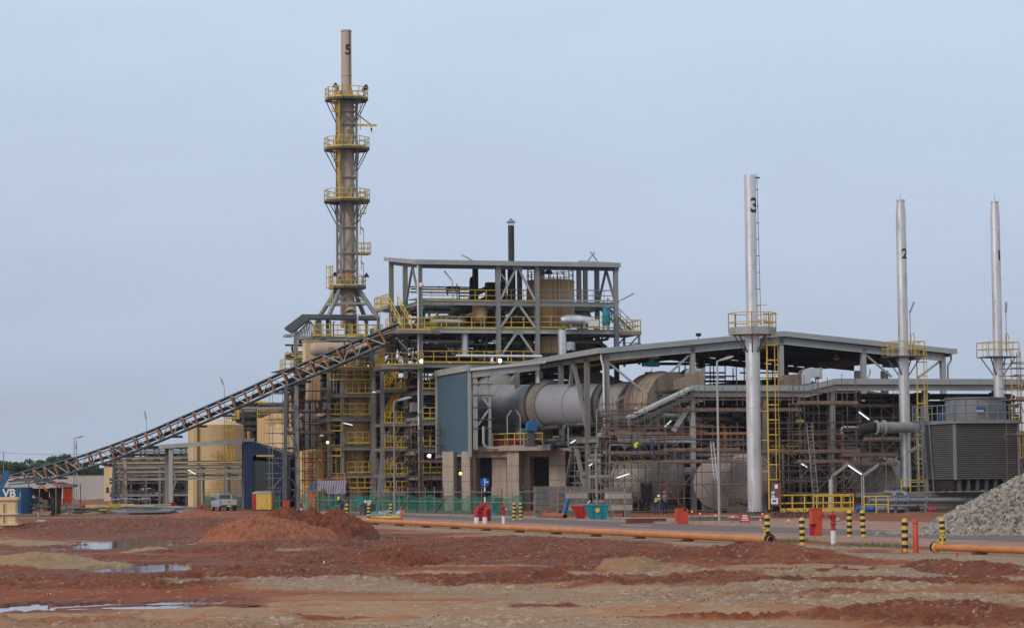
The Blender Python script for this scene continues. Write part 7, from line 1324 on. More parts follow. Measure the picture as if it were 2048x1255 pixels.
for (a, b, c, d, mt) in ((-3, 968, 3, 976, 'signwhite'), (-10.5, 982, -3, 994, 'signwhite'), (-11, 995, 3, 1007, 'signwhite')): MB().box((a*s, -.012, t.z(d, 1553)), (c*s, 0, t.z(b, 1553))).obj('paper', mt, t)
flat_text('24', .32, (-6.7*s, -.02, t.z(988, 1553)), (math.pi/2, 0, 0), 'signblue', t); MB().box((-8*s, -.02, t.z(1003, 1553)), (0, -.013, t.z(999, 1553))).obj('printed_block', 'signblue', t)
for a, b in (((-8*s, .05, z0), (-12*s, -.1, 0)), ((7*s, .1, z1-.2), (24*s, .8, 0)), ((6*s, .05, z0), (8*s, 0, 0))): MB().beam(a, b, .06).obj('strut', 'rustd', t)
# green debris net fence on scaffold posts
a, b = G(600, 1021), G(1046, 1031); d = (b-a); n = 26; t = tag(empty('net_fence', a, 0), 'rusty pipe fence hung with green netting in front of the plant', 'fence'); L = d.length
m = MB(); rr = random.Random(3)
for k in range(n+1): p = d*k/n; MB().tube([p, p+UP*(2.15+rr.uniform(-.1, .15))], .035, 6).obj('post', 'tubeg' if k % 3 else 'rustd', t)
for z in (1.05, 1.85): MB().tube([Vector((0, 0, z)), d+UP*(z-.05)], .035, 6).obj('rail', 'tubeg', t)
for k in range(1, n, 4): MB().tube([d*k/n+Vector((0, -.05, .1)), d*(k+1.3)/n+Vector((0, -.05, 1.3))], .03, 6).obj('brace', 'rustd', t)
m = MB(); nn = 160
vs = [d*k/nn+Vector((0, .06+.05*math.sin(k*.9), .04)) for k in range(nn+1)]+[d*k/nn+Vector((0, .06+.07*math.sin(k*1.3+1), 1.45+.12*math.sin(k*.45)+rr.uniform(-.05, .05))) for k in range(nn+1)]
m.add(vs, [(k, k+1, nn+2+k, nn+1+k) for k in range(nn)]); m.obj('green_net', 'net', t)
a, b = G(378, 1013), G(560, 1018); d = b-a; t = tag(empty('net_fence', a, 0), 'far green netting fence behind the pickup truck', 'fence')
m = MB(); m.add([d*k/40+UP*.03+Vector((0, .05*math.sin(k), 0)) for k in range(41)]+[d*k/40+UP*(1.3+.1*math.sin(k)) for k in range(41)], [(k, k+1, 42+k, 41+k) for k in range(40)]); m.obj('green_net', 'net', t)
for k in range(9): MB().tube([d*k/8, d*k/8+UP*1.9], .035, 6).obj('post', 'tubeg', t)
MB().tube([UP*1.7, d+UP*1.7], .03, 6).obj('rail', 'tubeg', t)
t = tag(empty('site_fence', G(1050, 1000)+Vector((0, 0, 0)), 0), 'thin grey pipe rail running in front of the concrete wall panels', 'fence'); t.location = G(1046, 1031); d = G(1250, 1040)-G(1046, 1031)
for k in range(9): MB().tube([d*k/8, d*k/8+UP*2.1], .035, 6).obj('post', 'tubeg', t)
for z in (1.0, 1.85): MB().tube([UP*z, d+UP*z], .032, 6).obj('rail', 'tubeg', t)
# concrete wall panels (precast blocks), skips, pipe
for i, (x0, x1, y0, y1, lab) in enumerate(((1073, 1133, 972, 1029, 'wide darker stack of concrete wall blocks, left of the three'), (1134, 1172, 972, 1029, 'narrow paler stack of concrete wall blocks, middle of the three'), (1216, 1262, 974, 1030, 'stack of concrete wall blocks behind the scaffold, right of the skips'))):
    t = Fr(x0, 181, GA).thing('concrete_blocks', lab, 'concrete blocks', 'stacked concrete wall blocks'); w = t.u(x1); z1 = t.z(y0, x0)
    n = 4
    for k in range(n): MB().box((rr.uniform(-.05, .05), rr.uniform(-.03, .03), .45+(z1-.45)*k/n+.03), (w+rr.uniform(-.05, .05), .8, .45+(z1-.45)*(k+1)/n)).obj('block', 'concrete_d' if i == 0 or k % 2 else 'concrete', t)
    for u in (.15, w-.45): MB().box((u, 0, 0), (u+.3, .8, .47)).obj('leg', 'concrete_d', t)
def skip(px, yb, wpx, hpx, mat, label, rot):
    g = G(px, yb); t = tag(empty('skip_container', g, rot), label, 'skip', 'waste skips beside the road'); s = g.y/FX; w = wpx*s; h = hpx*s; D = 1.3
    o = [(0, 0), (w, 0), (w+.0, h), (-.15, h)]; ot = [(.28, .05), (w-.1, .05), (w+.1, h), (-.12, h)]
    m = MB(); vs = [(x, 0 if i < 2 else -.12, z) for i, (x, z) in enumerate(ot)]+[(x, D if i < 2 else D+.12, z) for i, (x, z) in enumerate(ot)]; m.add(vs, [(0, 1, 2, 3), (4, 7, 6, 5), (0, 3, 7, 4), (1, 5, 6, 2), (0, 4, 5, 1)]).obj('hopper', mat, t)
    m = MB(); m.beam((-.14, -.12, h), (w+.12, -.12, h), .07, .08); m.beam((-.14, D+.12, h), (w+.12, D+.12, h), .07, .08); m.beam((-.12, -.12, h), (-.12, D+.12, h), .07, .08); m.beam((w+.1, -.12, h), (w+.1, D+.12, h), .07, .08); m.obj('rim', mat, t)
    for u in (w*.3, w*.7): MB().beam((u, -.06, .1), (u, -.14, h), .06, .06).obj('rib', mat, t)
    MB().box((.3, .1, 0), (.5, D-.1, .08)).box((w-.4, .1, 0), (w-.2, D-.1, .08)).obj('skid', 'dark', t); return t
skip(1146, 1037, 27, 25, 'red', 'red waste skip left of the teal one', .0); sk = skip(1172, 1040, 44, 30, 'teal', 'teal waste skip with a round yellow emblem', .0)
MB().lathe([(0, 0), (.16, 0), (.16, .02), (0, .02)], (.78, -.13, .68), 20, (0, 1, 0)).obj('round_emblem', 'yellow', sk); MB().tube([(.2, .3, .9), (.15, .25, 1.15), (.3, .4, 1.3)], .04, 6).obj('scrap', 'white', sk)
g = G(1088, 1037); t = tag(empty('steel_pipe', g, 0), 'rust coloured large pipe section lying beside the skips', 'pipe'); m = MB(); q = G(1131, 1038)-g; dn = q.normalized(); m.lathe([(.17, 0), (.21, 0), (.21, q.length), (.17, q.length), (.17, 0)], UP*.21, 24, dn); m.obj('pipe', 'soil_a', t); 
for k in (.2, .75): MB().box(q*k+Vector((-.1, -.3, -.0)), q*k+Vector((.1, .3, .05))).obj('timber', 'plank', t)
# toilet cabin
g = G(535, 1019); t = tag(empty('toilet_cabin', (g.x, 243, 0), R_(-8)), 'yellow portable toilet cabin with a red side and a pale domed roof', 'toilet cabin'); w = 1.0; h = 1.62
MB().box((-.55, 0, .1), (.95, 1.5, h)).obj('cabin', 'yellow_b', t); MB().box((-.98, .02, .1), (-.555, 1.5, h)).obj('red_side', 'red', t); MB().poly([(-1.0, -.04, h), (.98, -.04, h), (.92, -.04, h+.16), (.6, -.04, h+.27), (-.6, -.04, h+.27), (-.92, -.04, h+.14)], (0, 1.6, 0)).obj('roof', 'steel_l', t)
MB().box((-.3, -.02, .15), (.6, .0, h-.1)).obj('door', 'yellow_b', t); MB().box((.48, -.04, .8), (.54, -.02, .95)).obj('handle', 'dark', t); MB().box((-.95, .05, 0), (.93, 1.45, .1)).obj('base', 'dark', t)
# striped tarpaulin shelter
t = Fr(628, 205, 0).thing('tarpaulin_shelter', 'shelter of striped red white and blue tarpaulin on poles', 'shelter'); P_ = lambda x, y, v=0: t.P(x, y, v)
stm = bpy.data.materials.new('striped'); stm.use_nodes = True; tt_ = stm.node_tree; wv = tt_.nodes.new('ShaderNodeTexWave'); wv.bands_direction = 'X'; wv.inputs['Scale'].default_value = 1.6; tc_ = tt_.nodes.new('ShaderNodeTexCoord'); tt_.links.new(tc_.outputs['Object'], wv.inputs[0]); rp = tt_.nodes.new('ShaderNodeValToRGB'); tt_.links.new(wv.outputs[1], rp.inputs[0]); rp.color_ramp.interpolation = 'CONSTANT'
for p_, c_ in ((0, (.05, .07, .17)), (.25, (.26, .23, .23)), (.6, (.26, .07, .06)), (.78, (.28, .25, .25))):
    el = rp.color_ramp.elements[0] if p_ == 0 else (rp.color_ramp.elements[1] if p_ == .22 else rp.color_ramp.elements.new(p_)); el.position = p_; el.color = (*c_, 1)
tt_.links.new(rp.outputs[0], tt_.nodes['Principled BSDF'].inputs['Base Color']); tt_.nodes['Principled BSDF'].inputs['Roughness'].default_value = .8; MATS['striped'] = stm
nx, ny = 36, 14; m = MB(); vs = []
for j in range(ny+1):
    for i in range(nx+1):
        k = i/nx; q = j/ny; x = 633+(692-633)*k; yt = 958+2*math.sin(k*3); yb = 979+8*min(1, k*2.2); y = yt+(yb-yt)*q; p = P_(x, y, 0); fold = .1*math.sin(k*20+q*2)*q+.12*math.sin(k*7+q*5); vs.append((p.x, 1.5*(1-q)+fold-.3*math.sin(q*3), p.z))
m.add(vs, [(j*(nx+1)+i, j*(nx+1)+i+1, (j+1)*(nx+1)+i+1, (j+1)*(nx+1)+i) for j in range(ny) for i in range(nx)], True).obj('striped_sheet', stm, t)
p = P_(633, 958); q_ = P_(692, 959); MB().poly([(p.x, 1.5, p.z), (q_.x, 1.5, q_.z), (q_.x, 3.6, q_.z-.3), (p.x, 3.6, p.z-.3)], (0, 0, .03)).obj('roof_sheet', 'tarpred', t)
MB().poly([P_(633, 960, .5), P_(637, 975, .3), P_(620, 981, 1.0), P_(615, 978, 1.2)], (0, .05, 0)).obj('blue_corner', 'tarpblue', t); MB().poly([P_(619, 980, .1), P_(625, 982, .0), P_(628, 1018, 0), P_(624, 1018, .1)], (0, .2, 0)).obj('orange_wrap', 'redo', t)
for x, v in ((632, .0), (692, .1), (632, 3.4), (692, 3.4), (622, .3)): MB().tube([(P_(x, 980).x, v, 0), (P_(x, 980).x, v, P_(x, 958).z)], .04, 6).obj('pole', 'rustd', t)
for k, x in enumerate((638, 655)):
    p = P_(x, 1008, .6); MB().box((p.x, .5, .72), (p.x+.75, 1.2, .76)).beam((p.x+.05, .55, 0), (p.x+.05, .55, .72), .05).beam((p.x+.7, .55, 0), (p.x+.7, .55, .72), .05).obj('bench', 'rustd', t)
t = Fr(735, 204, 0).thing('site_box', 'dark blue site box with white stickers beside a teal panel', 'box'); p = t.P(727, 1018); q_ = t.P(751, 1000); MB().box((p.x, 0, 0), (q_.x, .8, q_.z-.3)).obj('box', 'glass_d', t); MB().box((t.u(733), -.012, t.z(1006, 735)), (t.u(741), 0, t.z(1000, 735))).obj('sticker', 'signwhite', t); MB().lathe([(0, 0), (.1, 0), (.1, .01), (0, .01)], (t.u(729.5), -.012, t.z(1002, 735)), 14, (0, 1, 0)).obj('round_sticker', 'signwhite', t)
MB().box((t.u(733.5), -.018, t.z(1003.6, 735)), (t.u(740), -.012, t.z(1002, 735))).obj('sticker_print', 'signblue', t)
t = Fr(720, 204, 0).thing('leaning_sheet', 'bright teal leaning sheet left of the dark blue box', 'panel'); MB().poly([t.P(716, 1008), t.P(725, 1008), t.P(727, 995), t.P(717, 994)], (0, .3, 0)).obj('sheet', 'teal', t); MB().box((t.u(719), .1, 0), (t.u(724), .25, t.z(1008, 720))).obj('stand', 'steel_d', t)
for i, (x0, x1, Y, lab) in enumerate(((720, 760, 200, 'blue grey sheet metal scraps lying on the verge behind the bollards'), (765, 800, 198, 'curved grey sheet metal lying right of the blue grey scraps'), (945, 970, 192, 'blue tarpaulin heap inside the netting fence near the road sign'))):
    t = Fr(x0, Y, 0).thing('scrap_pile', lab, 'scrap'); r_ = random.Random(i)
    for k in range(7): u = t.u(x0+(x1-x0)*r_.random()); MB().poly([(u, 0, .02), (u+r_.uniform(.5, 1.2), .2, .05), (u+r_.uniform(.4, .9), .9, .45*r_.random()+.1), (u+.1, .8, .2)], (0, 0, .02)).obj('sheet', ('pipegrey', 'blueedge', 'steel_l', 'tarpblue')[(k+i) % 4] if i < 2 else 'tarpblue', t)
for (x, y, mt, lab, w, h) in ((978, 1012, 'teal', 'teal machine cover behind the green netting', 1.1, 1.0), (1000, 1012, 'rustd', 'brown crate behind the green netting left of the striped bollard pair', .5, 1.3)):
    t = Fr(x, 197, GA).thing('site_crate', lab, 'crate'); MB().box((-w/2, 0, .1), (w/2, .8, h)).box((-w/2-.03, -.03, h), (w/2+.03, .83, h+.05)).obj('housing', mt, t); MB().box((-w/2, .1, 0), (w/2, .2, .1)).obj('skid', 'dark', t)
t = Fr(1095, 176, 0).thing('fire_extinguisher', 'small red cylinder standing in front of the wide concrete blocks', 'cylinder'); MB().lathe([(0, 0), (.13, 0), (.13, .5), (.06, .58), (.04, .65), (0, .65)], n=16).obj('cylinder', 'red', t); MB().box((-.08, -.03, .63), (.06, .03, .68)).obj('valve', 'dark', t)
t = Fr(1132, 176, 0).thing('blue_boards', 'blue boards leaning against the middle concrete blocks', 'boards'); 
for k in range(3): MB().beam((k*.1-.3, k*.08, 0), (k*.1+.1, k*.08+.6, 1.4), .14, .04).obj('board', 'tarpblue', t)
for i, (x, y) in enumerate(((1465, 1033), (1521, 1039), (1400, 1026), (1431, 1030), (1492, 1031), (1577, 1040), (1525, 1027), (1384, 1022))):
    g = Wp(x, y, G(1500, 1047).y+.6); t = tag(empty('warning_lamp', (g.x, g.y, max(g.z, .05))), 'tiny red warning lamp strung along the low wall at the foot of chimney 3', 'warning lamp', 'string of red warning lamps'); MB().ball((0, 0, 0), .055, 6).obj('globe', 'redlamp', t); MB().tube([(0, .02, -max(g.z, .05)), (0, .02, 0)], .012, 5).obj('stem', 'dark', t)
t = Fr(1570, 172, 0).thing('rubble_strip', 'strip of brown rubble and cut branches behind the road right of the crimson sign', 'rubble'); r_ = random.Random(9); m = MB(); m2 = MB()
for k in range(420): u = t.u(1543)+r_.random()**.7*(t.u(1640)-t.u(1543)); v = r_.uniform(-1.3, 1.3); s_ = r_.uniform(.04, .16); m.ball((u, v, s_*.5+max(0, .35-abs(v)*.3)*r_.random()), s_, 4, 1, .8, .7); 
m.obj('stones', 'rustd', t)
for k in range(40): u = t.u(1545)+r_.random()*(t.u(1630)-t.u(1545)); v = r_.uniform(-1, 1); m2.tube([(u, v, .1), (u+r_.uniform(-.7, .7), v+r_.uniform(-.3, .3), r_.uniform(.1, .6))], .02, 4)
m2.obj('sticks', 'dark', t)
# grass tufts on the verge ditch
m = MB(); r_ = random.Random(12)
for (cx_, cy_, wd, n_) in ((1590, 1083, 60, 240), (1740, 1092, 110, 420), (985, 1084, 60, 160), (1560, 1086, 30, 100)):
    for k in range(n_): g = G(cx_+r_.gauss(0, wd*.4), cy_+r_.gauss(0, 1.6)); a = r_.uniform(0, 6.3); h_ = r_.uniform(.05, .22); d = Vector((math.cos(a), math.sin(a), 0))*.02; m.add([g-d, g+d, g+Vector((r_.uniform(-.08, .08), 0, h_))], [(0, 1, 2)])
M('grass', (.13, .15, .05), .9, 0, .3, 3); o = m.obj('grass', 'grass'); tag(o, 'sparse dry grass tufts growing in the ditch beside the road', 'grass', kind='stuff')
# survey pegs and small debris on the yard
for i, (x, yb, h, lab) in enumerate(((100, 1199, 14, 'broken pale wooden stake standing beside the large front puddle'), (648, 1145, 24, 'thin wooden survey peg with a pinkish top in the muddy yard'))):
    g = G(x, yb); t = tag(empty('survey_peg', g), lab, 'peg'); hh = h*g.y/FX; MB().beam((0, 0, -.1), (-.03 if i == 0 else 0, 0, hh), .04 if i == 0 else .025).obj('stake', 'plank', t); MB().box((-.07 if i == 0 else -.025, -.02, hh*.8), (.02, .02, hh*1.02)).obj('flag', 'cream', t)
g = G(1492, 1104); t = tag(empty('timber_offcut', g), 'short dark timber offcut sticking out of the mud left of the bollards', 'timber'); MB().beam((-.1, 0, 0), (.28, .1, .3), .1, .06).obj('timber', 'rustd', t)
g = G(84, 1056); t = tag(empty('concrete_pipe', (g.x, g.y, 0)), 'short grey concrete pipe lying in the red mud right of the cream block', 'pipe'); m = MB(); m.lathe([(.17, -.3), (.23, -.3), (.23, .35), (.17, .35), (.17, -.3)], (0, 0, .3), 24, (1, -.5, 0)); m.obj('pipe', 'concrete', t)
m = MB(); r_ = random.Random(31)       # loose stones and clods over the yard, uncountable
for k in range(15000):
    px_ = r_.uniform(-60, 2110); py_ = 1100+155*r_.random()**.9+4; g = G(px_, py_)
    if (g.x-PIPE_A.x)*(PIPE_B-PIPE_A).normalized().y-(g.y-PIPE_A.y)*(PIPE_B-PIPE_A).normalized().x < 3: continue
    m.v += []; s_ = r_.choice((.01, .012, .014, .018, .024, .034)); m._p = getattr(m, '_p', []); m._p.append((g.x, g.y, s_))
pp = np.array([(a, b) for a, b, c in m._p]); T_ = terrain(pp[:, 0], pp[:, 1]); hz = T_[0]; pr_ = .04+.75*T_[1]**1.5+.5*sst(.6, .75, fbm(pp[:, 0]/2, pp[:, 1]/3, 404, 3))
for (a, b, s_), h_, pq in zip(m._p, hz, pr_):
    if h_ < -.02 or r_.random() > pq*.6: continue
    ang = r_.random()*6; c1, s1 = math.cos(ang)*s_, math.sin(ang)*s_; m.add([(a-c1, b-s1, h_-.01), (a+s1, b-c1, h_-.01), (a+c1, b+s1, h_-.01), (a-s1, b+c1, h_-.01), (a+s_*.2, b, h_+s_*r_.uniform(.6, 1.1)), (a-s_*.4, b+.2*s_, h_+s_*.6)], [(0, 1, 4), (1, 2, 4), (2, 3, 5, 4), (3, 0, 4, 5)])
sm_ = M('loosestone', (.30, .24, .19), .9, 0, .4, 2); _t = sm_.node_tree; _g = [x for x in _t.nodes if x.type == 'NEW_GEOMETRY'][0]; _v = _t.nodes.new('ShaderNodeValToRGB'); _t.links.new(_g.outputs['Random Per Island'], _v.inputs[0]); _v.color_ramp.elements[0].color = (.17, .06, .035, 1); _v.color_ramp.elements[1].color = (.50, .41, .29, 1); e_ = _v.color_ramp.elements.new(.5); e_.color = (.24, .10, .065, 1); _t.links.new(_v.outputs[0], _t.nodes['Principled BSDF'].inputs['Base Color'])
tag(m.obj('loose_stones', sm_), 'loose stones and clods scattered over the red yard', 'stones', kind='stuff')
# =================================================================== FAR LEFT: stall, container, cream block, scrap
g = G(0, 1062); t = tag(empty('cream_block', (Wp(2, 1062, g.y).x, g.y, 0), R_(6)), 'cream steel tank block with ribs and a narrow dark slot at the left edge', 'steel block'); s = g.y/FX; z = lambda y: (1062-y)*s; x1 = 28*s; x0 = -1.6
MB().box((x0, 0, 0), (x1, 1.6, z(996))).obj('shell', 'cream', t)
for (ya, yb, ex) in ((1000, 994, .12), (1029, 1026, .12), (1050, 1046, .13)): MB().box((x0-ex, -ex, z(ya)), (x1+ex, 1.6+ex, z(yb))).obj('rib', 'cream', t)
MB().box((x1, .1, .02), (x1+.2, .5, z(1053))).obj('lug', 'cream', t); MB().box((3*s, -.05, z(1050)), (9*s, -.0, z(1006))).obj('slot_frame', 'cream', t); MB().box((5*s, -.06, z(1048)), (7*s, -.04, z(1007))).obj('slot', 'black', t)
t = Fr(20, 212, 0).thing('shipping_container', 'blue container with white lettering behind the cream block', 'container'); u1 = t.u(43); z1 = t.z(974, 20); MB().box((-3.2, 0, .15), (u1, 5, z1)).obj('body', 'tarpblue', t); m = MB()
for k in range(16): u = -3.1+k*.26; m.box((u, -.04, .3), (u+.12, .0, z1-.1))
m.obj('corrugation', 'tarpblue', t); flat_text('VB', .95, (t.u(19), -.05, t.z(986, 20)), (math.pi/2, 0, 0), 'white', t); MB().box((-3.25, -.06, .1), (u1+.03, .0, .3)).box((-3.25, -.06, z1-.1), (u1+.03, 0, z1)).obj('frame_rail', 'tarpblue', t)
MB().tube([(t.u(30)+.5*math.cos(a), -.06, t.z(987, 20)+.62*math.sin(a)) for a in [-2.2+k*.3 for k in range(9)]], .03, 5).obj('white_arc', 'white', t)
t = Fr(90, 216, 0).thing('workshop_stall', 'ragged open workshop stall roofed with dark and orange tarpaulin', 'stall'); P_ = lambda x, y, v=0: t.P(x, y, v)
m = MB(); r_ = random.Random(6); vs = []; nx = 30
for j in range(5):
    for i in range(nx+1): x = 18+(146-18)*i/nx; yt = 962 if x < 75 else 962+(x-75)*.13; p = P_(x, yt+1.2*math.sin(i*1.1)+j*.3, 0); vs.append((p.x, j*1.1, p.z+.08*r_.uniform(-1, 1)+.1*j*(1 if x < 80 else .3)))
m.add(vs, [(j*(nx+1)+i, j*(nx+1)+i+1, (j+1)*(nx+1)+i+1, (j+1)*(nx+1)+i) for j in range(4) for i in range(nx)]).obj('tarp_roof', 'tarpdark', t)
MB().poly([P_(104, 966, -.1), P_(146, 970, -.1), P_(146, 973, -.1), P_(104, 970, -.1)], (0, .1, 0)).obj('orange_edge', 'tarpred', t); MB().poly([P_(118, 970.5, -.15), P_(144, 971.5, -.15), P_(144, 974, -.15), P_(118, 973.5, -.15)], (0, .08, 0)).obj('blue_edge', 'tarpblue', t)
m = MB(); vs = []
for i in range(13):
    x = 126+18*i/12
    for y in (972, 1007+2*math.sin(i)): p = P_(x, y); vs.append((p.x, .1*math.sin(i*2.1), p.z))
m.add(vs, [(2*i, 2*i+1, 2*i+3, 2*i+2) for i in range(12)]).obj('orange_curtain', 'tarpred', t); MB().poly([P_(84, 968), P_(96, 980), P_(94, 983), P_(80, 970)], (0, .1, 0)).obj('orange_rag', 'tarpred', t)
MB().poly([P_(98, 975, 2), P_(124, 974, 2), P_(120, 1026, 2), P_(104, 1026, 2)], (0, .1, 0)).obj('brown_back_sheet', 'rustd', t); MB().poly([P_(42, 976, 4), P_(98, 976, 4), P_(98, 1000, 4), P_(75, 996, 4), P_(60, 985, 4), P_(42, 1000, 4)], (0, .1, 0)).obj('dark_back_sheet', 'tarpdark', t)
for x, v in ((18, 0), (79, 0), (112, 0), (145, 0), (44, 3), (100, 3.5), (145, 4)): p = P_(x, 966); MB().tube([(p.x, v, 0), (p.x, v, p.z)], .045, 6).obj('pole', 'tubeg', t)
for (a, b) in (((43, 1009), (85, 1008)), ((45, 990), (78, 1023)), ((44, 1016), (78, 1018)), ((44, 1000), (60, 1010)), ((80, 1012), (100, 1013))): MB().tube([P_(*a), P_(*b)], .045, 6).obj('crossbar', 'tubeg', t)
MB().box(P_(86, 1020), P_(100, 1001, 1.2)).obj('crate', 'plank', t); MB().box(P_(45, 1004, 3), P_(75, 995, 3.8)).obj('work_bench', 'tarpblue', t); MB().box(P_(103, 1030, .5), P_(112, 992, 1.5)).obj('locker', 'glass_d', t)
for k in range(14): x = 56+r_.random()*40; p = P_(x, 1000+r_.random()*22, 1+r_.random()*2); MB().box(p, p+Vector((r_.uniform(.2, .8), .4, r_.uniform(.1, .6)))).obj('stored_part', r_.choice(('dark', 'rustd', 'red', 'silver_b', 'plank', 'tarpblue')), t)
t = Fr(8, 205, 0).thing('excavator_bucket_arm', 'bright blue steel plate with an orange stripe rising at the left edge', 'steel plate'); MB().poly([t.P(-20, 965), t.P(12, 940), t.P(19, 941), t.P(17, 955), t.P(2, 978), t.P(-20, 985)], (0, .25, 0)).obj('plate', 'tarpblue', t); MB().poly([t.P(-20, 948), t.P(3, 948), t.P(1, 962), t.P(-20, 966)], (0, -.05, 0)).obj('orange_stripe', 'redo', t); MB().tube([t.P(-15, 975), t.P(-15, 1010)], .1, 8).obj('prop', 'steel_d', t)
t = Fr(60, 210, 0).thing('concrete_slab', 'long grey slab lying in front of the workshop stall', 'slab'); MB().box((t.u(30), 0, .0), (t.u(78), .8, .28)).obj('slab', 'concrete_d', t); MB().box((t.u(76), -.05, 0), (t.u(78.5), .85, .4)).obj('end_plate', 'steel_l', t)
def steelpile(label, x0, x1, Y, mats, n, seed, zmax=.5):
    t = Fr(x0, Y, 0).thing('steel_stack', label, 'steel stack'); r_ = random.Random(seed)
    for k in range(n): u = t.u(x0+(x1-x0)*r_.random()*.6); L = (t.u(x1)-t.u(x0))*r_.uniform(.3, .75); z = .08+zmax*r_.random(); v = r_.uniform(0, 2.5); MB().beam((u, v, z), (u+L, v+r_.uniform(-.6, .6), z+r_.uniform(-.06, .1)), r_.uniform(.08, .3), r_.uniform(.05, .16)).obj('steel_bar', r_.choice(mats), t)
    return t
steelpile('yellow railings and grey bars stacked in front of the white and blue tape', 155, 330, 226, ('yellow', 'yellow', 'steel_l', 'steel', 'pipegrey'), 40, 1, .75)
steelpile('blue grey flat steel sheets stacked on the ground left of the pickup', 205, 360, 219, ('pipegrey', 'blueedge', 'steel_l', 'pipegrey'), 26, 2, .35)
steelpile('grey girders lying behind the conveyor foot', 120, 180, 222, ('steel', 'steel_l', 'steel_d'), 12, 3, .5)
t = Fr(100, 219, 0).thing('grey_trough', 'grey steel trough propped slantwise beside the stall', 'trough'); MB().beam(t.P(104, 1029), t.P(134, 1017, 1), .5, .35).obj('trough', 'steel_l', t); MB().beam(t.P(120, 1009), t.P(170, 1009, .5), .12).obj('bar', 'steel_l', t); MB().beam(t.P(132, 1011), t.P(141, 1028), .25, .1).obj('prop', 'steel_l', t)
t = Fr(227, 224, 0).thing('yellow_mesh_heap', 'heap of yellow mesh on top of the stacked railings', 'mesh heap'); m = MB(); r_ = random.Random(2)
for k in range(90): a = Vector((r_.uniform(-.6, .6), r_.uniform(-.3, .3), .55+.35*r_.random())); m.tube([a, a+Vector((r_.uniform(-.3, .3), r_.uniform(-.2, .2), r_.uniform(-.25, .25)))], .02, 4)
m.obj('mesh', 'yellow', t); MB().box((-.6, -.3, 0), (.6, .3, .5)).obj('pallet', 'plank', t)
t = Fr(150, 232, 0).thing('barrier_tape', 'long white and blue striped tape strung between posts across the site', 'barrier tape'); m = MB(); mb = MB(); u0, u1 = t.u(148), t.u(300); n = 90
for k in range(n): a = u0+(u1-u0)*k/n; b = u0+(u1-u0)*(k+1)/n; z = t.z(996, 200)-.12*math.sin(math.pi*((k*3/n) % 1)); (m if k % 2 else mb).box((a, 0, z), (b, .01, z+.07))
m.obj('white_stretch', 'tape', t); mb.obj('blue_stretch', 'bluepaint', t)
for x in (148, 200, 250, 300): MB().tube([(t.u(x), .05, 0), (t.u(x), .05, 1.3)], .03, 6).obj('post', 'steel', t)
for (x, y0, y1, w, lab) in ((166, 990, 1008, .25, 'red drum standing far left behind the barrier tape'), (343, 993, 1012, .35, 'red box at the foot of the portal frame'), (303, 980, 992, .5, 'far red cabinet under the pipe rack')):
    t = Fr(x, 238, 0).thing('red_box', lab, 'box'); h_ = (y1-y0)*t.sc(); MB().lathe([(0, 0), (w, 0), (w, h_), (w*.9, h_+.02), (0, h_+.02)], n=4 if w > .3 else 20, smooth=w < .3).obj('body', 'red', t); MB().box((-w*.3, -w*1.02, h_*.4), (w*.3, -w*.7, h_*.6)).obj('plate', 'dark', t)
t = Fr(402, 236, 0).thing('fire_hydrant', 'small dark red hydrant left of the pickup truck', 'hydrant'); MB().lathe([(0, 0), (.12, 0), (.14, .35), (.09, .4), (.16, .55), (.12, .7), (.05, .8), (0, .82)], n=14).obj('body', 'red', t); MB().tube([(-.28, 0, .5), (.28, 0, .5)], .07, 10).obj('outlet', 'red', t)
m = MB()
for (Ya, x0, y0, x1, y1) in ((900, -40, 901, 260, 902), (900, -40, 919, 160, 920)): a, b = Wp(x0, y0, Ya), Wp(x1, y1, Ya); pts = [a.lerp(b, k/12)-UP*1.2*math.sin(math.pi*k/12) for k in range(13)]; m.tube(pts, .05, 4)
o = m.obj('power_line', 'steel_d'); tag(o, 'faint power lines hanging over the far tree line at the left', 'power line')
# =================================================================== PEOPLE
def skin_mesh(name, V, E, Rr, mat, par, sub=1):
    me = bpy.data.meshes.new(name); me.from_pydata([tuple(v) for v in V], E, []); o = bpy.data.objects.new(name, me); C.objects.link(o); md = o.modifiers.new('s', 'SKIN'); md.use_smooth_shade = True
    for i, sv in enumerate(me.skin_vertices[0].data): sv.radius = (Rr[i], Rr[i]*.9) if not isinstance(Rr[i], tuple) else Rr[i]; sv.use_root = (i == 0)
    ss = o.modifiers.new('u', 'SUBSURF'); ss.levels = ss.render_levels = sub; dg = bpy.context.evaluated_depsgraph_get(); dg.update(); m2 = bpy.data.meshes.new_from_object(o.evaluated_get(dg)); bpy.data.objects.remove(o)
    m2.materials.clear(); m2.materials.append(MATS[mat]); m2.polygons.foreach_set('use_smooth', [True]*len(m2.polygons)); o = bpy.data.objects.new(name, m2); C.objects.link(o); o.parent = par; return o
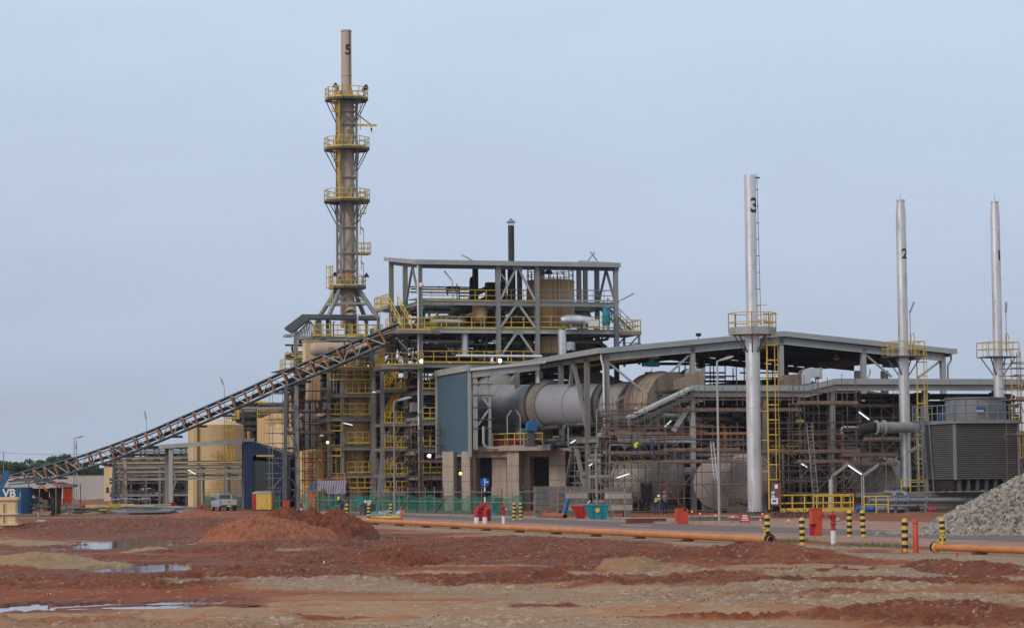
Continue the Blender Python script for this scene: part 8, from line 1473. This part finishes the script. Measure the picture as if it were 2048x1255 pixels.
def person(label, loc, rot, pose, top='vest', legs='denim', hat='helmetw', s=1.0, group=None):
    t = tag(empty('person', loc, rot), label, 'person', group); t.scale = (s, s, s)
    J = {'pel': (0, 0, .95), 'wai': (0, 0, 1.1), 'che': (0, 0, 1.3), 'nec': (0, 0, 1.47), 'hb': (0, -.01, 1.55), 'ht': (0, -.02, 1.68),
         'sl': (-.17, 0, 1.41), 'sr': (.17, 0, 1.41), 'el': (-.24, .02, 1.14), 'er': (.24, .02, 1.14), 'wl': (-.24, -.1, .9), 'wr': (.24, -.1, .9), 'kl': (-.1, -.02, .5), 'kr': (.1, -.02, .5), 'al': (-.11, .03, .08), 'ar': (.11, .03, .08), 'fl': (-.12, -.14, .04), 'fr': (.12, -.14, .04), 'hl': (-.09, 0, .92), 'hr': (.09, 0, .92)}
    J.update(pose); V = []; E = []; Rr = []; ix = {}
    def add(k, r): ix[k] = len(V); V.append(Vector(J[k])); Rr.append(r)
    for k, r in (('pel', (.15, .10)), ('wai', (.13, .09)), ('che', (.16, .11)), ('nec', .055), ('hb', .075), ('ht', .085), ('sl', .06), ('sr', .06), ('el', .043), ('er', .043), ('wl', .03), ('wr', .03), ('hl', .09), ('hr', .09), ('kl', .062), ('kr', .062), ('al', .042), ('ar', .042), ('fl', .035), ('fr', .035)): add(k, r)
    for a, b in (('pel', 'wai'), ('wai', 'che'), ('che', 'nec'), ('nec', 'hb'), ('hb', 'ht'), ('che', 'sl'), ('che', 'sr'), ('sl', 'el'), ('sr', 'er'), ('el', 'wl'), ('er', 'wr'), ('pel', 'hl'), ('pel', 'hr'), ('hl', 'kl'), ('hr', 'kr'), ('kl', 'al'), ('kr', 'ar'), ('al', 'fl'), ('ar', 'fr')): E.append((ix[a], ix[b]))
    body = skin_mesh('body', V, E, Rr, 'skin', t)
    m = MB(); hd = (Vector(J['ht'])+Vector(J['hb']))/2; fw = (Vector(J['ht'])-Vector(J['hb'])).cross(Vector((1, 0, 0))).normalized()
    if fw.y > 0: fw = -fw
    bm = MB(); bm.ball(hd+fw*.09, .018, 5); bm.ball(hd+fw*.083+Vector((-.03, 0, .03)), .012, 5).ball(hd+fw*.083+Vector((.03, 0, .03)), .012, 5)
    for w_, e_ in (('wl', 'el'), ('wr', 'er')):
        a = Vector(J[w_]); d = (a-Vector(J[e_])).normalized(); sd_ = d.cross(UP).normalized() if abs(d.z) < .95 else Vector((0, 1, 0)); bm.ball(a+d*.05, .045, 6, .8, .8, 1)
        for k in range(4): b0 = a+d*.08+sd_*(k-1.5)*.018; bm.tube([b0, b0+d*(.05+.008*(k in (1, 2))), b0+d*.08+fw*.03], .009, 5)
        b0 = a+d*.03+sd_*.04; bm.tube([b0, b0+sd_*.03+d*.03], .01, 5)
    me = bpy.data.meshes.new('body'); bmx = bmesh.new(); bmx.from_mesh(body.data); tmp = bpy.data.meshes.new('x'); tmp.from_pydata(bm.v, [], bm.f); bmx.from_mesh(tmp); bmx.to_mesh(body.data); bmx.free()
    def part(nm, keys, rs, mat): V2 = [Vector(J[k]) for k in keys]; return V2, rs
    V3 = [Vector(J[k]) for k in ('wai', 'che', 'sl', 'sr', 'pel')]; V3.append((Vector(J['sl'])+Vector(J['el']))/2); V3.append((Vector(J['sr'])+Vector(J['er']))/2); skin_mesh('vest', V3, [(0, 1), (1, 2), (1, 3), (0, 4), (2, 5), (3, 6)], [(.15, .115), (.185, .135), .08, .08, (.165, .12), .065, .065], top, t)
    V4 = [Vector(J[k]) for k in ('pel', 'hl', 'hr', 'kl', 'kr', 'al', 'ar')]; skin_mesh('trousers', V4, [(0, 1), (0, 2), (1, 3), (2, 4), (3, 5), (4, 6)], [(.165, .12), .1, .1, .08, .08, .065, .065], legs, t)
    MB().ball((0, 0, 0), .1, 8).obj('boot', 'black', t).matrix_local = Matrix.Translation(Vector(J['fl'])+Vector((0, .06, .01))) @ Matrix.Diagonal((.55, 1.4, .55, 1)); MB().ball((0, 0, 0), .1, 8).obj('boot', 'black', t).matrix_local = Matrix.Translation(Vector(J['fr'])+Vector((0, .06, .01))) @ Matrix.Diagonal((.55, 1.4, .55, 1))
    h = Vector(J['ht'])+Vector((0, .005, .0)); MB().lathe([(.15, -.01), (.125, .0), (.12, .05), (.09, .1), (.04, .125), (0, .13)], h, 20).obj('helmet', hat, t)
    return t
STAND = {}; WORK = {'el': (-.26, -.12, 1.2), 'wl': (-.2, -.36, 1.15), 'er': (.26, -.12, 1.2), 'wr': (.15, -.38, 1.2)}; BEND = {'che': (0, -.22, 1.18), 'nec': (0, -.36, 1.28), 'hb': (0, -.43, 1.3), 'ht': (0, -.5, 1.39), 'sl': (-.17, -.3, 1.22), 'sr': (.17, -.3, 1.22), 'el': (-.2, -.42, .98), 'er': (.2, -.42, .98), 'wl': (-.14, -.52, .78), 'wr': (.14, -.52, .78), 'wai': (0, -.06, 1.08)}
def wperson(px, py, Y, label, rot, pose, **k): p = Wp(px, py, Y); return person(label, (p.x, p.y, p.z if p.z > .3 else 0), rot, pose, **k)
wperson(1272, 919.5, 198.6, 'worker in yellow vest and blue trousers standing on the scaffold', R_(165), STAND, hat='helmetb')
wperson(1273, 858, 206.5, 'worker in a yellow vest and white helmet on the upper scaffold', R_(180), WORK)
wperson(1306, 919.5, 199, 'worker in dark blue clothes behind the scaffold rail', R_(120), WORK, top='denim', hat='helmetb')
wperson(1312, 1022, 192, 'worker in blue with a green vest bending at ground level behind the scaffold', R_(150), BEND)
wperson(1330, 1022, 193, 'worker in a grey shirt standing beside the orange bars under the scaffold', R_(200), WORK, top='grey_cloth', hat='redo')
# cyclist
g = G(684, 1024); cyc = tag(empty('bicycle', (g.x, g.y, 0), R_(-14)), 'red bicycle ridden to the right past the tarpaulin shelter', 'bicycle')
r = .33
for x in (-.52, .52):
    wl = MB().lathe([(r-.025, -.02), (r, -.015), (r, .015), (r-.025, .02), (r-.025, -.02)], (x, 0, r), 28, (0, 1, 0)).obj('wheel', 'steel_l', cyc); m = MB()
    for k in range(12): a = k*math.pi/6; m.tube([(x, 0, r), (x+r*.95*math.cos(a), 0, r+r*.95*math.sin(a))], .004, 4, caps=False)
    m.obj('spokes', 'steel_l', wl)
MB().tube([(-.52, 0, r), (-.08, 0, .3), (.38, 0, .78), (-.22, 0, .8), (-.08, 0, .3)], .022, 6).tube([(-.22, 0, .8), (-.52, 0, r)], .016, 6).tube([(.4, 0, .88), (.52, 0, r)], .022, 6).tube([(-.22, 0, .8), (-.25, 0, .92)], .018, 6).obj('frame', 'red', cyc)
MB().tube([(.38, 0, .78), (.37, 0, 1.0)], .018, 6).tube([(.3, -.28, 1.02), (.38, 0, 1.0), (.3, .28, 1.02)], .016, 6).obj('handlebar', 'steel', cyc); MB().ball((-.26, 0, .95), .11, 6, 1.3, .8, .35).obj('saddle', 'black', cyc); MB().lathe([(0, -.01), (.09, -.01), (.09, .01), (0, .01)], (-.08, -.05, .3), 14, (0, 1, 0)).beam((-.08, -.06, .3), (-.08, -.12, .14), .02).beam((-.08, .06, .3), (-.08, .12, .46), .02).obj('crank', 'dark', cyc); MB().box((.4, -.16, .72), (.62, .16, .95)).obj('basket', 'rustd', cyc)
rd = {'pel': (0, .26, 1.02), 'hl': (-.09, .22, 1.0), 'hr': (.09, .22, 1.0), 'wai': (0, .2, 1.16), 'che': (0, .08, 1.36), 'nec': (0, -.02, 1.5), 'hb': (0, -.08, 1.56), 'ht': (0, -.11, 1.68), 'sl': (-.17, .02, 1.42), 'sr': (.17, .02, 1.42), 'el': (-.24, -.12, 1.22), 'er': (.24, -.12, 1.22), 'wl': (-.25, -.26, 1.06), 'wr': (.25, -.26, 1.06), 'kl': (-.1, -.12, .78), 'kr': (.1, -.08, .62), 'al': (-.1, .1, .46), 'ar': (.1, .12, .2), 'fl': (-.1, .0, .42), 'fr': (.1, .02, .15)}
o = person('cyclist in a blue shirt with a green and yellow backpack riding the red bicycle', (g.x, g.y, 0), R_(-14+90), rd, top='shirt', hat='redo'); MB().box((-.15, .2, 1.1), (.15, .38, 1.42)).obj('backpack', 'vest', o)
# =================================================================== added dark block far behind, closing low gaps to the sky
t = Fr(1600, 262, GA).thing('added_far_backdrop', 'added long dark block closing sky gaps far behind the low shed', 'building'); MB().box((-24, 0, 0), (26, 10, 7.2)).obj('wall', 'dark', t); MB().box((-24.4, -.4, 7.2), (26.4, 10.4, 7.5)).obj('roof', 'steel_d', t)
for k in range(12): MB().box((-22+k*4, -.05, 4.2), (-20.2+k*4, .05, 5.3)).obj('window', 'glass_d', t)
# =================================================================== air
hz_ = MB().box((-700, -30, -1.2), (700, 1100, 60)).obj('haze', 'white'); tag(hz_, 'faint blue grey haze softening the far tree line', 'haze', kind='stuff')
hm = bpy.data.materials.new('haze'); hm.use_nodes = True; hm.node_tree.nodes.clear(); pv = hm.node_tree.nodes.new('ShaderNodeVolumePrincipled'); pv.inputs['Color'].default_value = (.88, .93, 1, 1); pv.inputs['Density'].default_value = .00008; ho = hm.node_tree.nodes.new('ShaderNodeOutputMaterial'); hm.node_tree.links.new(pv.outputs[0], ho.inputs['Volume']); hz_.data.materials.clear(); hz_.data.materials.append(hm)
